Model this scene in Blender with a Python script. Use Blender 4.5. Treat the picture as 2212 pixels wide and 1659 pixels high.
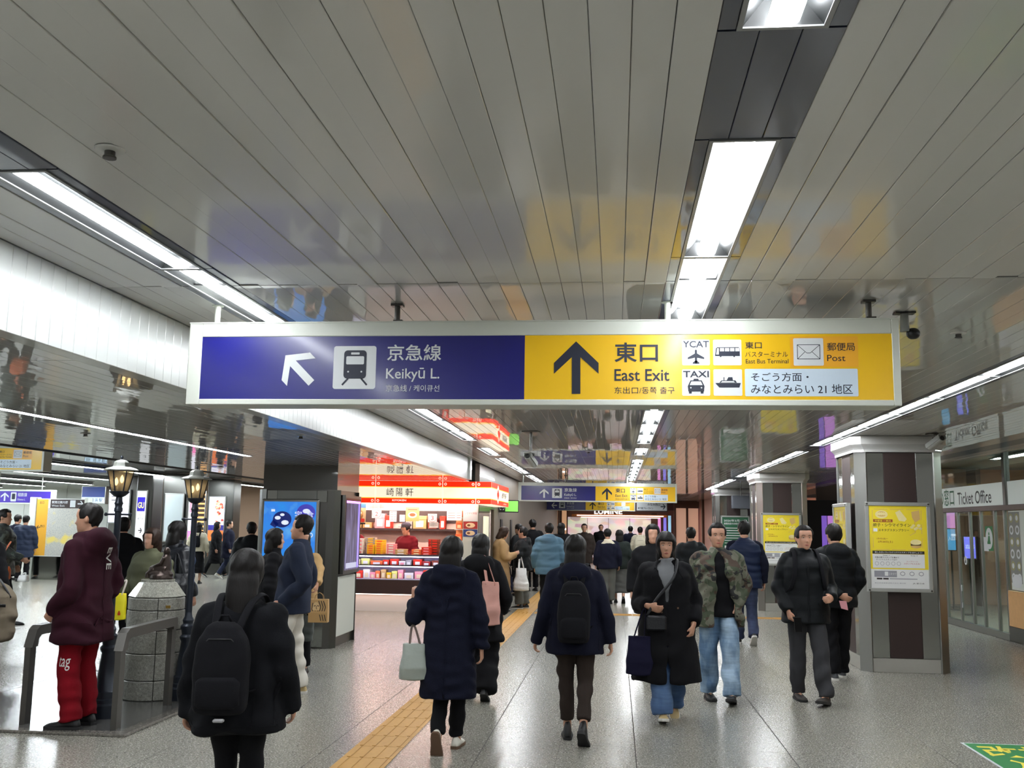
import bpy, bmesh, math, random
import numpy as np
from mathutils import Vector, Matrix

random.seed(7)
PI = math.pi
SC = bpy.context.scene
COL = SC.collection
for o in list(bpy.data.objects):
    bpy.data.objects.remove(o)

# ------------------------------------------------------------------ camera, world, exposure
cam_d = bpy.data.cameras.new('camera')
cam = bpy.data.objects.new('camera', cam_d)
COL.objects.link(cam)
SC.camera = cam
cam_d.sensor_fit = 'HORIZONTAL'
cam_d.sensor_width = 36.0
F_PX, VP = 2154.0, (1330.0, 1137.5)
cam_d.lens = 36.0 * F_PX / 2212.0
cam_d.clip_start = 0.05
cam_d.clip_end = 300
CAM_H = 1.6


def set_camera():
    y = Vector((VP[0] - 1106.0, -(VP[1] - 829.5), -F_PX)).normalized()
    up = Vector((0, 1, 0))
    z = (up - y * up.dot(y)).normalized()
    x = y.cross(z)
    r = Matrix((x, y, z))           # rows: world axes in camera space -> camera-to-world rotation
    m = r.to_4x4()
    m.translation = (0, 0, CAM_H)
    cam.matrix_world = m


set_camera()

world = bpy.data.worlds.new('world')
SC.world = world
world.use_nodes = True
world.node_tree.nodes['Background'].inputs[0].default_value = (0.72, 0.70, 0.66, 1)
world.node_tree.nodes['Background'].inputs[1].default_value = 0.36

SC.view_settings.view_transform = 'Standard'
SC.view_settings.look = 'None'
SC.view_settings.gamma = 1.0
SC.view_settings.use_curve_mapping = False
SC.view_settings.exposure = -0.26
SC.cycles.use_denoising = True
SC.cycles.max_bounces = 8
SC.cycles.diffuse_bounces = 4
SC.cycles.glossy_bounces = 4
SC.cycles.transmission_bounces = 6
SC.cycles.sample_clamp_indirect = 6.0
SC.cycles.caustics_reflective = False
SC.cycles.caustics_refractive = False
LAMP = 74.0          # emission strength of the fluorescent tubes

# ------------------------------------------------------------------ materials


def lin(c):
    out = []
    for v in c[:3]:
        v = v / 255.0
        out.append(v / 12.92 if v <= 0.04045 else ((v + 0.055) / 1.055) ** 2.4)
    return (out[0], out[1], out[2], 1.0)


MATS = {}


def new_mat(name):
    m = bpy.data.materials.new(name)
    m.use_nodes = True
    nt = m.node_tree
    b = nt.nodes['Principled BSDF']
    return m, nt, b


def mat(name, c, rough=0.5, metal=0.0, spec=0.5, coat=0.0, coat_rough=0.05, emit=0.0, emit_c=None,
        var=0.0, var_scale=8.0, bump=0.0, bump_scale=60.0, sheen=0.0):
    if name in MATS:
        return MATS[name]
    m, nt, b = new_mat(name)
    L = nt.links
    b.inputs['Base Color'].default_value = lin(c)
    b.inputs['Roughness'].default_value = rough
    b.inputs['Metallic'].default_value = metal
    b.inputs['Specular IOR Level'].default_value = spec
    b.inputs['Coat Weight'].default_value = coat
    b.inputs['Coat Roughness'].default_value = coat_rough
    b.inputs['Sheen Weight'].default_value = sheen
    if emit > 0:
        b.inputs['Emission Color'].default_value = lin(emit_c or c)
        b.inputs['Emission Strength'].default_value = emit
    tc = None
    if var > 0 or bump > 0:
        tc = nt.nodes.new('ShaderNodeTexCoord')
    if var > 0:
        n = nt.nodes.new('ShaderNodeTexNoise')
        n.inputs['Scale'].default_value = var_scale
        n.inputs['Detail'].default_value = 5
        L.new(tc.outputs['Object'], n.inputs['Vector'])
        mx = nt.nodes.new('ShaderNodeMix')
        mx.data_type = 'RGBA'
        lc = lin(c)
        mx.inputs[6].default_value = tuple(max(0, v * (1 - var)) for v in lc[:3]) + (1,)
        mx.inputs[7].default_value = tuple(min(1, v * (1 + var)) for v in lc[:3]) + (1,)
        L.new(n.outputs['Fac'], mx.inputs[0])
        L.new(mx.outputs[2], b.inputs['Base Color'])
    if bump > 0:
        n2 = nt.nodes.new('ShaderNodeTexNoise')
        n2.inputs['Scale'].default_value = bump_scale
        n2.inputs['Detail'].default_value = 4
        L.new(tc.outputs['Object'], n2.inputs['Vector'])
        bp = nt.nodes.new('ShaderNodeBump')
        bp.inputs['Strength'].default_value = bump
        bp.inputs['Distance'].default_value = 0.01
        L.new(n2.outputs['Fac'], bp.inputs['Height'])
        L.new(bp.outputs['Normal'], b.inputs['Normal'])
    MATS[name] = m
    return m


def emis(name, c, s):
    """a surface that gives off light: lamp, screen, backlit sign"""
    if name in MATS:
        return MATS[name]
    m, nt, b = new_mat(name)
    b.inputs['Base Color'].default_value = lin(c)
    b.inputs['Roughness'].default_value = 0.4
    b.inputs['Emission Color'].default_value = lin(c)
    b.inputs['Emission Strength'].default_value = s
    MATS[name] = m
    return m


def ramp(nt, fac, stops, interp='LINEAR'):
    r = nt.nodes.new('ShaderNodeValToRGB')
    r.color_ramp.interpolation = interp
    e = r.color_ramp.elements
    while len(e) < len(stops):
        e.new(0.5)
    for i, (p, c) in enumerate(stops):
        e[i].position = p
        e[i].color = c if len(c) == 4 else lin(c)
    nt.links.new(fac, r.inputs[0])
    return r.outputs['Color']


def noise(nt, vec, scale, detail=4, dist=0.0):
    n = nt.nodes.new('ShaderNodeTexNoise')
    n.inputs['Scale'].default_value = scale
    n.inputs['Detail'].default_value = detail
    n.inputs['Distortion'].default_value = dist
    nt.links.new(vec, n.inputs['Vector'])
    return n.outputs['Fac']


def mapping(nt, vec, scale=(1, 1, 1), loc=(0, 0, 0)):
    mp = nt.nodes.new('ShaderNodeMapping')
    mp.inputs['Scale'].default_value = scale
    mp.inputs['Location'].default_value = loc
    nt.links.new(vec, mp.inputs['Vector'])
    return mp.outputs['Vector']


def world_vec(nt):
    g = nt.nodes.new('ShaderNodeNewGeometry')
    return g.outputs['Position']


def obj_vec(nt):
    t = nt.nodes.new('ShaderNodeTexCoord')
    return t.outputs['Object']


def mixc(nt, fac, a, b, mode='MIX'):
    mx = nt.nodes.new('ShaderNodeMix')
    mx.data_type = 'RGBA'
    mx.blend_type = mode
    if hasattr(fac, 'links'):
        nt.links.new(fac, mx.inputs[0])
    else:
        mx.inputs[0].default_value = fac
    for s, v in ((6, a), (7, b)):
        if hasattr(v, 'links'):
            nt.links.new(v, mx.inputs[s])
        else:
            mx.inputs[s].default_value = v if len(v) == 4 else lin(v)
    return mx.outputs[2]


def bump_in(nt, b, h, strength=0.3, dist=0.01):
    bp = nt.nodes.new('ShaderNodeBump')
    bp.inputs['Strength'].default_value = strength
    bp.inputs['Distance'].default_value = dist
    nt.links.new(h, bp.inputs['Height'])
    nt.links.new(bp.outputs['Normal'], b.inputs['Normal'])


def granite(name, base, dark, light, rough=0.22, scale=1.0, coat=0.0):
    if name in MATS:
        return MATS[name]
    m, nt, b = new_mat(name)
    p = world_vec(nt)
    n1 = noise(nt, p, 30 * scale, 3)
    n2 = noise(nt, p, 85 * scale, 2)
    n3 = noise(nt, p, 1.1, 3)
    c = ramp(nt, n1, [(0.36, dark), (0.46, base), (0.57, base), (0.66, light)])
    c2 = ramp(nt, n2, [(0.36, dark), (0.5, base), (0.64, light)])
    c = mixc(nt, 0.5, c, c2)
    t = ramp(nt, n3, [(0.2, (0.90, 0.90, 0.90, 1)), (0.8, (1, 1, 1, 1))])
    c = mixc(nt, 1.0, c, t, 'MULTIPLY')
    nt.links.new(c, b.inputs['Base Color'])
    rr = ramp(nt, n2, [(0.25, (rough * 0.85,) * 3 + (1,)), (0.75, (rough * 1.2,) * 3 + (1,))])
    nt.links.new(rr, b.inputs['Roughness'])
    b.inputs['Specular IOR Level'].default_value = 0.55
    bump_in(nt, b, n2, 0.02, 0.002)
    MATS[name] = m
    return m


def ceiling_mat(name, c, coat=0.9, rough=0.35, gloss=0.05):
    """pre-painted aluminium strip: satin colour under a clear gloss, very slightly wavy"""
    m, nt, b = new_mat(name)
    b.inputs['Base Color'].default_value = lin(c)
    b.inputs['Roughness'].default_value = rough
    b.inputs['Specular IOR Level'].default_value = 0.5
    b.inputs['Coat Weight'].default_value = coat
    b.inputs['Coat IOR'].default_value = 1.55
    b.inputs['Coat Roughness'].default_value = gloss
    p = mapping(nt, world_vec(nt), (5.0, 1.4, 1.0))
    n = noise(nt, p, 1.3, 2)
    bp = nt.nodes.new('ShaderNodeBump')
    bp.inputs['Strength'].default_value = 0.05
    bp.inputs['Distance'].default_value = 0.02
    nt.links.new(n, bp.inputs['Height'])
    nt.links.new(bp.outputs['Normal'], b.inputs['Coat Normal'])
    MATS[name] = m
    return m


def steel(name, c=(150, 150, 146), rough=0.28, aniso=0.4):
    m, nt, b = new_mat(name)
    b.inputs['Base Color'].default_value = lin(c)
    b.inputs['Metallic'].default_value = 1.0
    b.inputs['Roughness'].default_value = rough
    MATS[name] = m
    return m


# ------------------------------------------------------------------ mesh builder


class MB:
    def __init__(self):
        self.v, self.f, self.mi = [], [], []

    def add(self, verts, faces, mi=0):
        n = len(self.v)
        self.v.extend([tuple(map(float, p)) for p in verts])
        for f in faces:
            self.f.append(tuple(i + n for i in f))
            self.mi.append(mi)
        return self

    def box(self, x0, x1, y0, y1, z0, z1, mi=0, bev=0.0):
        if bev <= 0:
            v = [(x, y, z) for z in (z0, z1) for y in (y0, y1) for x in (x0, x1)]
            f = [(0, 2, 3, 1), (4, 5, 7, 6), (0, 1, 5, 4), (2, 6, 7, 3), (0, 4, 6, 2), (1, 3, 7, 5)]
            return self.add(v, f, mi)
        b = min(bev, (x1 - x0) / 2.01, (y1 - y0) / 2.01, (z1 - z0) / 2.01)
        rings = []
        for z, ins in ((z0, b), (z0 + b, 0), (z1 - b, 0), (z1, b)):
            X0, X1, Y0, Y1 = x0 + ins, x1 - ins, y0 + ins, y1 - ins
            c = b if ins == 0 else b * 0.6
            rings.append([(X0 + c, Y0, z), (X1 - c, Y0, z), (X1, Y0 + c, z), (X1, Y1 - c, z),
                          (X1 - c, Y1, z), (X0 + c, Y1, z), (X0, Y1 - c, z), (X0, Y0 + c, z)])
        return self.loft(rings, mi)

    def loft(self, rings, mi=0, cap=True, closed=True):
        n = len(rings[0])
        base = []
        for r in rings:
            base.extend(r)
        F = []
        for i in range(len(rings) - 1):
            for j in range(n if closed else n - 1):
                k = (j + 1) % n
                F.append((i * n + j, i * n + k, (i + 1) * n + k, (i + 1) * n + j))
        if cap:
            F.append(tuple(reversed(range(n))))
            F.append(tuple((len(rings) - 1) * n + j for j in range(n)))
        return self.add(base, F, mi)

    def tube(self, pts, rad, n=10, mi=0, cap=True, flat=None):
        pts = [Vector(p) for p in pts]
        if not hasattr(rad, '__len__'):
            rad = [rad] * len(pts)
        rings = []
        u = None
        for i, p in enumerate(pts):
            a = pts[max(i - 1, 0)]
            c = pts[min(i + 1, len(pts) - 1)]
            t = (c - a)
            t = t.normalized() if t.length > 1e-9 else Vector((0, 0, 1))
            if u is None:
                ref = Vector((1, 0, 0)) if abs(t.x) < 0.8 else Vector((0, 1, 0))
                if flat is not None:
                    ref = Vector(flat)
                u = (ref - t * ref.dot(t)).normalized()
            else:
                u = (u - t * u.dot(t)).normalized()
            w = t.cross(u)
            r = rad[i]
            ra, rb = (r if hasattr(r, '__len__') else (r, r))
            rings.append([p + u * (ra * math.cos(2 * PI * k / n)) + w * (rb * math.sin(2 * PI * k / n)) for k in range(n)])
        return self.loft(rings, mi, cap)

    def lathe(self, prof, c=(0, 0, 0), n=24, mi=0, rot=0.0):
        rings = [[(c[0] + r * math.cos(2 * PI * k / n + rot), c[1] + r * math.sin(2 * PI * k / n + rot), c[2] + z) for k in range(n)]
                 for r, z in prof]
        return self.loft(rings, mi)

    def ell(self, c, r, n=14, m=9, mi=0):
        rings = []
        for i in range(1, m):
            a = -PI / 2 + PI * i / m
            rings.append([(c[0] + r[0] * math.cos(a) * math.cos(2 * PI * k / n),
                           c[1] + r[1] * math.cos(a) * math.sin(2 * PI * k / n),
                           c[2] + r[2] * math.sin(a)) for k in range(n)])
        return self.loft(rings, mi)

    def prism(self, poly, o, u, v, d, mi=0):
        """polygon (2D) spanned by u, v at o, extruded along d"""
        o, u, v, d = map(Vector, (o, u, v, d))
        a = [o + u * p[0] + v * p[1] for p in poly]
        b = [p + d for p in a]
        return self.loft([b, a], mi) if u.cross(v).dot(d) < 0 else self.loft([a, b], mi)

    def obj(self, name, mats, parent=None, smooth=False, loc=None, rot=None, fix=True):
        me = bpy.data.meshes.new(name)
        me.from_pydata(self.v, [], self.f)
        if not isinstance(mats, (list, tuple)):
            mats = [mats]
        for m in mats:
            me.materials.append(m)
        if len(mats) > 1:
            me.polygons.foreach_set('material_index', self.mi)
        if fix:
            bm = bmesh.new()
            bm.from_mesh(me)
            bmesh.ops.recalc_face_normals(bm, faces=bm.faces)
            bm.to_mesh(me)
            bm.free()
        if smooth:
            me.polygons.foreach_set('use_smooth', [True] * len(me.polygons))
        me.update()
        return link(name, me, parent, loc, rot, auto=smooth == 'auto')


def link(name, me, parent=None, loc=None, rot=None, auto=False):
    o = bpy.data.objects.new(name, me)
    COL.objects.link(o)
    if parent is not None:
        o.parent = parent
    if loc is not None:
        o.location = loc
    if rot is not None:
        o.rotation_euler = rot
    if auto:
        md = o.modifiers.new('edges', 'EDGE_SPLIT')
        md.split_angle = math.radians(38)
    return o


def tag(o, label, cat, group=None, kind=None):
    o['label'] = label
    o['category'] = cat
    if group:
        o['group'] = group
    if kind:
        o['kind'] = kind
    return o


def thing(name, label, cat, loc=(0, 0, 0), rz=0.0, group=None):
    o = bpy.data.objects.new(name, None)
    o.empty_display_size = 0.1
    COL.objects.link(o)
    o.location = loc
    o.rotation_euler = (0, 0, rz)
    return tag(o, label, cat, group)


def struct(name, label=None):
    o = bpy.data.objects.new(name, None)
    COL.objects.link(o)
    o['kind'] = 'structure'
    if label:
        o['label'] = label
    return o


def dup(src, parent, loc, rot=None, name=None):
    c = src.copy()
    if name:
        c.name = name
    COL.objects.link(c)
    c.parent = parent
    c.location = loc
    if rot is not None:
        c.rotation_euler = rot
    return c


def copy_thing(root, loc, label, rz=None, group=None):
    r = root.copy()
    COL.objects.link(r)
    r.location = loc
    if rz is not None:
        r.rotation_euler = (0, 0, rz)
    r['label'] = label
    if group:
        r['group'] = group
    for ch in list(root.children):
        c = ch.copy()
        COL.objects.link(c)
        c.parent = r
        for g in ch.children:
            d = g.copy()
            COL.objects.link(d)
            d.parent = c
    return r


# ------------------------------------------------------------------ lettering
TXT_CACHE = {}


def text_mesh(s, bold):
    key = (s, bold)
    if key in TXT_CACHE:
        return TXT_CACHE[key]
    cu = bpy.data.curves.new('lettering', 'FONT')
    cu.body = s
    cu.offset = bold
    cu.resolution_u = 3
    o = bpy.data.objects.new('lettering', cu)
    COL.objects.link(o)
    dg = bpy.context.evaluated_depsgraph_get()
    me = bpy.data.meshes.new_from_object(o.evaluated_get(dg))
    bpy.data.objects.remove(o)
    bpy.data.curves.remove(cu)
    n = len(me.vertices)
    v = np.empty(n * 3)
    me.vertices.foreach_get('co', v)
    v = v.reshape(-1, 3)
    f = [tuple(p.vertices) for p in me.polygons]
    bpy.data.meshes.remove(me)
    TXT_CACHE[key] = (v, f)
    return v, f


def text_into(mb, s, o, u, v, box, bold=0.0, mi=0, n=None, lift=0.0012):
    """letters scaled to fill box=(x0,y0,x1,y1) on the plane at o spanned by u (right) and v (up)"""
    V, F = text_mesh(s, bold)
    if len(V) == 0:
        return
    a, b = V[:, :2].min(0), V[:, :2].max(0)
    x = box[0] + (V[:, 0] - a[0]) / max(1e-6, b[0] - a[0]) * (box[2] - box[0])
    y = box[1] + (V[:, 1] - a[1]) / max(1e-6, b[1] - a[1]) * (box[3] - box[1])
    o, u, v = np.array(o, float), np.array(u, float), np.array(v, float)
    nn = np.cross(u, v)
    nn /= np.linalg.norm(nn)
    P = o + np.outer(x, u) + np.outer(y, v) + nn * lift
    mb.add(P, F, mi)


class Face:
    """a flat print on a plane: every shape is given in millimetre-like face units mapped to the plane"""

    def __init__(self, o, u, v):
        self.o, self.u, self.v = Vector(o), Vector(u), Vector(v)
        self.n = self.u.cross(self.v).normalized()
        self.layers = {}

    def mb(self, m):
        return self.layers.setdefault(m, MB())

    def P(self, x, y, lift):
        return self.o + self.u * x + self.v * y + self.n * lift

    def poly(self, pts, m, lift=0.001):
        V = [self.P(x, y, lift) for x, y in pts]
        self.mb(m).add(V, [tuple(range(len(V)))])

    def rect(self, x0, y0, x1, y1, m, lift=0.001, r=0.0):
        if r <= 0:
            return self.poly([(x0, y0), (x1, y0), (x1, y1), (x0, y1)], m, lift)
        pts = []
        for cx, cy, a0 in ((x1 - r, y0 + r, -90), (x1 - r, y1 - r, 0), (x0 + r, y1 - r, 90), (x0 + r, y0 + r, 180)):
            for k in range(5):
                a = math.radians(a0 + k * 22.5)
                pts.append((cx + r * math.cos(a), cy + r * math.sin(a)))
        self.poly(pts, m, lift)

    def disc(self, x, y, rx, m, lift=0.002, ry=None, n=20):
        ry = ry or rx
        self.poly([(x + rx * math.cos(2 * PI * k / n), y + ry * math.sin(2 * PI * k / n)) for k in range(n)], m, lift)

    def line(self, pts, w, m, lift=0.002):
        for (a, b), (c, d) in zip(pts[:-1], pts[1:]):
            L = math.hypot(c - a, d - b) or 1
            nx, ny = -(d - b) / L * w / 2, (c - a) / L * w / 2
            self.poly([(a + nx, b + ny), (c + nx, d + ny), (c - nx, d - ny), (a - nx, b - ny)], m, lift)

    def text(self, s, x0, y0, x1, y1, m, bold=0.0, lift=0.002):
        text_into(self.mb(m), s, self.o, self.u, self.v, (x0, y0, x1, y1), bold, 0, None, lift)

    def build(self, name, parent):
        out = MB()
        mats = []
        for m, mb in self.layers.items():
            out.add(mb.v, mb.f, len(mats))
            mats.append(m)
        return out.obj(name, mats, parent, fix=False)
# ------------------------------------------------------------------ shared materials
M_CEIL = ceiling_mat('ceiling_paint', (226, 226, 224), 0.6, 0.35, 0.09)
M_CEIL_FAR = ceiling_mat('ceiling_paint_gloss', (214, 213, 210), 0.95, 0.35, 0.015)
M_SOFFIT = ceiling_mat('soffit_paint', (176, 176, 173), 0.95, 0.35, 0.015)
M_DARK = ceiling_mat('ceiling_dark_paint', (52, 58, 78), 0.6, 0.4)
M_BEAM = ceiling_mat('beam_paint', (196, 200, 197), 0.5, 0.3)
M_VOID = mat('ceiling_void', (48, 48, 48), 0.9)
M_TUBE = emis('lamp_tube', (246, 250, 254), LAMP)
M_TUBE_HOT = emis('lamp_tube_hall', (240, 250, 255), LAMP * 3.0)
M_REFL = mat('lamp_reflector', (24, 26, 26), 0.4, 0.0)
M_RIM = mat('lamp_rim', (150, 152, 152), 0.35, 0.3)
M_FLOOR = granite('floor_granite', (134, 132, 122), (96, 94, 87), (184, 181, 170), 0.25)
M_JOINT = mat('floor_joint', (44, 41, 37), 0.8)
M_YELLOW_TILE = mat('tactile_yellow', (178, 134, 60), 0.55, var=0.12, var_scale=30)
M_STEEL = steel('brushed_steel', (158, 158, 154), 0.34)
M_STEEL_DK = steel('dark_steel', (96, 95, 92), 0.3)
M_MIRROR = steel('polished_steel', (176, 180, 176), 0.09)
M_BROWN = mat('brown_panel', (52, 38, 36), 0.45, var=0.1, var_scale=40)
M_GREY_P = mat('grey_panel', (138, 140, 136), 0.35)
M_BLACK = mat('black', (14, 14, 15), 0.45)
M_WHITE = mat('white_paint', (222, 224, 220), 0.45)
M_OFFWHITE = mat('off_white_paint', (200, 203, 194), 0.4)
M_ALU = mat('aluminium_frame', (186, 188, 184), 0.35, 0.7)
M_INK = mat('ink_black', (24, 26, 30), 0.5)
M_PRINT_W = mat('print_white', (206, 210, 214), 0.45)
M_TAUPE = mat('taupe_wall', (112, 100, 86), 0.5, var=0.06)

# ------------------------------------------------------------------ floor
PW = 0.55                                     # tile width, with a wider joint on every second line
TL = 0.575
X_LINE = 0.14
Y_LINE = 7.10
floor = struct('floor')
b = MB()
b.box(-34, 12, -6, 52, -0.25, -0.004)
b.obj('joint_bed', M_JOINT, floor)
t = MB()
t.box(0.0018, PW - 0.0018, 0.0016, TL - 0.0016, -0.0035, 0.0, bev=0.0012)
tile0 = t.obj('tile', M_FLOOR, floor)
bpy.data.objects.remove(tile0)
TILE_ME = [m for m in bpy.data.meshes if m.name.startswith('tile')][0]
far = MB()
n_t = 0
for j in range(-24, 80):
    y = Y_LINE + j * TL
    for i in range(-64, 24):
        x = X_LINE + i * PW
        ym = y + TL / 2
        if i % 2 == 0:
            x += 0.0022
        near = 6.2 < ym < 13.2 and -0.50 * ym - 0.8 < x + PW / 2 < 0.43 * ym + 0.6
        if near and n_t < 298:
            o = link('tile', TILE_ME, floor)
            o.location = (x, y, random.uniform(-0.0004, 0.0004))
            o.rotation_euler = (random.gauss(0, 0.0005), random.gauss(0, 0.0005), 0)
            n_t += 1
        elif -6 < ym < 51:
            X0, X1, Y0, Y1 = x + 0.0015, x + PW - 0.0015, y + 0.0015, y + TL - 0.0015
            far.add([(X0, Y0, 0), (X1, Y0, 0), (X1, Y1, 0), (X0, Y1, 0)], [(0, 1, 2, 3)])
o = far.obj('paving', M_FLOOR, floor, fix=False)
o['kind'] = 'stuff'

# tactile guide path: one strip along the hall, one across
t = MB()
t.box(0.003, 0.357, 0.003, 0.357, 0.0006, 0.003)
for k in range(4):
    x = 0.045 + k * 0.09
    t.box(x - 0.014, x + 0.014, 0.012, 0.348, 0.003, 0.0075, bev=0.004)
bar_tile = t.obj('guide_tile', M_YELLOW_TILE)
GUIDE_ME = bar_tile.data
bpy.data.objects.remove(bar_tile)
t = MB()
t.box(0.003, 0.357, 0.003, 0.357, 0.0006, 0.003)
for i in range(5):
    for k in range(5):
        x, y = 0.036 + i * 0.072, 0.036 + k * 0.072
        t.lathe([(0.014, 0.003), (0.009, 0.0075)], (x, y, 0), 6)
dot_tile = t.obj('warning_tile', M_YELLOW_TILE)
DOT_ME = dot_tile.data
bpy.data.objects.remove(dot_tile)
gp = thing('guide_path', 'yellow ribbed tactile guide path running up the middle of the floor', 'paving')
for k in range(70):
    y = 5.2 + k * 0.36
    if y > 29:
        break
    if 18.55 < y + 0.1 < 18.95:
        link('warning_tile', DOT_ME, gp, (-1.876, y, 0))
    else:
        link('guide_tile', GUIDE_ME, gp, (-1.876, y, 0))
gp2 = thing('guide_path', 'thin yellow tactile strip crossing the hall beyond the walkers', 'paving')
for k in range(16):
    o = link('guide_tile', GUIDE_ME, gp2, (-1.50 + k * 0.36, 18.98, 0))
    o.rotation_euler = (0, 0, -PI / 2)

# green floor sticker in the near right corner
st = thing('floor_sticker', 'green floor sticker with yellow lettering in the near right corner', 'sticker', (2.62, 7.0, 0.002))
M_GREEN = mat('sticker_green', (30, 122, 62), 0.5, var=0.1)
M_LEMON = mat('sticker_yellow', (232, 214, 70), 0.5)
s = MB()
s.box(0, 1.1, 0.0, 1.25, 0, 0.0008)
s.obj('sheet', M_PRINT_W, st)
fc = Face((0, 0, 0.001), (1, 0, 0), (0, 1, 0))
fc.rect(0.02, 0.02, 1.08, 1.23, M_GREEN, 0.0004)
fc.text('改札', 0.07, 0.78, 0.62, 1.16, M_LEMON, 0.02, 0.0008)
fc.text('入口', 0.07, 0.32, 0.62, 0.70, M_LEMON, 0.02, 0.0008)
fc.rect(0.72, 0.84, 1.0, 1.12, M_PRINT_W, 0.0008, 0.04)
fc.disc(0.86, 0.98, 0.10, M_GREEN, 0.0011)
fc.build('print', st)

# ------------------------------------------------------------------ ceiling over the hall
CZ = 2.70
PITCH = 0.0948
BAND0 = 0.225                                 # left edge of the middle dark strip
PERIOD = 24 * PITCH                           # 21 light strips + 3 dark ones
CX0, CX1 = -2.43, 5.30
JOINTS = [-5.0, 4.44, 8.90, 16.10, 26.2, 46.0]
ORD = ['first', 'second', 'third', 'fourth', 'fifth', 'sixth', 'seventh', 'eighth', 'ninth', 'tenth', 'eleventh', 'twelfth',
       'thirteenth', 'fourteenth', 'fifteenth', 'sixteenth', 'seventeenth', 'eighteenth', 'nineteenth', 'twentieth', 'twenty-first', 'twenty-second',
       'twenty-third', 'twenty-fourth', 'twenty-fifth', 'twenty-sixth', 'twenty-seventh', 'twenty-eighth', 'twenty-ninth', 'thirtieth']


def runs(a, b, L=1.262):
    n = max(1, round((b - a) / L))
    L = (b - a) / n
    return [(a + i * L, a + (i + 1) * L) for i in range(n)]


FIX = {
    'middle': (BAND0 + 1.5 * PITCH, [(-4.2, -2.95), (-1.8, -0.55), (0.86, 2.13)] + runs(2.77, 5.30) + runs(5.95, 7.21) + runs(8.32, 13.35)
               + [(14.14, 15.5)] + runs(16.6, 24.3) + runs(25.2, 30.3) + runs(31.5, 42.8)),  # last run added beyond the measured lamps to brighten the third sign
    'left': (BAND0 + 1.5 * PITCH - PERIOD, [(-4.2, -2.95), (-1.8, -0.55), (0.9, 2.2)] + runs(2.88, 5.36) + runs(5.95, 7.2) + runs(8.2, 13.0)
             + [(14.27, 15.82)] + runs(16.5, 21.3) + runs(22.1, 25.5)),
    'right': (BAND0 + 1.5 * PITCH + PERIOD, [(-4.2, -2.95), (-1.8, -0.55), (0.9, 2.2)] + runs(3.2, 5.7) + runs(6.1, 13.54) + runs(14.53, 17.1)
              + runs(17.2, 21.9) + runs(23.2, 29.5)),
}
ceiling = struct('ceiling')


def panel_mesh(w, L, t=0.012):
    m = MB()
    g = 0.0008
    e = 0.0016
    prof = [(g, t), (g, e), (g + e, 0.0), (w - g - e, 0.0), (w - g, e), (w - g, t)]
    y0, y1 = 0.004, L - 0.004
    m.loft([[(x, y0, z) for x, z in prof], [(x, y1, z) for x, z in prof]])
    return m


def open_spans(xa, xb, y0, y1):
    """y spans of a strip between xa and xb left free by the lamps"""
    cuts = []
    for xc, rr in FIX.values():
        if xb > xc - 0.098 and xa < xc + 0.098:
            for a, c in rr:
                if c > y0 and a < y1:
                    cuts.append((max(a - 0.001, y0), min(c + 0.001, y1)))
    cuts.sort()
    out, y = [], y0
    for a, c in cuts:
        if a > y + 0.02:
            out.append((y, a))
        y = max(y, c)
    if y1 > y + 0.02:
        out.append((y, y1))
    return out


def FIX_AT(x):
    return [rr for c, rr in FIX.values() if abs(c - x) < 0.01][0]


pm = {}
back = MB()
back.box(CX0, CX1, -5, 46, CZ + 0.09, CZ + 0.16)
back.obj('void', M_VOID, ceiling)
far_light, far_dark = MB(), MB()
k0 = int(math.floor((CX0 - BAND0) / PITCH))
k1 = int(math.ceil((CX1 - BAND0) / PITCH))
for si in range(len(JOINTS) - 1):
    y0, y1 = JOINTS[si], JOINTS[si + 1]
    for k in range(k0, k1):
        x = BAND0 + k * PITCH
        dark = (k % 24) < 3
        if x < CX0 - 0.05:
            continue
        if not dark:
            if si <= 2:
                key = (si,)
                if key not in pm:
                    o = panel_mesh(PITCH, y1 - y0).obj('panel', M_CEIL if si == 0 else M_CEIL_FAR)
                    pm[key] = o.data
                    bpy.data.objects.remove(o)
                o = link('panel', pm[key], ceiling, (x, y0, CZ), (random.gauss(0, 0.0003), random.gauss(0, 0.0005 if si == 0 else 0.003), 0))
            else:
                q = panel_mesh(PITCH, y1 - y0)
                far_light.add([(a + x, c + y0, z + CZ) for a, c, z in q.v], q.f)
        else:
            xc = [c for c, _ in FIX.values() if abs(c - (x + PITCH / 2)) < 0.2]
            side = k % 24
            # full strips where no lamp is let in, thin side strips next to a lamp
            for a, c in (open_spans(x + 0.01, x + PITCH - 0.01, y0, y1) if xc else [(y0, y1)]):
                q = panel_mesh(PITCH, c - a)
                if si <= 1:
                    o = q.obj('dark_panel', M_DARK, ceiling, loc=(x, a, CZ))
                else:
                    far_dark.add([(p[0] + x, p[1] + a, p[2] + CZ) for p in q.v], q.f)
            if xc and side != 1:
                c0 = xc[0]
                xa, xb = (x, c0 - 0.1) if side == 0 else (c0 + 0.1, x + PITCH)
                for a, c in FIX_AT(xc[0]):
                    a, c = max(a, y0), min(c, y1)
                    if c - a > 0.01:
                        q = panel_mesh(xb - xa, c - a)
                        far_dark.add([(p[0] + xa, p[1] + a, p[2] + CZ) for p in q.v], q.f)
o = far_light.obj('panelling', M_CEIL_FAR, ceiling)
o['kind'] = 'stuff'
o = far_dark.obj('dark_panelling', M_DARK, ceiling)
o['kind'] = 'stuff'
jm = MB()
for y in JOINTS[1:-1]:
    jm.box(CX0, CX1, y - 0.006, y + 0.006, CZ + 0.005, CZ + 0.011)
jm.obj('cross_joint', M_BLACK, ceiling)


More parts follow.
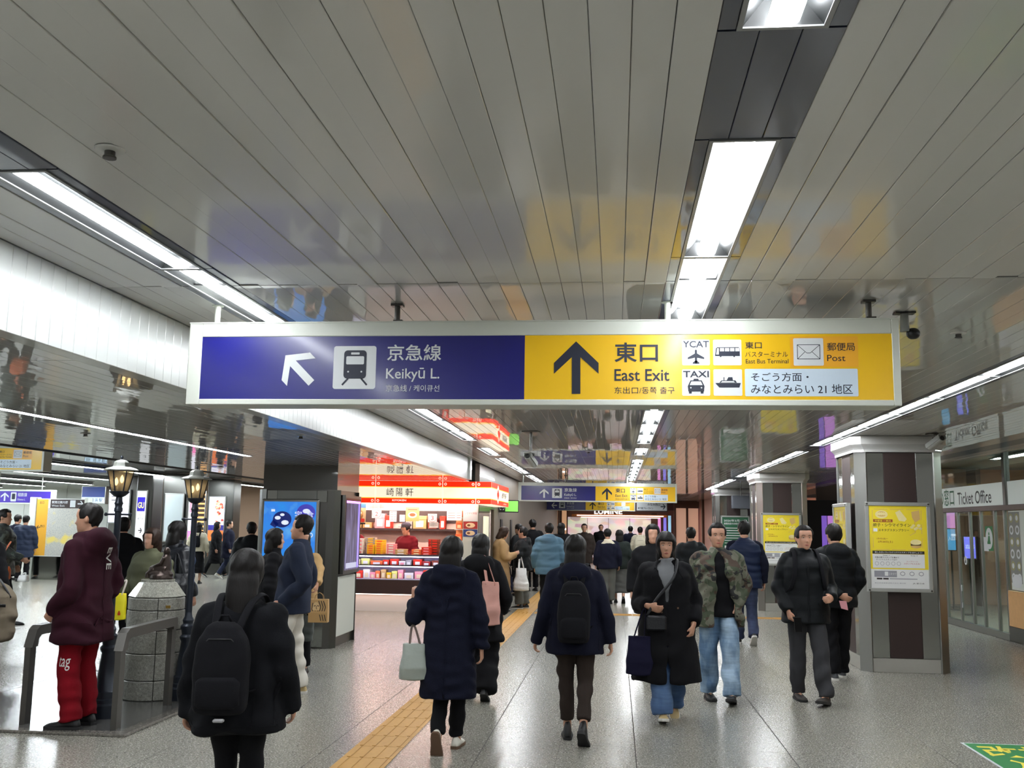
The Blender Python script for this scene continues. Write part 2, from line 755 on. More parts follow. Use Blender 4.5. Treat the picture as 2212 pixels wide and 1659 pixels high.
def light_fixture(xc, y0, y1, z, w, label, group, tube=None):
    L = y1 - y0
    t = thing('fluorescent_light', label, 'light', (xc, (y0 + y1) / 2, z), 0, group)
    h = w / 2
    m = MB()
    r = 0.012
    l2 = L / 2 - 0.002
    for a, c, d, e in ((-h, -h + r, -l2, l2), (h - r, h, -l2, l2), (-h + r, h - r, -l2, -l2 + r), (-h + r, h - r, l2 - r, l2)):
        m.box(a, c, d, e, -0.004, 0.02)
    m.obj('rim', M_RIM, t)
    hi, li = h - r, l2 - r
    ho, lo = 0.042, l2 - 0.024
    m = MB()
    A = [(-hi, -li, 0.0), (hi, -li, 0.0), (hi, li, 0.0), (-hi, li, 0.0)]
    B = [(-ho, -lo, 0.055), (ho, -lo, 0.055), (ho, lo, 0.055), (-ho, lo, 0.055)]
    m.add(A + B, [(0, 1, 5, 4), (1, 2, 6, 5), (2, 3, 7, 6), (3, 0, 4, 7), (4, 5, 6, 7)])
    m.obj('reflector', M_REFL, t, fix=False)
    m = MB()
    m.tube([(0, -l2 + 0.014, 0.010), (0, l2 - 0.014, 0.010)], [(0.036, 0.013)] * 2, 10, flat=(1, 0, 0))
    m.obj('tube', tube or M_TUBE, t, smooth='auto')
    return t


for nm, (xc, rr) in FIX.items():
    seen = 0
    for a, c in rr:
        if c < 0.5:  # unseen fixtures, added behind the camera to light the hall
            lab = '%s fluorescent light behind the camera in the %s dark ceiling strip' % ('farther' if c < -2 else 'nearer', nm)
        else:
            lab = '%s fluorescent light from the camera in the %s dark ceiling strip' % (ORD[min(seen, 29)], nm)
            seen += 1
        light_fixture(xc, a, c, CZ, 0.2, lab, 'fluorescent lights in the %s ceiling strip' % nm)

# ------------------------------------------------------------------ downstand beam and lower soffit on the left
SZ = 2.338
BX = -2.43
beam = struct('trim_1')
b = MB()
b.box(BX - 0.10, BX - 0.012, -5, 16.4, SZ, CZ + 0.1)
b.obj('core', M_BEAM, beam)
q = MB()
q.box(-0.012, 0, 0.0012, 0.0988, 0, CZ - SZ - 0.004, bev=0.002)
o = q.obj('board', M_BEAM)
BOARD_ME = o.data
bpy.data.objects.remove(o)
for k in range(210):
    y = -4.6 + k * 0.1
    if y > 16.28:
        break
    link('board', BOARD_ME, beam, (BX, y, SZ))
b = MB()
b.box(BX - 0.10, BX + 0.03, 16.41, 16.6, SZ, CZ + 0.1)
b.obj('end_board', M_BEAM, beam)
b = MB()
b.box(-6.6, BX - .12, 17.25, 46, SZ + 0.42, SZ + 0.46)
b.obj('void_board', M_VOID, beam)

soffit = struct('ceiling_lower')
SJ = [-5.0, 4.4, 8.75, 13.0, 17.22]
SX0 = -6.15
slots = [(-4.2, [(-4.5, -0.3), (0.2, 5.0), (5.02, 8.2), (8.22, 11.06)]), ]
sp = {}
ns = 0
farS = MB()
nk = int((BX - SX0) / 0.1)
for si in range(len(SJ) - 1):
    y0, y1 = SJ[si], SJ[si + 1]
    for k in range(nk + 1):
        x = BX - 0.1 - (k + 1) * 0.1
        slot = abs(x + 0.05 + 4.2) < 0.06
        if slot:
            x_a = x
            free = []
            y = y0
            for a, c in slots[0][1]:
                if c > y0 and a < y1:
                    if a > y:
                        free.append((y, max(y, a)))
                    y = max(y, c)
            if y < y1:
                free.append((y, y1))
            for a, c in free:
                if c - a > 0.02:
                    q = panel_mesh(0.1, c - a)
                    farS.add([(p[0] + x, p[1] + a, p[2] + SZ) for p in q.v], q.f)
            continue
        if 0 < si < 3:
            if si not in sp:
                o = panel_mesh(0.1, y1 - y0).obj('panel', M_SOFFIT)
                sp[si] = o.data
                bpy.data.objects.remove(o)
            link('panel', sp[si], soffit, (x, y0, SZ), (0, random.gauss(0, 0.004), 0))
            ns += 1
        else:
            q = panel_mesh(0.1, y1 - y0)
            farS.add([(p[0] + x, p[1] + y0, p[2] + SZ) for p in q.v], q.f)
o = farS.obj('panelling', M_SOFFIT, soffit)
o['kind'] = 'stuff'
b = MB()
b.box(SX0 - 0.12, BX - 0.1, -5, 17.22, SZ + 0.07, SZ + 0.12)
b.box(SX0 - 0.12, SX0 - 0.04, -5, 21.3, SZ - 0.01, SZ + 0.6)
b.obj('void', M_VOID, soffit)
for i, (a, c) in enumerate(slots[0][1]):  # the first run is unseen, added behind the camera for its light
    xs = [BX - 0.1 - (k + 1) * 0.1 for k in range(nk + 1)]
    x = [v for v in xs if abs(v + 0.05 + 4.2) < 0.06][0] + 0.05
    light_fixture(x, a, c, SZ, 0.1, ['slim ceiling light behind the camera in the low left ceiling', 'slim ceiling light above the camera in the low left ceiling',
                                     'nearer slim strip light in the low ceiling above the lanterns',
                                     'farther slim strip light in the low ceiling above the lanterns'][i], 'strip lights in the low left ceiling')

# far left concourse: higher ceiling
HZ = 2.86
hall = struct('ceiling_left')
b = MB()
for k in range(72):
    x = SX0 - 0.12 - (k + 1) * 0.3
    q = panel_mesh(0.3, 52)
    b.add([(p[0] + x, p[1] - 5, p[2] + HZ) for p in q.v], q.f)
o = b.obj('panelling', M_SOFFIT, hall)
o['kind'] = 'stuff'
b = MB()
b.box(-34, SX0 - 0.1, -5, 48, HZ + 0.05, HZ + 0.1)
b.obj('void', M_VOID, hall)
for i, (x, a, c) in enumerate([(-9.6, 16.5, 19.5), (-9.6, 9.5, 12.8), (-12.4, 20.5, 28.0), (-12.4, 29.5, 35), (-15.6, 23, 31), (-15.6, 9, 15), (-18.6, 24, 34), (-21.6, 27, 36),
                               (-9.6, 25.0, 30.0), (-9.6, 32, 38), (-12.4, 10, 17), (-24.6, 28, 38), (-27.5, 30, 40)]):  # gate area fixtures are extra ones, added to brighten the concourse
    light_fixture(x, a, c, HZ - 0.062, 0.24, ['strip light over the concourse behind the yellow hanging sign', 'strip light over the concourse nearest the camera',
                  'long strip light over the concourse above the map board', 'strip light over the concourse far behind the lanterns',
                  'strip light over the bright gate area behind the map', 'strip light at the near left of the concourse', 'strip light deep in the bright gate area',
                  'strip light at the back of the bright gate area', 'strip light above the white poster column', 'strip light far down beside the grey column',
                  'strip light over the left of the concourse', 'strip light left of the gate area', 'leftmost strip light of the gate area'][i],
                  'strip lights of the far left concourse', M_TUBE_HOT)
# ------------------------------------------------------------------ measuring helpers (photo measurement -> place in the hall)
_R = cam.matrix_world.to_3x3()


def at(px, py, Y):
    d = _R @ Vector((px - 1106.0, -(py - 829.5), -F_PX))
    return Vector((0, 0, CAM_H)) + d * (Y / d.y)


def atx(px, py, X):
    d = _R @ Vector((px - 1106.0, -(py - 829.5), -F_PX))
    return Vector((0, 0, CAM_H)) + d * (X / d.x)


def atz(px, py, Z):
    d = _R @ Vector((px - 1106.0, -(py - 829.5), -F_PX))
    return Vector((0, 0, CAM_H)) + d * ((Z - CAM_H) / d.z)


# ------------------------------------------------------------------ hanging direction signs
M_SIGN_BLUE = mat('sign_blue', (12, 13, 108), 0.3, coat=0.35, coat_rough=0.12)
M_SIGN_YEL = mat('sign_yellow', (226, 180, 12), 0.30, coat=0.3, coat_rough=0.12, emit=0.10)  # faint glow put into a panel lit only by the ceiling lamps
M_SIGN_ORG = mat('sign_orange', (230, 166, 40), 0.35, emit=0.06)  # slight glow added here too, the patch is not backlit
M_SIGN_FRAME = mat('sign_frame', (206, 210, 200), 0.35)
M_SIGN_W = mat('sign_white', (212, 216, 218), 0.4)
M_SIGN_PALE = mat('sign_pale', (196, 212, 226), 0.4, emit=0.08)  # pale box brightened by a little added glow, no lamp behind it
M_SIGN_NAVY = mat('sign_navy', (20, 28, 48), 0.5)


def SP(px, py):
    p = at(px, py, 4.75)
    return (p.x, p.z)


def c1(x, y):
    return SP(390 + x / 2.8, 640 + y / 2.8)


def c2(x, y):
    return SP(1120 + x / 2.572, 640 + y / 2.572)


def bx(f, c, x0, y0, x1, y1):
    a, b_ = c(x0, y1), c(x1, y0)
    return a[0], a[1], b_[0], b_[1]


def rot_arrow(cx, cz, s, ang):
    """arrow of the guide signs: shaft with two cut-off barbs, pointing up at ang 0"""
    pts = [(0, 1), (1, 0.2), (1, -0.22), (0.2, 0.42), (0.2, -1), (-0.2, -1), (-0.2, 0.42), (-1, -0.22), (-1, 0.2)]
    ca, sa = math.cos(ang), math.sin(ang)
    return [(cx + s * (x * ca - y * sa), cz + s * (x * sa + y * ca)) for x, y in pts]


def arrow_poly(f, pts, m):
    apex, r1, r2, ri, b1, b2, li, l2, l1 = pts
    f.poly([apex, r1, r2, ri, li, l2, l1][0:4] + [apex], m, 0.002)
    f.poly([apex, li, l2, l1], m, 0.002)
    f.poly([apex, ri, b1, b2, li], m, 0.002)


def sign_front(f, f2, blue_arrow):
    W, K = M_SIGN_W, M_SIGN_NAVY
    # blue half
    cxz = c1(712, 440)
    arrow_poly(f, rot_arrow(cxz[0], cxz[1], 0.098, blue_arrow), W)
    a = bx(f, c1, 918, 300, 1185, 560)
    f.rect(*a, W, 0.001, 0.012)
    w, h = a[2] - a[0], a[3] - a[1]

    def T(u, v):
        return (a[0] + u * w, a[1] + v * h)

    def R(u0, v0, u1, v1, m, lift, r=0):
        p, q = T(u0, v0), T(u1, v1)
        f.rect(p[0], p[1], q[0], q[1], m, lift, r)
    R(0.245, 0.24, 0.775, 0.90, K, 0.002, 0.018)
    R(0.30, 0.57, 0.72, 0.76, W, 0.003, 0.006)
    R(0.41, 0.80, 0.61, 0.85, W, 0.003, 0.003)
    for u in (0.355, 0.665):
        q = T(u, 0.40)
        f.disc(q[0], q[1], 0.0045, W, 0.003, n=12)
    for s in (-1, 1):
        f.line([T(0.51 + s * 0.15, 0.25), T(0.51 + s * 0.29, 0.09)], 0.009, K, 0.002)
    f.text('京急線', *bx(f, c1, 1248, 290, 1578, 390), W, 0.012)
    f.text('Keikyū L.', *bx(f, c1, 1241, 432, 1566, 517), W, 0.008)
    f.text('京急线 / 케이큐선', *bx(f, c1, 1240, 535, 1565, 576), W, 0.0)
    # yellow half
    f = f2
    arrow_poly(f, [c2(*p) for p in ((320, 250), (445, 370), (445, 430), (344, 338), (344, 542), (296, 542), (296, 338), (197, 430), (197, 370))], K)
    f.text('東口', *bx(f, c2, 533, 256, 775, 366), K, 0.016)
    f.text('East Exit', *bx(f, c2, 533, 404, 838, 470), K, 0.01)
    f.text('东出口/동쪽 출구', *bx(f, c2, 533, 503, 868, 541), K, 0.0)
    f.rect(*bx(f, c2, 1512, 222, 1885, 392), M_SIGN_ORG, 0.0007)
    boxes = {}
    for n, q in (('air', (910, 240, 1062, 383)), ('bus', (1083, 240, 1238, 383)), ('taxi', (910, 405, 1064, 552)),
                 ('ship', (1085, 405, 1242, 552)), ('mail', (1530, 232, 1693, 385))):
        boxes[n] = bx(f, c2, *q)
        f.rect(*boxes[n], W, 0.0012, 0.006)
    f.rect(*bx(f, c2, 1260, 402, 1885, 555), M_SIGN_PALE, 0.0012, 0.006)

    def pic(n):
        q = boxes[n]
        return lambda u, v: (q[0] + u * (q[2] - q[0]), q[1] + v * (q[3] - q[1]))

    def pl(n, pts, m=K, lift=0.0022):
        g = pic(n)
        f.poly([g(*p) for p in pts], m, lift)
    f.text('YCAT', boxes['air'][0] + 0.003, boxes['air'][1] + 0.086, boxes['air'][2] - 0.003, boxes['air'][3] - 0.006, K, 0.02, 0.0022)
    pl('air', [(0.46, 0.58), (0.50, 0.62), (0.54, 0.58), (0.54, 0.12), (0.50, 0.06), (0.46, 0.12)])
    pl('air', [(0.46, 0.46), (0.20, 0.30), (0.20, 0.24), (0.46, 0.30)])
    pl('air', [(0.54, 0.46), (0.80, 0.30), (0.80, 0.24), (0.54, 0.30)])
    pl('air', [(0.47, 0.18), (0.38, 0.10), (0.38, 0.06), (0.62, 0.06), (0.62, 0.10), (0.53, 0.18)])
    pl('bus', [(0.06, 0.36), (0.94, 0.36), (0.94, 0.66), (0.90, 0.70), (0.14, 0.70), (0.10, 0.66)])
    for u in (0.24, 0.42, 0.60, 0.78):
        pl('bus', [(u, 0.54), (u + 0.15, 0.54), (u + 0.15, 0.67), (u, 0.67)], W, 0.003)
    pl('bus', [(0.10, 0.42), (0.20, 0.42), (0.20, 0.66), (0.14, 0.66)], W, 0.003)
    g = pic('bus')
    for u in (0.26, 0.74):
        q = g(u, 0.35)
        f.disc(q[0], q[1], 0.0042, K, 0.0026, n=12)
    f.text('TAXI', boxes['taxi'][0] + 0.005, boxes['taxi'][1] + 0.088, boxes['taxi'][2] - 0.005, boxes['taxi'][3] - 0.008, K, 0.02, 0.0022)
    pl('taxi', [(0.22, 0.16), (0.78, 0.16), (0.80, 0.36), (0.70, 0.58), (0.30, 0.58), (0.20, 0.36)])
    pl('taxi', [(0.27, 0.40), (0.73, 0.40), (0.67, 0.54), (0.33, 0.54)], W, 0.003)
    pl('taxi', [(0.40, 0.58), (0.60, 0.58), (0.58, 0.64), (0.42, 0.64)])
    for u in (0.24, 0.66):
        pl('taxi', [(u, 0.08), (u + 0.1, 0.08), (u + 0.1, 0.17), (u, 0.17)])
    g = pic('taxi')
    for u in (0.31, 0.69):
        q = g(u, 0.30)
        f.disc(q[0], q[1], 0.0036, W, 0.003, n=12)
    pl('ship', [(0.06, 0.48), (0.95, 0.48), (0.90, 0.31), (0.20, 0.31)])
    pl('ship', [(0.20, 0.49), (0.82, 0.49), (0.76, 0.58), (0.28, 0.58)])
    pl('ship', [(0.26, 0.50), (0.74, 0.50), (0.71, 0.55), (0.30, 0.55)], W, 0.003)
    pl('ship', [(0.46, 0.58), (0.68, 0.58), (0.66, 0.70), (0.52, 0.70)])
    pl('ship', [(0.35, 0.58), (0.38, 0.58), (0.38, 0.70), (0.35, 0.70)])
    g = pic('mail')
    f.line([g(0.13, 0.24), g(0.88, 0.24), g(0.88, 0.76), g(0.13, 0.76), g(0.13, 0.24)], 0.0026, K, 0.0022)
    f.line([g(0.13, 0.76), g(0.44, 0.46), g(0.56, 0.46), g(0.88, 0.76)], 0.0022, K, 0.0022)
    f.line([g(0.13, 0.24), g(0.38, 0.50)], 0.0022, K, 0.0022)
    f.line([g(0.88, 0.24), g(0.62, 0.50)], 0.0022, K, 0.0022)
    f.text('東口', *bx(f, c2, 1260, 252, 1351, 291), K, 0.006)
    f.text('バスターミナル', *bx(f, c2, 1260, 306, 1497, 337), K, 0.0)
    f.text('East Bus Terminal', *bx(f, c2, 1263, 348, 1500, 373), K, 0.0)
    f.text('郵便局', *bx(f, c2, 1716, 257, 1868, 303), K, 0.004)
    f.text('Post', *bx(f, c2, 1716, 325, 1816, 360), K, 0.0)
    f.text('そごう方面・', *bx(f, c2, 1293, 424, 1612, 472), K, 0.004)
    f.text('みなとみらい 21 地区', *bx(f, c2, 1293, 488, 1857, 541), K, 0.004)


SIGN_X0, SIGN_X1, SIGN_Z0, SIGN_Z1 = -2.138, 1.321, 2.173, 2.587
BLUE0, YEL0, YEL1 = SP(425, 795)[0] + 0.02, SP(1133, 795)[0], SP(1929, 795)[0]
FZ0, FZ1 = 2.201, 2.515


def hanging_sign(label, dx, y, dz, blue_arrow, zc, poles, group='hanging direction signs'):
    t = thing('hanging_sign', label, 'sign', (dx + (SIGN_X0 + SIGN_X1) / 2, y, SIGN_Z0 + dz), 0, group)
    ox, oz = -(SIGN_X0 + SIGN_X1) / 2, -SIGN_Z0
    m = MB()
    x0, x1, z0, z1 = SIGN_X0 + ox, SIGN_X1 + ox, 0, SIGN_Z1 + oz
    m.box(x0, x1, 0.010, 0.225, z0 + 0.004, z1 - 0.004, bev=0.006)
    m.obj('housing', M_SIGN_FRAME, t)
    m = MB()
    f0, f1 = FZ0 + oz, FZ1 + oz
    b0, b1 = BLUE0 + ox, YEL1 + ox
    m.box(x0, b0, 0, 0.012, z0, z1, bev=0.003)
    m.box(b1, x1, 0, 0.012, z0, z1, bev=0.003)
    m.box(b0, b1, 0, 0.012, z0, f0, bev=0.003)
    m.box(b0, b1, 0, 0.012, f1, z1, bev=0.003)
    m.box(x0, x1, -0.003, 0.012, z1 - 0.004, z1 + 0.002)
    m.obj('frame', M_SIGN_FRAME, t)
    m = MB()
    m.box(b0, YEL0 + ox, 0.004, 0.012, f0, f1)
    m.obj('blue_panel', M_SIGN_BLUE, t)
    m = MB()
    m.box(YEL0 + ox, b1, 0.004, 0.012, f0, f1)
    m.obj('yellow_panel', M_SIGN_YEL, t)
    f = Face((ox, 0.004, oz), (1, 0, 0), (0, 0, 1))
    f2 = Face((ox, 0.004, oz), (1, 0, 0), (0, 0, 1))
    sign_front(f, f2, blue_arrow)
    f.build('blue_lettering', t)
    f2.build('yellow_lettering', t)
    for px, white in poles:
        m = MB()
        m.tube([(px + ox, 0.115, z1 - 0.01), (px + ox, 0.115, zc - SIGN_Z0 - dz)], 0.0145, 12)
        if not white:
            m.box(px + ox - 0.03, px + ox + 0.03, 0.09, 0.14, zc - SIGN_Z0 - dz - 0.012, zc - SIGN_Z0 - dz)
            m.box(px + ox - 0.016, px + ox + 0.03, 0.095, 0.135, z1, z1 + 0.03)
        else:
            m.lathe([(0.03, 0), (0.03, 0.004)], (px + ox, 0.115, zc - SIGN_Z0 - dz - 0.004), 14)
        m.obj('pole', M_OFFWHITE if white else M_STEEL_DK, t, smooth='auto')
    return t


P4 = [(-2.045, True), (-1.1, False), (0.253, True), (1.214, False)]
hanging_sign('large hanging sign, blue and yellow halves, arrow slanting up-left, nearest of the signs', 0, 4.75, 0, math.radians(45), CZ, P4)
hanging_sign('blue and yellow hanging sign with two upright arrows, farther down the hall', 0.0, 22.0, -0.05, 0.0, CZ, P4)
hanging_sign('small-looking blue and orange hanging sign with a left-pointing arrow, behind the second sign', -0.63, 36.0, -0.03, math.radians(90), CZ, P4)
hanging_sign('yellow hanging sign cut by the photo edge above the far left crowd', -9.75, 14.0, 0.11, 0.0, HZ, P4)

# white companion sign beside the third one
a, c = at(1373, 1085, 36), at(1443, 1105, 36)
t = thing('hanging_sign', 'white hanging sign with dark frame and right arrow beside the orange sign', 'sign', (a.x, 36.0, 2.14))
w, h = c.x - a.x, 0.36
m = MB()
m.box(0, w, 0.01, 0.18, 0, h, bev=0.01)
m.obj('housing', mat('sign_dark_frame', (70, 48, 44), 0.4), t)
f = Face((0, 0.008, 0), (1, 0, 0), (0, 0, 1))
f.rect(0.04, 0.04, w - 0.04, h - 0.04, M_SIGN_W, 0.001)
arrow_poly(f, rot_arrow(w - 0.17, h / 2, 0.09, -PI / 2), M_SIGN_NAVY)
f.text('地下鉄ブルーライン', 0.08, 0.08, 0.62, 0.16, M_SIGN_NAVY, 0.02)
f.text('みなみ西口', 0.42, 0.21, 0.86, 0.30, M_SIGN_NAVY, 0.01)
f.build('lettering', t)
m = MB()
for x in (0.2, w - 0.2):
    m.tube([(x, 0.1, h), (x, 0.1, CZ - 2.14)], 0.014, 8)
m.obj('pole', M_STEEL_DK, t)

# blue sign of the gate area far left
a = at(113, 1085, 27)
t = thing('hanging_sign', 'blue hanging sign with white up arrow in front of the bright gate area', 'sign', (a.x - 3.4, 27, 1.98))
m = MB()
m.box(0, 3.4, 0.01, 0.2, 0, 0.42, bev=0.01)
m.obj('housing', M_SIGN_FRAME, t)
f = Face((0, 0.008, 0), (1, 0, 0), (0, 0, 1))
f.rect(0.05, 0.05, 3.33, 0.37, emis('blue_sign_lit', (62, 44, 150), 0.5), 0.001)
arrow_poly(f, rot_arrow(2.0 - 0.05, 0.21, 0.12, 0), M_SIGN_W)
f.rect(2.13, 0.08, 2.30, 0.34, M_SIGN_W, 0.002, 0.02)
f.rect(2.165, 0.14, 2.265, 0.30, M_SIGN_NAVY, 0.003, 0.02)
f.text('相鉄線', 2.34, 0.22, 2.62, 0.33, M_SIGN_W, 0.01)
f.text('Sōtetsu L.', 2.34, 0.11, 2.58, 0.17, M_SIGN_W, 0.0)
f.build('lettering', t)
m = MB()
for x in (0.4, 1.7, 3.0):
    m.tube([(x, 0.1, 0.42), (x, 0.1, HZ - 1.98)], 0.014, 8)
m.obj('pole', M_OFFWHITE, t)

# ------------------------------------------------------------------ clad columns on the right


def poster_print(f, w, h):
    """yellow stamp-rally poster: ornaments, headings, steps"""
    Y_, O, K, Wt, Br = (mat('poster_yellow', (238, 214, 48), 0.4), mat('poster_ochre', (216, 178, 110), 0.5), mat('poster_ink', (40, 34, 30), 0.5),
                        mat('poster_white', (226, 227, 226), 0.4), mat('poster_brown', (158, 74, 40), 0.5))
    G = mat('poster_grey', (150, 150, 158), 0.5)
    Pk = mat('poster_cream', (238, 222, 160), 0.5)
    f.rect(0, 0, w, h, Wt, 0.001)
    f.rect(0, 0.23 * h, w, h, Y_, 0.0016)

    def R(u0, v0, u1, v1, m, l=0.0022, r=0):
        f.rect(u0 * w, v0 * h, u1 * w, v1 * h, m, l, r)

    def T(s, u0, v0, u1, v1, m, b=0.0):
        f.text(s, u0 * w, v0 * h, u1 * w, v1 * h, m, b, 0.0026)
    for i in range(3):
        R(0.09 + i * 0.28, 0.955, 0.33 + i * 0.28, 0.962, O)
        R(0.10 + i * 0.28, 0.462, 0.34 + i * 0.28, 0.468, O)
        R(0.055, 0.83 - i * 0.17, 0.065, 0.95 - i * 0.17, O)
        R(0.905, 0.83 - i * 0.17, 0.915, 0.95 - i * 0.17, O)
    f.disc(0.22 * w, 0.895 * h, 0.11 * w, Pk, 0.0022, 0.05 * h)
    f.disc(0.22 * w, 0.90 * h, 0.085 * w, O, 0.0026, 0.032 * h)
    for i in range(5):
        f.disc((0.15 + 0.035 * i) * w, 0.902 * h, 0.022 * w, Pk, 0.003, 0.02 * h, 10)
    f.poly([(0.46 * w, 0.92 * h), (0.54 * w, 0.95 * h), (0.66 * w, 0.84 * h), (0.62 * w, 0.81 * h), (0.52 * w, 0.82 * h)], Pk, 0.0022)
    f.poly([(0.74 * w, 0.93 * h), (0.88 * w, 0.95 * h), (0.89 * w, 0.84 * h), (0.80 * w, 0.80 * h), (0.75 * w, 0.86 * h)], O, 0.0022)
    for i in range(6):
        f.disc((0.74 + 0.03 * i) * w, (0.74 + 0.025 * math.sin(i * 2)) * h, 0.03 * w, Pk, 0.0022, 0.016 * h, 10)
    f.line([(0.79 * w, 0.80 * h), (0.80 * w, 0.68 * h), (0.70 * w, 0.64 * h)], 0.006, O)
    R(0.07, 0.80, 0.41, 0.835, Br)
    T('宇都宮 × 横浜', 0.10, 0.806, 0.38, 0.829, Y_, 0.01)
    T('餃子・シウマイライン', 0.07, 0.745, 0.72, 0.788, K, 0.012)
    R(0.07, 0.685, 0.14, 0.725, Wt, 0.0022, 0.004)
    T('エキタグスタンプラリー', 0.16, 0.688, 0.69, 0.720, K, 0.01)
    T('1月9日(金)～', 0.12, 0.585, 0.32, 0.610, Br, 0.01)
    T('2月28日(土)', 0.14, 0.545, 0.40, 0.575, Br, 0.01)
    f.disc(0.80 * w, 0.52 * h, 0.095 * w, O, 0.0022, 0.035 * h)
    R(0.705, 0.52, 0.895, 0.555, O)
    f.disc(0.80 * w, 0.56 * h, 0.095 * w, Pk, 0.0026, 0.034 * h)
    R(0.04, 0.415, 0.94, 0.452, K)
    T('楽しみ方いろいろオリジナルスタンプをGETしよう！', 0.08, 0.424, 0.90, 0.444, Wt, 0.006)
    R(0.04, 0.245, 0.94, 0.412, Wt, 0.0022)
    T('Step 1', 0.22, 0.388, 0.33, 0.403, K)
    T('Step 2', 0.70, 0.388, 0.82, 0.403, K)
    T('対象の駅でスタンプを集めて', 0.08, 0.362, 0.50, 0.382, K, 0.01)
    T('オリジナルスタンプGET!', 0.10, 0.336, 0.46, 0.356, K)
    T('コンプリート', 0.62, 0.318, 0.82, 0.336, mat('poster_red', (180, 60, 70), 0.5))
    T('スタンプもらえる！', 0.58, 0.290, 0.86, 0.310, mat('poster_red', (180, 60, 70), 0.5))
    for i in range(5):
        f.disc((0.11 + i * 0.095) * w, 0.298 * h, 0.034 * w, G, 0.0026, 0.024 * h, 14)
        f.disc((0.11 + i * 0.095) * w, 0.298 * h, 0.028 * w, Wt, 0.003, 0.020 * h, 14)
    R(0.06, 0.135, 0.45, 0.21, G)
    R(0.24, 0.150, 0.30, 0.20, Wt, 0.0026, 0.004)
    T('エキタグ', 0.31, 0.158, 0.44, 0.19, Wt)
    for i, u in enumerate((0.50, 0.66, 0.82)):
        f.disc((u + 0.05) * w, 0.178 * h, 0.045 * w, G, 0.0022, 0.026 * h, 14)
        f.disc((u + 0.05) * w, 0.178 * h, 0.034 * w, Wt, 0.0026, 0.018 * h, 14)
    for u in (0.10, 0.21):
        R(u, 0.105, u + 0.095, 0.124, K, 0.0022, 0.003)
    R(0.32, 0.110, 0.80, 0.120, G)
    T('東日本旅客鉄道株式会社 横浜駅', 0.06, 0.055, 0.60, 0.070, G)
    T('JR 東日本', 0.72, 0.052, 0.92, 0.072, K)


def poster_frame(label, o, rz, w, h, kind, group=None, zt=None):
    """aluminium snap frame with a printed sheet; local x right, z up, front towards -y"""
    t = thing('poster_frame', label, 'poster', o, rz, group)
    m = MB()
    m.box(0, w, 0.004, 0.045, 0, h)
    m.obj('back_board', M_ALU, t)
    m = MB()
    e = 0.042
    for q in ((0, w, 0, e), (0, w, h - e, h), (0, e, e, h - e), (w - e, w, e, h - e)):
        m.box(q[0], q[1], -0.012, 0.01, q[2], q[3], bev=0.005)
    m.obj('frame', M_ALU, t)
    m = MB()
    for x in (0.02, w - 0.02):
        for z in (0.02, h - 0.02):
            m.lathe([(0.011, 0), (0.011, 0.007)], (0, 0, 0), 10)
            n = len(m.v) - 20
            for i in range(n, len(m.v)):
                vx, vy, vz = m.v[i]
                m.v[i] = (x + vx, -0.012 - vz, z + vy)
    m.obj('corner_stud', M_STEEL_DK, t)
    f = Face((e, 0.002, e), (1, 0, 0), (0, 0, 1))
    kind(f, w - 2 * e, h - 2 * e)
    f.build('print', t)
    return t


def green_print(f, w, h):
    G = mat('poster_green', (34, 92, 62), 0.4)
    Wt = mat('poster_white', (226, 227, 226), 0.4)
    f.rect(0, 0, w, h, G, 0.001)
    f.text('2026年3月14日', 0.06 * w, 0.86 * h, 0.94 * w, 0.935 * h, Wt, 0.01)
    f.text('運賃改定のお知らせ', 0.06 * w, 0.775 * h, 0.72 * w, 0.835 * h, Wt, 0.01)
    for i in range(7):
        f.rect(0.08 * w, (0.66 - i * 0.075) * h, (0.9 - 0.08 * (i % 3)) * w, (0.68 - i * 0.075) * h, Wt, 0.002)
    f.rect(0.08 * w, 0.05 * h, 0.92 * w, 0.14 * h, Wt, 0.002)


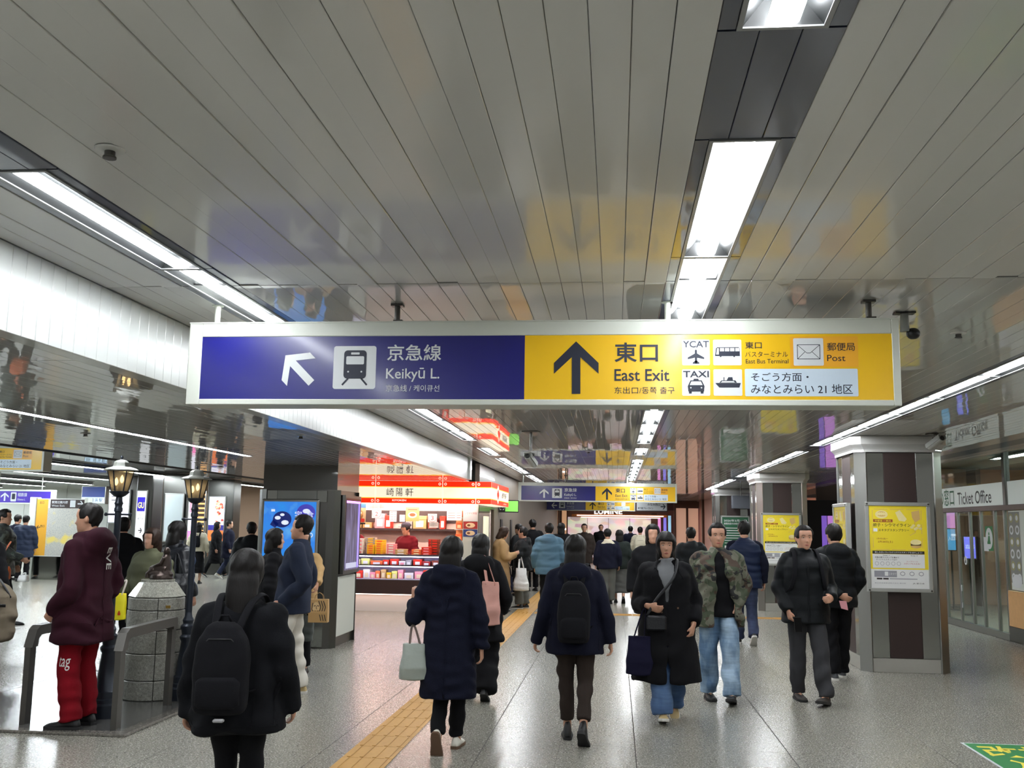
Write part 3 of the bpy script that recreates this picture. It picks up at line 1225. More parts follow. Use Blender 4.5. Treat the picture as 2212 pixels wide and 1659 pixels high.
def column(label, cx, y, w, d, zt, ch=0.1, skin=None):
    """octagon pier: steel corner posts, steel side sheets, brown centre board, stone foot"""
    c = thing('clad_column', label, 'column', (cx, y + d / 2, 0), 0, 'clad columns along the right of the hall')
    hx, hy = w / 2, d / 2
    m = MB()
    e = 0.03
    core = [(-hx + ch, -hy), (hx - ch, -hy), (hx, -hy + ch), (hx, hy - ch), (hx - ch, hy), (-hx + ch, hy), (-hx, hy - ch), (-hx, -hy + ch)]
    cr = [(x * (1 - e / hx), y_ * (1 - e / hy)) for x, y_ in core]
    m.loft([[(x, y_, 0.0) for x, y_ in cr], [(x, y_, zt) for x, y_ in cr]])
    m.obj('core', M_STEEL_DK, c)
    for sx in (-1, 1):
        for sy in (-1, 1):
            p = MB()
            a = [(sx * (hx - ch - 0.012), sy * hy), (sx * (hx - ch), sy * (hy + 0.012)), (sx * (hx - ch * 0.62), sy * (hy - ch * 0.25)), (sx * (hx - ch * 0.25), sy * (hy - ch * 0.62)), (sx * (hx + 0.012), sy * (hy - ch)),
                 (sx * hx, sy * (hy - ch - 0.012)), (sx * (hx - ch), sy * (hy - ch))]
            p.loft([[(x, y_, 0.0) for x, y_ in a], [(x, y_, zt) for x, y_ in a]])
            p.obj('corner_post', M_STEEL, c)
    # faces: south (-y), north, west, east
    for ang, half in ((0, hx), (PI, hx), (-PI / 2, hy), (PI / 2, hy)):
        off = hy if half == hx else hx
        wv = half - ch - 0.012
        R_ = Matrix.Rotation(ang, 4, 'Z')
        for xa, xb, mm, nm, z0, z1 in ((-wv, -wv * 0.49, M_MIRROR, 'side_sheet', 0.16, zt - 0.04), (wv * 0.49, wv, M_MIRROR, 'side_sheet', 0.16, zt - 0.04),
                                       (-wv * 0.485, wv * 0.485, M_BROWN, 'centre_board', 0.16, zt - 0.02), (-wv, wv, M_FOOT, 'foot_stone', 0.0, 0.155)):
            q = MB()
            q.box(xa, xb, -off + 0.004, -off + 0.034, z0, z1, bev=0.003)
            o = q.obj(nm, mm, c)
            o.rotation_euler = (0, 0, ang)
    m = MB()
    k = 0.06
    ring = lambda s, z: [(x + math.copysign(s, x), y_ + math.copysign(s, y_), z) for x, y_ in core]
    m.loft([ring(0.02, zt - 0.03), ring(0.02, zt), ring(k * 0.5, zt + 0.02), ring(k, zt + 0.06), ring(k, CZ - 0.004)])
    m.obj('ceiling_collar', M_SOFFIT, c)
    return c


M_FOOT = mat('foot_stone', (166, 164, 156), 0.4, var=0.1, var_scale=5)
CW = 0.97
for i, y in enumerate((12.08, 20.42, 28.76)):
    column(['steel and brown clad column nearest on the right, yellow poster on its front', 'second steel and brown clad column on the right, behind the walking men',
            'third clad column on the right carrying the green notice'][i], 3.30, y, CW, 1.15, 2.54)
pw, ph = 0.74, 1.02
poster_frame('yellow stamp rally poster in a metal frame on the nearest right column', (2.872, 12.00, 0.905), 0, 0.725, 1.02, poster_print, 'yellow stamp rally posters')
poster_frame('smaller-looking yellow stamp rally poster on the second column, between the walking men', (2.86, 20.34, 0.885), 0, 0.78, 1.03, poster_print, 'yellow stamp rally posters')
poster_frame('yellow poster on the side of the nearest right column, seen edge on', (2.735, 13.05, 0.9), -PI / 2, 0.74, 1.02, poster_print, 'yellow stamp rally posters')
poster_frame('green notice with white date 2026年3月14日 on the third right column', (2.93, 28.68, 0.95), 0, 0.80, 1.0, green_print)

# ------------------------------------------------------------------ signage column on the left
t = thing('signage_column', 'dark steel column with a blue video screen left of the food kiosk', 'column', (-4.14, 13.35, 0))
hx, hy, zt = 0.54, 0.60, 2.02
m = MB()
core = [(-hx + 0.1, -hy), (hx - 0.1, -hy), (hx, -hy + 0.1), (hx, hy - 0.1), (hx - 0.1, hy), (-hx + 0.1, hy), (-hx, hy - 0.1), (-hx, -hy + 0.1)]
m.loft([[(x * 0.95, y * 0.95, 0) for x, y in core], [(x * 0.95, y * 0.95, zt) for x, y in core]])
m.obj('core', M_STEEL_DK, t)
m = MB()
m.box(-hx + 0.06, hx - 0.02, -hy + 0.05, hy - 0.05, zt, SZ)
m.obj('head', mat('column_head', (86, 84, 80), 0.3, coat=0.5), t)
for sx in (-1, 1):
    for sy in (-1, 1):
        p = MB()
        ch = 0.13
        a = [(sx * (hx - ch), sy * (hy + 0.01)), (sx * (hx - ch * 0.4), sy * (hy - ch * 0.3)), (sx * (hx + 0.01), sy * (hy - ch)), (sx * (hx - ch), sy * (hy - ch))]
        p.loft([[(x, y, 0) for x, y in a], [(x, y, zt) for x, y in a]])
        p.obj('corner_post', M_STEEL_DK, t)
for xa, xb, mm in ((-hx + 0.14, -0.27, M_MIRROR), (-0.265, 0.265, M_GREY_P), (0.27, hx - 0.14, M_MIRROR)):
    m = MB()
    m.box(xa, xb, -hy + 0.0, -hy + 0.03, 1.86, zt - 0.015)
    m.obj('top_sheet', mm, t)
m = MB()
m.box(hx - 0.03, hx + 0.004, -hy + 0.16, hy - 0.16, 0.13, 0.90, bev=0.01)
m.obj('white_panel', M_OFFWHITE, t)
m = MB()
m.box(-hx + 0.12, hx - 0.12, -hy, -hy + 0.03, 0.02, 0.62)
m.obj('lower_sheet', M_MIRROR, t)

# blue video screen
bl = thing('video_screen', 'glowing blue advertising screen with planets on the left steel column', 'screen', (-4.57, 12.73, 0.66))
w, h = 0.70, 1.20
m = MB()
m.box(-0.035, w + 0.035, 0, 0.06, -0.035, h + 0.035, bev=0.012)
m.obj('bezel', M_STEEL, bl)
m, nt, b = new_mat('screen_blue')
p = obj_vec(nt)
n = noise(nt, p, 3.2, 3)
col = ramp(nt, n, [(0.3, (38, 150, 235)), (0.55, (52, 130, 232)), (0.75, (110, 190, 245))])
nt.links.new(col, b.inputs['Emission Color'])
b.inputs['Emission Strength'].default_value = 1.1
b.inputs['Base Color'].default_value = (0.02, 0.06, 0.15, 1)
b.inputs['Roughness'].default_value = 0.15
S_BLUE = m
f = Face((0, -0.001, 0), (1, 0, 0), (0, 0, 1))
f.rect(0, 0, w, h, S_BLUE, 0.001)
SD, SW_, SV = emis('screen_dark', (22, 40, 120), 0.5), emis('screen_white', (226, 236, 250), 0.9), emis('screen_violet', (74, 70, 190), 0.7)
f.disc(0.25, 0.97, 0.125, SD, 0.002, 0.105, 28)
for x, y, r in ((0.19, 0.99, 0.04), (0.29, 0.93, 0.05), (0.25, 1.03, 0.03)):
    f.disc(x, y, r, SW_, 0.003, r * 0.6, 12)
f.disc(0.565, 1.06, 0.125, SV, 0.002, 0.11, 28)
f.disc(0.57, 1.08, 0.05, SW_, 0.003, 0.03, 12)
f.poly([(0.09, 0.90), (0.13, 0.97), (0.21, 0.91), (0.16, 0.86)], SD, 0.002)
for x, y in ((0.10, 0.74), (0.16, 0.70), (0.03, 0.62), (0.12, 0.68)):
    f.poly([(x, y), (x + 0.03, y + 0.05), (x + 0.06, y + 0.01), (x + 0.02, y - 0.03)], SD, 0.002)
for i, (s, x, y) in enumerate((('食', 0.58, 0.98), ('べ', 0.58, 0.86), ('る', 0.58, 0.74), ('宇', 0.42, 0.98), ('宙', 0.42, 0.86))):
    f.text(s, x, y, x + 0.09, y + 0.10, SW_, 0.0, 0.004)
f.rect(0.10, 1.07, 0.15, 1.10, SW_, 0.003)
f.build('display', bl)

# purple light box on the right face
lb = thing('light_box', 'violet lit display case on the right face of the screen column', 'display case', (-3.59, 12.93, 0.93))
m = MB()
m.box(-0.04, 0.05, 0, 0.82, 0, 1.03)
m.obj('case', M_STEEL_DK, lb)
f = Face((0.052, 0.05, 0.05), (0, 1, 0), (0, 0, 1))
LBm, nt, b = new_mat('light_box_print')
p = mapping(nt, obj_vec(nt), (1, 6, 1.2))
n = noise(nt, p, 2.4, 4)
col = ramp(nt, n, [(0.30, (60, 48, 72)), (0.5, (112, 96, 140)), (0.62, (150, 140, 200)), (0.78, (190, 186, 235))])
nt.links.new(col, b.inputs['Emission Color'])
b.inputs['Emission Strength'].default_value = 0.5
b.inputs['Base Color'].default_value = (0.1, 0.09, 0.14, 1)
f.rect(0, 0, 0.72, 0.93, LBm, 0.001)
f.rect(0, 0.88, 0.72, 0.91, emis('violet_tube', (222, 140, 255), 3.0), 0.002)
f.rect(0.62, 0.02, 0.70, 0.88, emis('violet_edge', (150, 128, 255), 1.4), 0.002)
f.rect(0, 0.91, 0.72, 0.945, mat('case_red', (140, 50, 40), 0.4), 0.002)
f.rect(0.06, 0.02, 0.60, 0.09, emis('case_caption', (200, 200, 226), 0.5), 0.002)
f.build('display', lb)
# ------------------------------------------------------------------ food kiosk
KX, KY = -5.05, 18.20
FY = -1.0                                     # the fascia canopy stands forward of the counter
FZ_0, FZ_1 = 1.952, SZ - 0.004
kio = thing('food_kiosk', 'brightly lit dumpling kiosk with red and cream backlit fascia', 'kiosk', (KX, KY, 0))
M_KRED = emis('fascia_red', (255, 44, 8), 1.05)
M_KCREAM = emis('fascia_cream', (255, 240, 214), 1.1)
M_KGOLD = emis('fascia_gold', (255, 196, 60), 1.1)
M_KIN = mat('kiosk_wall', (246, 224, 214), 0.5)
M_KBASE = mat('kiosk_base', (56, 40, 38), 0.35)
M_KDARK = mat('kiosk_dark', (48, 38, 40), 0.5)
M_KLAMP = emis('kiosk_lamp', (255, 222, 208), 70.0)
M_CLAMP = emis('case_lamp', (240, 220, 255), 24.0)
KW = 2.65
FX0, FX1 = -0.35, 2.91
m = MB()
m.loft([[(FX0, FY, z), (FX1, FY, z), (FX1, FY + 2.8, z), (FX1 - 0.3, FY + 2.8, z), (FX1 - 0.3, FY + 0.3, z), (FX0, FY + 0.3, z)] for z in (FZ_0, FZ_1)])
m.obj('fascia', M_KCREAM, kio)


def fascia_face(f, x0, x1):
    H = FZ_1 - FZ_0
    for q0, q1, mm in ((0.0, .215, M_KRED), (.215, .25, M_KGOLD), (.725, .76, M_KGOLD), (.76, 1.0, M_KRED)):
        f.rect(x0, FZ_0 + q0 * H, x1, FZ_0 + q1 * H, mm, 0.001)


def fz(q):
    return FZ_0 + q * (FZ_1 - FZ_0)


def fx(px):
    return at(px, 1060, KY + FY).x - KX


f = Face((0, FY - 0.001, 0), (1, 0, 0), (0, 0, 1))
fascia_face(f, FX0, FX1)
cx_, cz_ = fx(752), fz(.47)
f.disc(cx_, cz_, 0.19, M_KGOLD, 0.002, n=30)
f.disc(cx_, cz_, 0.172, M_KCREAM, 0.003, n=30)
f.line([(cx_ - .02, cz_ + .10), (cx_ + .07, cz_ + .12), (cx_ + .11, cz_ + .07), (cx_ + .05, cz_ + .04), (cx_, cz_ + .06)], 0.013, M_INK, 0.004)
f.line([(cx_ - .01, cz_ - .05), (cx_ + .06, cz_ - .01), (cx_ + .14, cz_ - .05), (cx_ + .10, cz_ - .11), (cx_ + .02, cz_ - .09), (cx_ + .06, cz_ - .05)], 0.014, M_INK, 0.004)
f.disc(cx_ - .03, cz_ + .02, 0.045, M_KRED, 0.004)
for ch_, a_, b_ in (('崎', 835, 851), ('陽', 856, 870), ('軒', 876, 893)):
    f.text(ch_, fx(a_), fz(.31), fx(b_), fz(.68), M_INK, 0.0, 0.003)
f.text('KIYOKEN', fx(848), fz(.08), fx(878), fz(.165), emis('fascia_white', (255, 250, 240), 1.1), 0.02, 0.003)
for px in (811, 956, 1028):
    x = fx(px)
    f.line([(x, FZ_0), (x, FZ_1)], 0.012, M_KCREAM, 0.0024)
    for dx in (-0.05, 0.05):
        for z in (fz(.10), fz(.88)):
            f.disc(x + dx, z, 0.024, M_KCREAM, 0.003, n=14)
            f.disc(x + dx, z, 0.013, M_KRED, 0.004, n=10)
f.build('fascia_print', kio)
f = Face((FX1 + 0.001, FY, 0), (0, 1, 0), (0, 0, 1))
fascia_face(f, 0, 2.8)
f.poly([(1.0, fz(.05)), (1.3, fz(.5)), (1.0, fz(.95)), (0.7, fz(.5))], M_KCREAM, 0.002)
f.poly([(1.0, fz(.2)), (1.2, fz(.5)), (1.0, fz(.8)), (0.8, fz(.5))], M_KRED, 0.003)
f.text('崎陽軒', 1.6, fz(.34), 2.4, fz(.66), M_INK, 0.01, 0.003)
f.text('シウマイ', 1.9, fz(.06), 2.4, fz(.15), M_KCREAM, 0.01, 0.003)
f.build('side_print', kio)
BK = 1.9                                      # kiosk back wall
m = MB()
m.box(-0.4, KW - 0.1, BK, BK + 0.06, 0, 2.3)
m.obj('back_wall', M_KIN, kio)
for xa in (-0.45, KW - 0.15):
    m = MB()
    m.box(xa, xa + 0.05, 0.3, BK + 0.06, 0, 2.3)
    m.obj('side_wall', M_KIN, kio)
m = MB()
m.box(-0.4, KW - 0.15, BK - 0.03, BK, 1.62, 1.86)
m.obj('menu_wall', M_KDARK, kio)
m = MB()
m.box(-0.4, FX1 - 0.3, FY + 0.3, BK + 0.06, 2.1, 2.14)
m.obj('inner_ceiling', mat('kiosk_ceiling', (230, 222, 214), 0.5), kio)
for x in (0.3, 1.2, 2.1):
    for y in (-0.35, 0.75, 1.45):
        m = MB()
        m.box(x - 0.35, x + 0.35, y, y + 0.09, 2.075, 2.095)
        m.obj('ceiling_lamp', M_KLAMP, kio)
CWD = 2.45
ZB0, ZB1, ZS, ZT = 0.322, 0.573, 0.833, 1.034  # base, case floor, shelf, counter
m = MB()
m.box(-0.3, CWD, 0.02, 0.62, ZB0, ZB1)
m.obj('counter_base', M_KBASE, kio)
m = MB()
m.box(-0.3, CWD, 0.16, 0.60, 0.0, ZB0)
m.obj('kick_panel', mat('kick_panel', (240, 226, 220), 0.5), kio)
m = MB()
m.box(-0.28, CWD - 0.02, 0.04, 0.09, ZB0 - 0.014, ZB0 - 0.002)
m.obj('plinth_lamp', emis('plinth_glow', (255, 226, 210), 5.0), kio)
m = MB()
m.box(-0.3, CWD, 0.58, 0.62, ZB1, ZT - 0.03)
m.obj('case_back', mat('case_inside', (206, 196, 220), 0.4), kio)
m = MB()
m.box(-0.3, CWD, 0.04, 0.58, ZB1, ZB1 + 0.015)
m.obj('case_floor', mat('case_inside', (206, 196, 220), 0.4), kio)
m = MB()
m.box(-0.3, CWD, 0.05, 0.58, ZS - 0.012, ZS)
m.obj('case_shelf', M_KDARK, kio)
m = MB()
m.box(-0.3, CWD, 0.0, 0.64, ZT - 0.028, ZT, bev=0.004)
m.obj('counter_top', mat('counter_top', (60, 58, 66), 0.2), kio)
for z in (ZT - 0.044, ZS - 0.026):
    m = MB()
    m.box(-0.25, CWD - 0.05, 0.06, 0.10, z, z + 0.012)
    m.obj('case_lamp', M_CLAMP, kio)


def glass_mat(name, tint=(240, 246, 244), refl=1.0, rough=0.02):
    if name in MATS:
        return MATS[name]
    m = bpy.data.materials.new(name)
    m.use_nodes = True
    nt = m.node_tree
    nt.nodes.clear()
    out = nt.nodes.new('ShaderNodeOutputMaterial')
    tr = nt.nodes.new('ShaderNodeBsdfTransparent')
    tr.inputs[0].default_value = lin(tint)
    gl = nt.nodes.new('ShaderNodeBsdfGlossy')
    gl.inputs['Roughness'].default_value = rough
    fr = nt.nodes.new('ShaderNodeFresnel')
    ge = nt.nodes.new('ShaderNodeNewGeometry')
    ex = nt.nodes.new('ShaderNodeMath')
    ex.operation = 'MULTIPLY_ADD'
    ex.inputs[1].default_value = -2.0
    ex.inputs[2].default_value = 1.0
    pw_ = nt.nodes.new('ShaderNodeMath')
    pw_.operation = 'POWER'
    pw_.inputs[0].default_value = 1.45 * refl
    nt.links.new(ge.outputs['Backfacing'], ex.inputs[0])
    nt.links.new(ex.outputs[0], pw_.inputs[1])
    nt.links.new(pw_.outputs[0], fr.inputs['IOR'])
    mx = nt.nodes.new('ShaderNodeMixShader')
    nt.links.new(fr.outputs[0], mx.inputs[0])
    nt.links.new(tr.outputs[0], mx.inputs[1])
    nt.links.new(gl.outputs[0], mx.inputs[2])
    nt.links.new(mx.outputs[0], out.inputs[0])
    MATS[name] = m
    return m


M_GLASS = glass_mat('clear_glass')
for i in range(3):
    x = -0.3 + i * (CWD + 0.3) / 3
    q = MB()
    q.box(x + 0.004, x + (CWD + 0.3) / 3 - 0.004, 0.022, 0.030, ZB1 + 0.002, ZT - 0.03)
    q.obj('case_glass', M_GLASS, kio)
SHZ = 1.50
m = MB()
m.box(-0.4, KW - 0.2, BK - 0.30, BK - 0.001, SHZ - 0.04, SHZ)
m.obj('wall_shelf', M_KDARK, kio)
# right hand pier with poster strip and the dark wall running back
PX0 = at(1000, 1120, KY - 0.2).x - KX
PX1 = at(1033, 1120, KY - 0.2).x - KX
m = MB()
m.box(PX0, PX1, -0.2, 0.1, 0, 2.1)
m.obj('pier', M_OFFWHITE, kio)
f = Face((PX0, -0.202, 0), (1, 0, 0), (0, 0, 1))
w_ = PX1 - PX0
f.rect(0.01, 1.66, w_ - 0.01, 1.9, M_PRINT_W, 0.001)
f.text('シウマイ弁当', 0.03, 1.78, w_ - 0.03, 1.82, mat('poster_red', (180, 60, 70), 0.5))
for z, c_ in ((1.52, (150, 40, 40)), (1.38, (40, 60, 120))):
    f.rect(0.01, z, w_ - 0.01, z + 0.13, mat('menu_%d' % int(z * 100), c_, 0.5), 0.001)
    f.disc(w_ / 2, z + 0.065, 0.085, mat('dish_cream', (226, 200, 160), 0.5), 0.002, 0.045)
    f.disc(w_ / 2 - 0.03, z + 0.065, 0.03, mat('dish_brown', (120, 70, 40), 0.5), 0.003, 0.02)
f.build('menu_print', kio)

PCOL = {'red': (214, 52, 34), 'orange': (236, 112, 60), 'yellow': (240, 190, 30), 'cream': (232, 214, 172), 'white': (228, 226, 222), 'pink': (240, 150, 160),
        'tan': (196, 160, 104), 'brown': (128, 62, 46), 'grey': (158, 158, 156), 'lime': (222, 224, 120), 'crimson': (168, 40, 40)}


def food_box(x, y, z, w, d, h, col, label, group, stripe='white', tilt=0.0):
    m = MB()
    m.box(-w / 2, w / 2, -d / 2, d / 2, 0, h * 0.72, 0, bev=0.004)
    m.box(-w / 2 - 0.003, w / 2 + 0.003, -d / 2 - 0.003, d / 2 + 0.003, h * 0.70, h, 0, bev=0.003)
    m.box(-w * 0.28, w * 0.28, -d / 2 - 0.005, -d / 2 + 0.004, h * 0.12, h * 0.62, 1)
    m.box(-w * 0.22, w * 0.22, -d * 0.3, d * 0.3, h - 0.001, h + 0.002, 1)
    o = m.obj('food_box', [mat('pack_' + col, PCOL[col], 0.4), mat('pack_' + stripe, PCOL[stripe], 0.4)], None)
    o.location = (KX + x, KY + y, z)
    o.rotation_euler = (tilt, 0, 0)
    tag(o, label, 'food box', group)
    return o


def kx(px):
    return (at(px, 1200, KY + 0.25).x - KX)


row = [(753, 'white', .2), (772, 'cream', .2), (792, 'lime', .2), (816, 'orange', .29), (836, 'red', .14), (854, 'red', .2), (871, 'white', .15), (885, 'grey', .13),
       (904, 'red', .2), (923, 'crimson', .19), (943, 'brown', .19), (960, 'orange', .16)]
for i, (px, c_, w) in enumerate(row):
    food_box(kx(px), 0.28, ZS + 0.004, w * .78, 0.22, 0.075 + 0.018 * (i % 3), c_, '%s %s food box from the left on the upper showcase shelf' % (ORD[i], c_), 'food boxes on the upper showcase shelf', 'white' if c_ != 'white' else 'pink')
row = [(753, 'grey', .18), (776, 'red', .24), (795, 'white', .15), (808, 'pink', .12), (819, 'orange', .1), (831, 'tan', .11), (843, 'yellow', .11), (855, 'lime', .12), (868, 'pink', .12),
       (886, 'white', .2), (907, 'pink', .18), (924, 'red', .15), (948, 'yellow', .16)]
for i, (px, c_, w) in enumerate(row):
    food_box(kx(px), 0.28, ZB1 + 0.017, w * .80, 0.2, 0.11 + 0.026 * (i % 3), c_, '%s %s food box from the left on the lower showcase shelf' % (ORD[i], c_), 'food boxes on the lower showcase shelf', 'cream' if c_ != 'cream' else 'red')
# packs piled on the counter
for si_, (px, y, w, h, n, c_, st) in enumerate(((757, .3, .17, .07, 2, 'white', 'red'), (776, .35, .15, .075, 4, 'white', 'pink'), (796, .45, .2, .045, 7, 'grey', 'yellow'), (816, .45, .2, .045, 6, 'yellow', 'orange'),
                               (804, .2, .16, .045, 4, 'yellow', 'orange'), (821, .2, .16, .045, 5, 'yellow', 'orange'), (845, .3, .18, .05, 4, 'pink', 'white'), (868, .22, .24, .05, 2, 'tan', 'white'),
                               (901, .25, .2, .05, 2, 'orange', 'cream'), (922, .25, .2, .05, 3, 'red', 'pink'), (936, .45, .18, .05, 6, 'brown', 'red'), (962, .4, .22, .06, 3, 'orange', 'yellow'),
                               (927, .52, .13, .05, 6, 'crimson', 'red'))):
    for k in range(n):
        pos = 'at the bottom' if k == 0 else ('on top' if k == n - 1 else ORD[k] + ' up')
        near_txt = 'front' if y < .24 else 'back'
        food_box(kx(px), y, ZT + 0.001 + k * (h * .9 + 0.002), w * .86, 0.18, h * .9, c_, '%s box, %s, in the %s %s-row stack on the kiosk counter' % (c_, pos, ORD[si_], near_txt), 'stacked food boxes on the kiosk counter', st)
# boxes on the wall shelf
for i, (px, c_, w, h) in enumerate(((772, 'tan', .22, .14), (795, 'tan', .2, .13), (840, 'red', .16, .3), (885, 'grey', .14, .2), (908, 'tan', .3, .3), (935, 'brown', .2, .25), (957, 'red', .12, .3), (822, 'pink', .22, .34))):
    food_box(at(px, 1140, KY + BK - .15).x - KX, BK - .14, SHZ + .001, w * .9, 0.18, h * .85, c_, '%s carton, %s from the left, on the high shelf behind the counter' % (c_, ORD[i]), 'cartons on the kiosk wall shelf', 'white')

# price rack right
rk = thing('display_rack', 'orange lit stepped snack rack at the right end of the kiosk', 'rack', (KX + 2.22, KY + 0.85, ZT))
m = MB()
m.box(-0.22, 0.22, 0.1, 0.14, 0, 0.95)
m.obj('back_board', mat('rack_board', (250, 190, 130), 0.5), rk)
for k in range(4):
    m = MB()
    m.box(-0.22, 0.22, -0.16 + 0.03 * k, 0.1, 0.02 + k * 0.22, 0.04 + k * 0.22)
    m.obj('rack_shelf', M_OFFWHITE, rk)
for k in range(4):
    for j in range(3):
        food_box(2.22 - 0.14 + j * 0.14, 0.85 - 0.03 + 0.02 * k, ZT + 0.042 + k * 0.22, 0.12, 0.12, 0.12, ('orange', 'yellow', 'orange')[j],
                 '%s snack pack from the left on the %s shelf up of the orange rack' % (ORD[j], ORD[k]), 'snack packs on the stepped rack', 'cream')


def hang_poster(name, label, x, y, z0, w, h, draw, group=None):
    t = thing(name, label, 'poster', (KX + x, KY + y, z0), 0, group)
    m = MB()
    m.box(0, w, 0, 0.004, 0, h)
    m.obj('sheet', M_PRINT_W, t)
    f = Face((0, -0.0005, 0), (1, 0, 0), (0, 0, 1))
    draw(f, w, h)
    f.build('print', t)
    m = MB()
    for q in (0.1, 0.9):
        m.tube([(w * q, 0.002, h), (w * q, 0.002, 2.1 - z0)], 0.0015, 5)
    m.obj('cord', M_BLACK, t)
    return t


def d_buns(f, w, h):
    f.rect(0, 0, w, h, mat('pr_tan', (206, 180, 140), 0.5), 0.001)
    f.rect(w * .25, h * .8, w, h, mat('pr_blue', (70, 120, 190), 0.5), 0.0015)
    f.disc(w * .5, h * .42, w * .36, mat('pr_wood', (150, 100, 50), 0.5), 0.002, h * .26)
    f.disc(w * .5, h * .54, w * .36, mat('pr_basket', (190, 140, 80), 0.5), 0.003, h * .2)
    for i in range(7):
        a = i * 0.9
        f.disc(w * (.5 + .2 * math.cos(a)), h * (.55 + .1 * math.sin(a)), w * .1, mat('pr_bun', (238, 222, 190), 0.5), 0.004 + i * 0.0002, h * .07, 12)
    f.rect(0, 0, w, h * .07, M_INK, 0.003)
    f.rect(w * .65, h * .1, w * .95, h * .28, mat('pr_red', (200, 50, 40), 0.5), 0.005, 0.02)


def d_num(s):
    def d(f, w, h):
        f.disc(w / 2, h / 2, w * .46, mat('num_red', (150, 50, 60), 0.5), 0.001, h * .46, 26)
        f.disc(w / 2, h / 2, w * .43, M_PRINT_W, 0.0015, h * .43, 26)
        f.text(s, w * .36, h * .25, w * .64, h * .75, mat('num_red', (150, 50, 60), 0.5), 0.0)
    return d


def d_menu(c_, rows):
    def d(f, w, h):
        f.rect(0, 0, w, h, mat('menu_bg_%d_%d_%d' % c_, c_, 0.5), 0.001)
        for i in range(rows):
            z = h * (0.9 - 0.85 * i / rows)
            f.rect(w * .08, z - h * .03, w * .55, z, mat('menu_line', (120, 70, 60), 0.5), 0.002)
            f.rect(w * .66, z - h * .03, w * .92, z, mat('menu_line2', (190, 60, 50), 0.5), 0.002)
    return d


def d_dish(f, w, h):
    f.rect(0, 0, w, h, mat('pr_dish_bg', (232, 170, 110), 0.5), 0.001)
    f.disc(w * .5, h * .45, w * .34, mat('pr_bun', (238, 222, 190), 0.5), 0.002, h * .22)
    f.disc(w * .5, h * .47, w * .22, mat('pr_red2', (196, 90, 60), 0.5), 0.003, h * .12)
    f.rect(w * .15, h * .8, w * .85, h * .86, mat('menu_line', (120, 70, 60), 0.5), 0.002)


def hp_(name, label, x0, y0, x1, y1, dy, draw):
    a, c_ = at(x0, y1, KY + dy), at(x1, y0, KY + dy)
    hang_poster(name, label, a.x - KX, dy, a.z, c_.x - a.x, c_.z - a.z, draw)


hp_('menu_poster', 'bun steamer photo poster hanging at the left of the kiosk', 748, 1088, 791, 1132, -.25, d_buns)
hp_('counter_number', 'round sign with the figure two hanging over the kiosk counter', 803, 1101, 824, 1119, -.05, d_num('2'))
hp_('counter_number', 'round sign with the figure three hanging over the kiosk counter', 924, 1110, 944, 1128, -.05, d_num('3'))
hp_('menu_poster', 'white price card hanging left of the centre of the kiosk', 841, 1104, 857, 1127, .05, d_menu((226, 228, 230), 4))
hp_('menu_poster', 'small white notice hanging beside the dish poster in the kiosk', 863, 1112, 875, 1127, .05, d_menu((226, 226, 240), 3))
hp_('menu_poster', 'orange dish poster hanging in the centre of the kiosk', 876, 1096, 906, 1126, -.1, d_dish)
hp_('menu_poster', 'white card with small drawings under number 3 in the kiosk', 927, 1128, 947, 1140, .0, d_menu((220, 218, 214), 2))
hp_('menu_poster', 'white menu list with small pictures hanging at the right of the kiosk', 965, 1096, 998, 1124, -.15, d_menu((226, 220, 216), 5))
hp_('menu_poster', 'long white notice strip hanging beside number 2', 796, 1090, 832, 1100, .25, d_menu((230, 222, 218), 2))

# dark shop wall right of the kiosk, going back
sw = struct('wall_left')
WX = -2.46
for ya, yb, za in ((18.02, 19.6, 0), (20.3, 46.2, 0), (19.6, 20.3, 1.9)):
    m = MB()
    m.box(WX - 0.08, WX, ya, yb, za, CZ)
    m.obj('facing', M_TAUPE if ya > 20 else mat('dark_side', (70, 62, 58), 0.35, coat=0.3), sw)
m = MB()
m.box(WX - 0.6, WX - 0.5, 19.4, 20.5, 0, 2.5)
m.obj('recess', M_BLACK, sw)
for y in (21.4, 23.4):
    m = MB()
    m.box(WX, WX + 0.02, y, y + 0.35, 0.95, 1.72)
    m.obj('dark_slot', M_BLACK, sw)
bn = thing('banner', 'narrow yellow and white banner at the dark doorway beside the kiosk', 'banner', (WX + 0.10, 18.03, 0))
m = MB()
m.box(-0.02, 0.02, 0, 0.5, 0.42, 1.75, bev=0.004)
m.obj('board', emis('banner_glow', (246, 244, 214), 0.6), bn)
f = Face((0.021, 0.5, 0.42), (0, -1, 0), (0, 0, 1))
f.rect(0.05, 0.1, 0.45, 0.9, mat('sticker_yellow', (232, 214, 70), 0.5), 0.001)
f.build('print', bn)
m = MB()
m.box(-0.05, 0.05, 0.1, 0.4, 0, 0.42)
m.obj('stand', M_STEEL_DK, bn)
gs = thing('shop_sign', 'green and black projecting shop sign behind the kiosk corner', 'sign', (WX + .01, 21.0, 1.86))
m = MB()
m.box(0, 0.42, 0, 0.08, 0, 0.26, bev=0.006)
m.obj('case', M_BLACK, gs)
f = Face((0, -0.001, 0), (1, 0, 0), (0, 0, 1))
f.rect(0.14, 0.02, 0.41, 0.24, emis('shop_green', (130, 210, 90), 0.5), 0.001)
f.text('とち', 0.02, 0.05, 0.12, 0.2, M_PRINT_W)
f.build('print', gs)

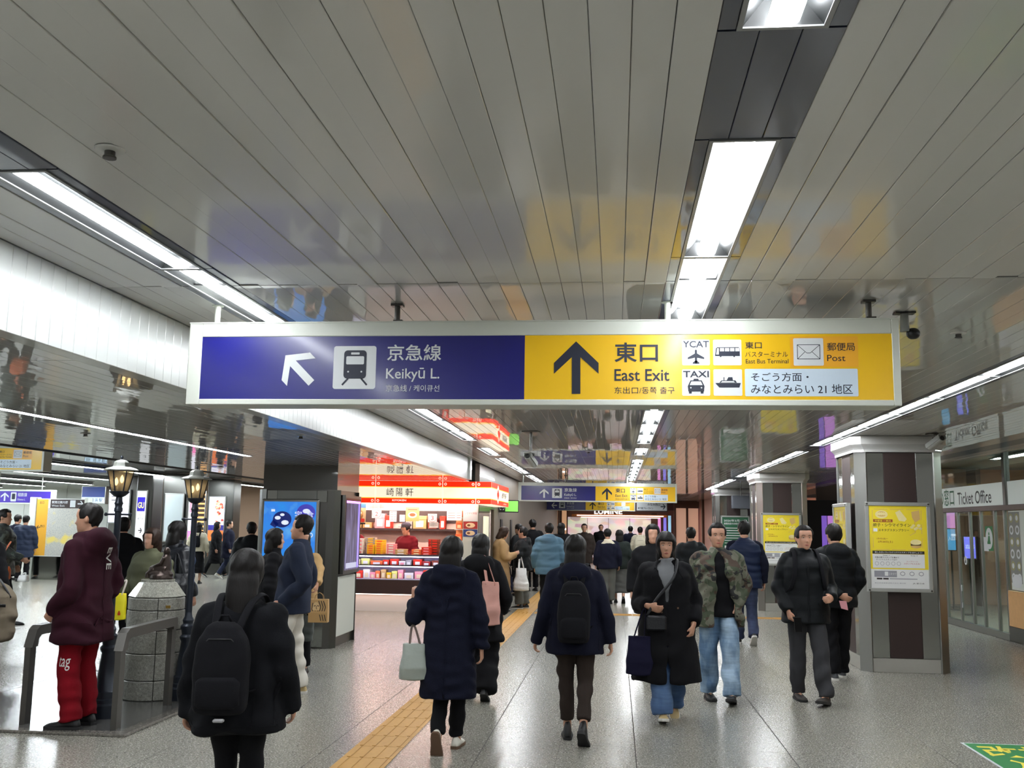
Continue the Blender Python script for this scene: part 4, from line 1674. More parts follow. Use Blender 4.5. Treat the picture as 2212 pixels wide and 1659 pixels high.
# ------------------------------------------------------------------ ticket office on the right
GX = 5.87
tk = struct('wall_right')
GZ = 3.0
m = MB()
for y in (12.6, 14.2, 15.95, 16.35, 16.95, 17.45, 18.05, 18.75, 20.0, 21.4, 23.0):
    q = MB()
    z0 = 0.0
    q.box(GX - 0.02, GX + 0.03, y - 0.018, y + 0.018, 0, 2.0, bev=0.004)
    q.obj('mullion', M_STEEL, tk)
for y in (12.6, 15.85, 19.9, 23.0):
    q = MB()
    q.box(GX - 0.03, GX + 0.05, y - 0.05, y + 0.05, 2.0, GZ)
    q.obj('upper_mullion', M_STEEL_DK, tk)
q = MB()
q.box(GX - 0.04, GX + 0.05, 6, 23, 1.93, 2.01, bev=0.004)
q.obj('transom', mat('transom_brown', (84, 62, 56), 0.35), tk)
q = MB()
q.box(GX - 0.04, GX + 0.05, 15.9, 23, 0.0, 0.10, bev=0.004)
q.obj('door_rail', M_STEEL, tk)
q = MB()
q.box(GX - 0.03, GX + 0.04, 6, 15.9, 0.22, 0.74, bev=0.004)
q.obj('wood_panel', mat('wood_panel', (206, 160, 106), 0.45, var=0.12, var_scale=14), tk)
q = MB()
q.box(GX - 0.035, GX + 0.04, 6, 15.9, 0, 0.22, bev=0.004)
q.obj('skirting', M_STEEL_DK, tk)
q = MB()
q.box(5.30, GX + 0.05, -5, 46, GZ, GZ + 0.06)
q.box(5.27, 5.30, -5, 46, CZ, GZ + 0.06)
q.obj('upstand', M_SOFFIT, tk)
MG2 = glass_mat('shop_glass', (226, 238, 234), 0.92)
ys = [12.6, 14.2, 15.95, 16.35, 16.95, 17.45, 18.05, 18.75, 20.0, 21.4, 23.0]
for a, c_ in zip(ys[:-1], ys[1:]):
    z0 = 0.74 if c_ <= 15.96 else 0.1
    q = MB()
    q.box(GX, GX + 0.008, a + 0.028, c_ - 0.028, z0, 1.93)
    q.obj('pane', MG2, tk)
for a, c_ in ((12.6, 15.85), (15.85, 19.9), (19.9, 23.0)):
    q = MB()
    q.box(GX, GX + 0.008, a + 0.05, c_ - 0.05, 2.36, GZ)
    q.obj('upper_pane', MG2, tk)
# frosted lettered band
sb = thing('shop_sign', 'frosted glass sign band reading Ticket Office over the glass doors', 'sign', (GX - 0.006, 19.85, 2.01))
q = MB()
q.box(0, 0.012, -3.95, 0, 0, 0.35)
q.obj('band', mat('frosted_band', (196, 206, 202), 0.3, emit=0.28), sb)
q = MB()
q.box(0, 0.012, -7.2, -4.08, 0, 0.35)
q.obj('band', mat('frosted_band', (196, 206, 202), 0.3, emit=0.28), sb)
f = Face((-0.001, 0, 0), (0, -1, 0), (0, 0, 1))
f.text('みどりの窓口', 0.0, 0.04, 1.68, 0.33, mat('ticket_green', (24, 104, 66), 0.4), 0.012)
f.text('Ticket Office', 1.86, 0.045, 3.42, 0.255, mat('ticket_ink', (46, 50, 50), 0.4), 0.008)
f.build('lettering', sb)
# window film with grey route pictures
wf = thing('window_film', 'white window film with rows of grey round pictures on the right glass', 'window film', (GX - 0.004, 15.9, 0.76))
q = MB()
q.box(0.0, 0.003, -3.2, -0.1, 0, 1.16)
q.obj('film', mat('film_white', (206, 212, 206), 0.4), wf)
f = Face((-0.0008, -0.0, 0), (0, -1, 0), (0, 0, 1))
GP = mat('film_grey', (126, 128, 122), 0.5)
GP2 = mat('film_olive', (150, 146, 104), 0.5)
f.rect(0.1, 0.1, 0.52, 1.14, GP, 0.0008)
for k in range(6):
    for j in range(2):
        f.disc(0.2 + j * 0.22, 1.05 - k * 0.175, 0.075, GP2 if k % 2 == 0 else M_PRINT_W, 0.0014, 0.07, 18)
        f.disc(0.2 + j * 0.22, 1.05 - k * 0.175, 0.045, M_PRINT_W if k % 2 == 0 else GP, 0.002, 0.04, 12)
f.disc(0.32, 0.13, 0.18, M_PRINT_W, 0.0024, 0.1)
f.build('print', wf)
# round stickers and notices on the doors
for (lab, y, z, r, col_, fig) in (('round green and white seat sticker on the glass door', 16.62, 1.50, 0.16, (24, 110, 60), True), ('small white oval sticker low on the glass door', 17.75, 1.12, 0.07, (228, 230, 226), False)):
    s = thing('door_sticker', lab, 'sticker', (GX - 0.004, y, z))
    f = Face((0, 0, 0), (0, -1, 0), (0, 0, 1))
    if fig:
        f.rect(-r, -r * 1.2, r, r * 1.2, mat('sticker_dkgreen', col_, 0.5), 0.0008)
    f.disc(0, 0, r * 0.92, M_PRINT_W, 0.0014, r * 1.05)
    g = mat('sticker_dkgreen', (24, 110, 60), 0.5) if fig else M_INK
    f.disc(0.0, r * .45, r * .17, g, 0.002)
    f.poly([(-r * .2, r * .25), (r * .2, r * .25), (r * .3, -r * .3), (-r * .4, -r * .3)], g, 0.002)
    f.poly([(-r * .5, -r * .3), (r * .35, -r * .3), (r * .35, -r * .55), (-r * .5, -r * .55)], g, 0.002)
    f.build('print', s)
nt_ = thing('door_notice', 'white paper notice taped inside the middle glass door', 'notice', (GX - 0.004, 16.86, 1.30))
f = Face((0, 0, 0), (0, -1, 0), (0, 0, 1))
f.rect(0, 0, 0.2, 0.22, M_PRINT_W, 0.001)
f.build('sheet', nt_)
mk = thing('door_sticker', 'white spanner-shaped mark low on the glass door', 'sticker', (GX - 0.004, 18.05, 0.36))
f = Face((0, 0, 0), (0, -1, 0), (0, 0, 1))
f.rect(-0.03, 0.0, 0.03, 0.26, M_PRINT_W, 0.001)
f.rect(-0.06, 0.24, -0.02, 0.34, M_PRINT_W, 0.001)
f.rect(0.02, 0.24, 0.06, 0.34, M_PRINT_W, 0.001)
f.rect(-0.06, -0.04, -0.02, 0.05, M_PRINT_W, 0.001)
f.rect(0.02, -0.04, 0.06, 0.05, M_PRINT_W, 0.001)
f.build('print', mk)
# inside the office
q = MB()
q.box(10.2, 10.3, 6, 24, 0, 3.0)
q.obj('office_wall', mat('office_wall', (226, 196, 164), 0.5), tk)
q = MB()
q.box(5.95, 10.2, 23.6, 23.7, 0, 3.0)
q.obj('office_end', mat('office_end', (176, 140, 116), 0.5), tk)
q = MB()
q.box(5.95, 10.3, 6, 24, 3.02, 3.1)
q.obj('office_ceiling', mat('office_ceil', (180, 184, 184), 0.5), tk)
q = MB()
q.box(8.5, 9.1, 13, 22, 0, 1.0, bev=0.01)
o = q.obj('service_counter', mat('wood_panel2', (190, 120, 66), 0.4, var=0.15, var_scale=6))
tag(o, 'orange wood service counter inside the ticket office', 'counter')
for (lab, p0, p1, y, c_, s_, tx) in (('violet screen with white letters inside the ticket office', (2084, 1206), (2106, 1160), 20.5, (132, 128, 255), 0.9, 'atures'),
                                    ('light blue notice inside the ticket office', (2047, 1188), (2063, 1143), 21.8, (90, 170, 230), 0.6, '入口'),
                                    ('tall pink screen inside the ticket office', (2044, 1142), (2062, 1105), 22.6, (240, 160, 240), 0.7, ''),
                                    ('white notice board inside the ticket office', (2021, 1186), (2031, 1146), 22.2, (214, 220, 228), 0.5, '口')):
    a, c0 = at(*p0, y), at(*p1, y)
    x, z, w, h = a.x, a.z, c0.x - a.x, c0.z - a.z
    s = thing('info_screen', lab, 'screen', (x, y, z))
    q = MB()
    q.box(-0.02, w + 0.02, 0.005, 0.06, -0.02, h + 0.02)
    q.obj('casing', M_STEEL_DK, s)
    f = Face((0, 0, 0), (1, 0, 0), (0, 0, 1))
    f.rect(0, 0, w, h, emis('office_scr_%d' % int(y * 10), c_, s_), 0.001)
    if tx:
        f.text(tx, 0.12 * w, 0.45 * h, 0.9 * w, 0.66 * h, emis('screen_white', (226, 236, 250), 0.9), 0.0)
    f.build('display', s)
    q = MB()
    q.tube([(w / 2, 0.03, -0.02), (w / 2, 0.03, -z)], 0.02, 8)
    q.box(w / 2 - 0.15, w / 2 + 0.15, -0.1, 0.16, -z, -z + 0.02)
    q.obj('stand', M_STEEL_DK, s)
for i, (x, a, c_) in enumerate(((7.1, 13.2, 15.6), (7.1, 17.2, 19.6), (9.2, 13.5, 16.0), (9.2, 18, 20.5))):
    light_fixture(x, a, c_, 2.955, 0.24, ['ceiling light inside the ticket office nearest the glass', 'second ceiling light inside the ticket office behind the doors',
                                        'ceiling light deep in the ticket office, nearer', 'ceiling light deep in the ticket office, farther'][i], 'ticket office ceiling lights', emis('office_tube', (246, 250, 250), LAMP * 2.6))

# ------------------------------------------------------------------ shops at the far end
we = struct('wall_back')
m = MB()
m.box(-34, 12, 46.2, 46.4, 0, 3.6)
m.obj('plaster', mat('end_wall', (150, 110, 90), 0.6), we)
M_PINKW = mat('pink_wall', (226, 170, 150), 0.5)
m = MB()
m.box(3.5, 3.62, 36.0, 46, 0, CZ)
m.box(3.5, 8.5, 35.9, 36.0, 0, CZ)
m.obj('shop_wall', M_PINKW, we)
m = MB()
m.box(3.42, 3.5, 36, 36.3, 0, CZ)
m.box(3.42, 3.5, 40.5, 40.9, 0, CZ)
m.obj('shop_pillar', mat('shop_brown', (88, 58, 44), 0.5), we)
m = MB()
for i in range(5):
    m.box(4.0 + i * 0.9, 4.8 + i * 0.9, 35.86, 35.9, 2.5, 2.54)
m.obj('shop_lamp', emis('shop_warm', (255, 210, 180), 9.0), we)
nz = thing('shop_notice', 'small square brown notice on the pink shop wall', 'notice', (4.05, 35.85, 1.62))
m = MB()
m.box(0, 0.2, 0, 0.03, 0, 0.2, bev=0.004)
m.obj('plate', M_BROWN, nz)
f = Face((0, -0.001, 0), (1, 0, 0), (0, 0, 1))
f.text('H', 0.05, 0.05, 0.15, 0.15, M_PRINT_W, 0.02)
f.build('letter', nz)

# department store front
SFY = 44.0
sf = thing('store_entrance', 'bright store entrance with white letters and colourful windows at the end of the hall', 'shop front', (-2.6, SFY, 0))
m = MB()
m.box(0, 6.2, 0, 0.3, 2.32, CZ)
m.obj('fascia', mat('store_fascia', (66, 40, 34), 0.4), sf)
f = Face((0, -0.42, 0), (1, 0, 0), (0, 0, 1))
f.text('LUMINE', 1.68, 2.125, 2.88, 2.36, emis('store_letters', (255, 250, 244), 2.0), 0.02)
f.build('lettering', sf)
m = MB()
m.box(0.93, 4.64, -0.44, -0.40, 2.04, 2.08)
m.obj('canopy_lamp', emis('store_canopy', (255, 236, 226), 2.5), sf)
m = MB()
m.box(1.1, 4.5, -0.2, -0.14, 1.97, 2.0)
m.obj('canopy_lamp', emis('store_canopy', (255, 236, 226), 2.5), sf)
m = MB()
m.box(0.7, 4.8, -0.40, 0.2, 2.01, 2.115, bev=0.01)
m.obj('canopy', mat('store_canopy_board', (200, 120, 50), 0.5), sf)
SM, nt, b = new_mat('store_window')
p = mapping(nt, obj_vec(nt), (1.6, 1, 2.4))
vn = nt.nodes.new('ShaderNodeTexVoronoi')
vn.inputs['Scale'].default_value = 2.2
nt.links.new(p, vn.inputs['Vector'])
hs = nt.nodes.new('ShaderNodeHueSaturation')
hs.inputs['Saturation'].default_value = 0.55
hs.inputs['Value'].default_value = 1.6
nt.links.new(vn.outputs['Color'], hs.inputs['Color'])
cc = mixc(nt, 0.42, hs.outputs['Color'], (255, 190, 180))
nt.links.new(cc, b.inputs['Emission Color'])
b.inputs['Emission Strength'].default_value = 0.55
for i in range(4):
    m = MB()
    m.box(0.46 + i * 0.92, 1.36 + i * 0.92, 0.1, 0.14, 0.25, 1.99)
    m.obj('shop_window', SM, sf)
m = MB()
m.box(0.5, 4.8, 0.05, 0.2, 0, 0.25)
m.obj('sill', M_PINKW, sf)
for x in (0.33, 4.25):
    m = MB()
    m.box(x - 0.12, x + 0.12, -0.02, 0.25, 0, 2.2)
    m.obj('pier', mat('shop_brown', (88, 58, 44), 0.5), sf)
for i, x in enumerate((4.42, 4.66, 4.86)):
    m = MB()
    m.box(x, x + 0.12, 0.02, 0.08, 0.3, 2.1)
    m.obj('light_column', emis('store_neon%d' % i, ((236, 150, 220), (140, 130, 245), (160, 215, 245))[i], 0.8), sf)
# warm brown pillars with lit niches, left of the store front
for i, (px0, px1) in enumerate(((1110, 1124), (1140, 1164), (1168, 1186), (1190, 1207), (1211, 1226))):
    Y = 40 + i * 0.9
    a = at(px0, 1130, Y).x
    c_ = at(px1, 1130, Y).x
    pl = thing('shop_pillar', '%s warm lit display pillar from the left before the store front' % ORD[i], 'pillar', (a, Y, 0), 0, 'warm display pillars before the store')
    m = MB()
    m.box(0, c_ - a, 0, 0.3, 0, CZ - 0.01)
    m.obj('shaft', mat('shop_brown', (88, 58, 44), 0.5), pl)
    m = MB()
    m.box((c_ - a) * .18, (c_ - a) * .85, -0.02, 0.0, 1.25, 2.25)
    m.obj('niche', emis('niche_glow', (232, 178, 136), 0.55), pl)
    m = MB()
    m.box((c_ - a) * .2, (c_ - a) * .8, -0.025, 0.0, 1.42, 1.5)
    m.obj('niche_lamp', emis('niche_lamp', (255, 240, 224), 3.0), pl)

# beige lit shop front right of the store entrance
bs = thing('lit_shop', 'beige lit shop panels with brown posts right of the store entrance', 'shop front', (2.42, 42.5, 0))
for i in range(2):
    m = MB()
    m.box(i * 0.5, i * 0.5 + 0.09, -0.05, 0.1, 0, 2.4)
    m.obj('post', mat('shop_brown', (88, 58, 44), 0.5), bs)
    m = MB()
    m.box(i * 0.5 + 0.09, i * 0.5 + 0.5, 0.02, 0.06, 0.1, 2.4)
    m.obj('lit_panel', emis('beige_glow', (236, 186, 158), 0.42 + 0.0 * i), bs)
m = MB()
m.box(0, 1.04, -0.1, 0.1, 2.4, CZ - 0.01)
m.obj('header', mat('shop_brown', (88, 58, 44), 0.5), bs)

# violet shop display and pale box between the right columns
vs = thing('shop_display', 'tall violet glowing screen between the two right columns', 'screen', (6.0, 30.0, 0))
m = MB()
m.box(-0.45, 1.6, 0.02, 0.3, 0, 2.45)
m.obj('case', M_BLACK, vs)
f = Face((0, 0.018, 0), (1, 0, 0), (0, 0, 1))
f.rect(0.12, 0.5, 0.60, 2.0, emis('violet_screen', (224, 150, 250), 0.6), 0.001)
f.rect(-0.05, 0.5, 0.10, 2.0, emis('violet_dim', (150, 110, 230), 0.6), 0.001)
f.build('display', vs)
pbx = thing('shop_sign', 'pale grey blank sign box hanging between the two right columns', 'sign', (5.75, 25.0, 2.0))
m = MB()
m.box(0, 0.42, 0, 0.2, 0, 0.42, bev=0.01)
m.obj('case', mat('pale_box', (128, 138, 146), 0.4), pbx)
m = MB()
m.tube([(0.2, 0.1, 0.42), (0.2, 0.1, 1.0)], 0.015, 8)
m.obj('pole', M_STEEL_DK, pbx)
sw2 = struct('wall_right_far')
m = MB()
m.box(7.9, 8.0, 23, 46, 0, 3.0)
m.box(5.9, 8.0, 30.4, 30.5, 0, 3.0)
m.obj('plaster', mat('dark_plaster', (84, 70, 62), 0.6), sw2)
ex = thing('exit_sign', 'small white and green emergency exit sign hanging far down the hall', 'sign', (3.15, 33.0, 2.15))
m = MB()
m.box(0, 0.12, 0, 0.5, 0, 0.42, bev=0.006)
m.obj('case', emis('exit_case', (214, 236, 220), 0.7), ex)
f = Face((0, -0.001, 0), (1, 0, 0), (0, 0, 1))
f.rect(0.02, 0.14, 0.10, 0.30, emis('exit_green', (30, 150, 80), 0.6), 0.001)
f.build('print', ex)
m = MB()
m.tube([(0.06, 0.25, 0.42), (0.06, 0.25, CZ - 2.15)], 0.012, 8)
m.obj('pole', M_STEEL_DK, ex)
bxx = thing('wall_box', 'square grey box fixed near the top of the third right column', 'box', (3.22, 28.3, 2.14))
m = MB()
m.box(0, 0.5, 0, 0.35, 0, 0.36, bev=0.012)
m.obj('case', mat('box_grey', (92, 96, 104), 0.4), bxx)
m = MB()
m.tube([(0.25, 0.18, 0.36), (0.25, 0.18, CZ - 2.14)], 0.02, 8)
m.obj('bracket', M_STEEL_DK, bxx)

# ------------------------------------------------------------------ far left concourse
wl = struct('wall_left_far')
m = MB()
m.box(-34, -33.8, -6, 46, 0, 3.2)
m.obj('plaster', mat('white_wall', (228, 232, 226), 0.5), wl)
for i in range(9):
    m = MB()
    m.box(-33 + i * 1.9, -33 + i * 1.9 + 1.88, 41.0, 41.1, 0.1, 3.0)
    m.obj('panel', mat('white_wall', (228, 232, 226), 0.5), wl)


def lbox(px0, py0, px1, py1, Y):
    a, c_ = at(px0, py1, Y), at(px1, py0, Y)
    return a.x, a.z, c_.x, c_.z


# map board
x0, z0, x1, z1 = lbox(78, 1250, 168, 1085, 25.3)
mp_ = thing('map_board', 'tall free-standing city map board with orange left margin', 'map board', (x0, 25.3, 0))
w = 1.35
m = MB()
m.box(-0.18, 0, 0.0, 0.25, 0, 2.15, bev=0.01)
m.box(w, w + 0.1, 0.0, 0.25, 0, 2.15, bev=0.01)
m.obj('post', M_OFFWHITE, mp_)
m = MB()
m.box(0, w, 0.03, 0.2, 0, 0.60)
m.obj('base_panel', M_MIRROR, mp_)
m = MB()
m.box(0, w, 0.05, 0.2, 0.60, 2.12)
m.obj('board', M_WHITE, mp_)
MPm, nt, b = new_mat('map_print')
p = obj_vec(nt)
vn = nt.nodes.new('ShaderNodeTexVoronoi')
vn.feature = 'DISTANCE_TO_EDGE'
vn.inputs['Scale'].default_value = 24
nt.links.new(p, vn.inputs['Vector'])
e = ramp(nt, vn.outputs['Distance'], [(0.0, (204, 203, 196)), (0.035, (188, 186, 178)), (0.3, (170, 172, 170))])
n = noise(nt, p, 2.5, 3)
yl = ramp(nt, n, [(0.55, (0, 0, 0, 1)), (0.66, (1, 1, 1, 1))])
cc = mixc(nt, yl, e, (226, 206, 110))
nt.links.new(cc, b.inputs['Base Color'])
f = Face((0, 0.048, 0.62), (1, 0, 0), (0, 0, 1))
f.rect(0, 0, 0.32, 1.48, mat('map_orange', (222, 164, 56), 0.5), 0.001)
f.rect(0.32, 0, w, 1.25, MPm, 0.001)
f.rect(0.38, 1.25, w - 0.02, 1.48, mat('map_header', (58, 46, 46), 0.5), 0.001)
f.rect(w - 0.42, 1.28, w - 0.27, 1.46, M_PRINT_W, 0.002)
arrow_poly(f, rot_arrow(w - 0.13, 1.37, 0.08, -PI / 2), M_PRINT_W)
arrow_poly(f, rot_arrow(0.09, 0.74, 0.05, PI / 2), M_INK)
f.text('駅周辺案内図', 0.42, 1.37, 0.86, 1.44, M_PRINT_W, 0.01)
f.text('西口', 0.14, 0.74, 0.26, 0.80, M_INK, 0.01)
f.text('出口', 0.08, 1.36, 0.2, 1.43, M_INK, 0.01)
f.text('West Exit', 0.42, 1.29, 0.78, 1.34, M_PRINT_W)
f.build('print', mp_)


def pier(name, label, px0, px1, Y, top=2.6, colr=None, cat='column', group=None, depth=0.6):
    a, c_ = at(px0, 1200, Y).x, at(px1, 1200, Y).x
    t = thing(name, label, cat, (a, Y, 0), 0, group)
    m = MB()
    m.box(0, c_ - a, 0, depth, 0, top, bev=0.02)
    m.obj('shaft', colr or M_STEEL_DK, t)
    return t, c_ - a


def print_box(name, label, cat, px0, py0, px1, py1, Y, draw, depth=0.06, frame=M_STEEL, group=None, stand=True):
    x0, z0, x1, z1 = lbox(px0, py0, px1, py1, Y)
    t = thing(name, label, cat, (x0, Y, z0), 0, group)
    w, h = x1 - x0, z1 - z0
    m = MB()
    m.box(-0.03, w + 0.03, 0.004, depth, -0.03, h + 0.03, bev=0.008)
    m.obj('case', frame, t)
    f = Face((0, 0.002, 0), (1, 0, 0), (0, 0, 1))
    draw(f, w, h)
    f.build('print', t)
    if not stand:
        for xx in (0.03, w - 0.03):
            m = MB()
            m.tube([(xx, depth / 2, 0), (xx, depth / 2, -z0)], 0.02, 8)
            m.obj('stand_leg', M_STEEL_DK, t)
    return t


LW = emis('lit_white', (232, 228, 240), 0.85)
t, w_ = pier('steel_pier', 'steel column carrying the white lit poster behind the nearer lantern', 228, 292, 27.1, HZ - 0.02)


def d_white(f, w, h):
    f.rect(0, 0, w, h, LW, 0.001)
    for k, (u, v) in enumerate(((.5, .9), (.1, .8), (.1, .68), (.3, .7))):
        f.rect(w * u, h * v, w * (u + .3), h * (v + .03), M_INK if k > 1 else mat('thin_grey', (150, 150, 160), 0.5), 0.002)
    f.rect(0, 0, w, h * .12, emis('lit_lilac', (206, 206, 240), 0.8), 0.002)


print_box('lit_poster', 'white lit poster on a steel column behind the nearer lantern', 'poster', 233, 1060, 280, 1128, 27.0, d_white)


def d_gu(f, w, h):
    f.rect(0, 0, w, h, mat('gu_white', (224, 222, 224), 0.4, emit=0.25), 0.001)
    f.rect(w * .06, h * .60, w * .90, h * .88, mat('gu_blue', (34, 20, 150), 0.4, emit=0.2), 0.002)
    f.text('GU', w * .14, h * .66, w * .82, h * .78, mat('gu_lemon', (238, 224, 120), 0.4, emit=0.2), 0.02, 0.004)
    f.text('フロア', w * .3, h * .50, w * .7, h * .54, M_INK, 0.0, 0.003)
    f.text('地下2F', w * .18, h * .43, w * .8, h * .48, M_INK, 0.0, 0.003)
    f.line([(w * .35, h * .22), (w * .70, h * .22)], 0.025, M_INK, 0.003)
    f.line([(w * .55, h * .27), (w * .70, h * .22), (w * .55, h * .17)], 0.025, M_INK, 0.003)


pier('steel_pier', 'steel column behind the tall white sign with blue square', 286, 322, 26.2, HZ - 0.02)
print_box('vertical_sign', 'tall white sign with GU on a blue square and an arrow', 'sign', 290, 1061, 317, 1170, 26.1, d_gu)
pier('steel_pier', 'wide grey steel column behind the olive coat', 343, 402, 26.0, HZ - 0.02)
print_box('frosted_board', 'blank frosted board on the wide grey column', 'board', 352, 1068, 396, 1168, 25.9, lambda f, w, h: f.rect(0, 0, w, h, mat('frosted_grey', (172, 182, 184), 0.4), 0.001))
print_box('lit_poster', 'narrow pink and white lit poster behind the farther lantern post', 'poster', 404, 1068, 417, 1166, 25.7,
          lambda f, w, h: (f.rect(0, 0, w, h, LW, 0.001), f.rect(0, 0, w, h * .2, emis('lit_pink', (250, 130, 190), 0.8), 0.002), f.rect(w * .2, h * .6, w * .8, h * .9, emis('lit_rose', (226, 150, 170), 0.7), 0.002)), stand=False)
# restaurant front with lit wooden blinds
rs = struct('wall_left_shops')
m = MB()
m.box(-18, -6.3, 37.0, 37.2, 0, 3.0)
m.obj('plaster', mat('shop_plaster', (150, 122, 100), 0.6), rs)
print_box('slat_window', 'orange lit wooden slat window behind the farther lantern', 'window', 424, 1062, 444, 1150, 33,
          lambda f, w, h: [f.rect(0, 0, w, h, mat('slat_dark', (60, 40, 26), 0.5), 0.001)] + [f.rect(0, h * k / 9 + .02, w, h * k / 9 + .08, emis('slat_glow', (240, 178, 110), 0.9), 0.002) for k in range(9)], stand=False)
pier('steel_pier', 'steel column right of the slat window, food poster on it', 441, 498, 29.2, HZ - 0.02)


def d_food(f, w, h):
    f.rect(0, 0, w, h, LW, 0.001)
    for i in range(26):
        r = random.Random(i)
        f.disc(w * r.uniform(.42, .92), h * r.uniform(.40, .92), w * .09, emis('food_%d' % (i % 4), ((226, 110, 80), (240, 190, 150), (180, 70, 60), (236, 214, 190))[i % 4], 0.6), 0.002 + i * 1e-4, w * .08, 9)
    f.rect(0, h * .24, w, h * .36, emis('lit_navy', (50, 50, 140), 0.5), 0.004)
    f.rect(0, 0, w, h * .24, emis('lit_orange', (230, 120, 60), 0.6), 0.004)
    f.disc(w * .4, h * .12, w * .2, emis('food_bowl', (90, 50, 40), 0.4), 0.005)


print_box('lit_poster', 'food picture poster over orange strip on a steel column', 'poster', 448, 1074, 486, 1168, 29.15, d_food)
print_box('lit_poster', 'violet lit poster left of the blue video screen', 'poster', 498, 1076, 513, 1122, 31.0, lambda f, w, h: (f.rect(0, 0, w, h, emis('lit_violet', (150, 90, 200), 0.7), 0.001), f.rect(w * .3, h * .2, w * .7, h * .8, SW_, 0.002)), stand=False)


def d_sta(f, w, h):
    f.rect(0, 0, w, h, mat('sta_blue', (28, 52, 120), 0.4), 0.001)
    f.rect(0, 0, w, h * .36, emis('sta_pale', (180, 206, 226), 0.7), 0.002)
    f.text('横 浜 駅', w * .38, h * .06, w * .92, h * .30, M_INK, 0.012, 0.003)
    f.rect(w * .05, h * .12, w * .25, h * .24, mat('sta_grey', (140, 160, 180), 0.5), 0.003)


print_box('station_sign', 'dark blue station sign with pale strip reading 横浜駅', 'sign', 176, 1052, 227, 1086, 31.0, d_sta, 0.3)
m = MB()
m.box(-12.2, -10.4, 36.0, 36.9, 0, 2.2)
o = m.obj('shop_booth', mat('dark_booth', (60, 44, 42), 0.5))
tag(o, 'dark brown booth behind the grey columns on the left', 'booth')
# ------------------------------------------------------------------ memorial corner on the left: slab, rails, pillar with bronze, two lanterns
M_SLAB = granite('slab_granite', (74, 74, 72), (50, 50, 50), (104, 103, 100), 0.16)
M_SLAB_EDGE = granite('slab_edge', (106, 102, 96), (84, 80, 76), (136, 132, 124), 0.2)
sl = thing('stone_slab', 'low polished dark stone slab under the pillar and rails', 'slab', (-3.62, 7.35, 0))
m = MB()
m.box(-1.96, -0.10, 0.10, 2.9, 0, 0.02)
m.obj('top', M_SLAB, sl)
m = MB()
m.box(-2.06, 0, 0.0, 0.10, 0, 0.022, bev=0.004)
m.obj('kerb', M_SLAB_EDGE, sl)
m = MB()
m.box(-0.10, 0, 0.102, 3.0, 0, 0.022, bev=0.004)
m.obj('kerb', M_SLAB_EDGE, sl)
m = MB()
m.box(-2.06, -1.96, 0.102, 3.0, 0, 0.022, bev=0.004)
m.obj('kerb', M_SLAB_EDGE, sl)
m = MB()
m.box(-1.958, -0.102, 2.9, 3.0, 0, 0.022, bev=0.004)
m.obj('kerb', M_SLAB_EDGE, sl)
M_RAIL = mat('rail_paint', (84, 82, 78), 0.38, 0.5, bump=0.05)


def rail(label, p0, p1, h):
    t = thing('rail', label, 'rail', (p0[0], p0[1], 0.02), 0, 'low metal rails on the slab')
    d = Vector((p1[0] - p0[0], p1[1] - p0[1], 0))
    L = d.length
    t.rotation_euler = (0, 0, math.atan2(d.y, d.x))
    a, b_ = 0.022, 0.045           # half depth, half width of the square section

    def sec(x, z, tilt):
        ca, sa = math.cos(tilt), math.sin(tilt)
        return [(x + ca * u, v, z + sa * u) for u, v in ((-b_, -a), (b_, -a), (b_, a), (-b_, a))]
    m = MB()
    m.loft([sec(b_, 0, 0), sec(b_, h - 0.16, 0)])
    m.obj('post', M_RAIL, t)
    m = MB()
    m.loft([sec(L - b_, 0, 0), sec(L - b_, h - 0.10, 0)])
    m.obj('post', M_RAIL, t)
    m = MB()
    # handrail with a mitred sloping shoulder
    prof_o = [(0.0, h - 0.16), (0.06, h - 0.03), (0.12, h), (L - 0.02, h), (L, h - 0.02), (L, h - 0.10)]
    prof_i = [(2 * b_, h - 0.16), (0.10, h - 0.10), (0.14, h - 0.075), (L - 0.09, h - 0.075), (L - 2 * b_, h - 0.085), (L - 2 * b_, h - 0.10)]
    m.loft([[(xo, -a * 1.6, zo), (xo, a * 1.6, zo), (xi, a * 1.6, zi), (xi, -a * 1.6, zi)] for (xo, zo), (xi, zi) in zip(prof_o, prof_i)])
    m.obj('handrail', M_RAIL, t)
    return t


rail('grey metal rail at the near right edge of the slab, right of the red trousers', (-3.79, 7.50), (-3.86, 8.62), 0.74)
rail('grey metal rail left of the red trousers, nearest the photo edge', (-4.56, 7.56), (-4.64, 8.68), 0.74)
rail('grey metal rail behind the person with the black backpack', (-3.72, 9.25), (-3.80, 10.25), 0.74)

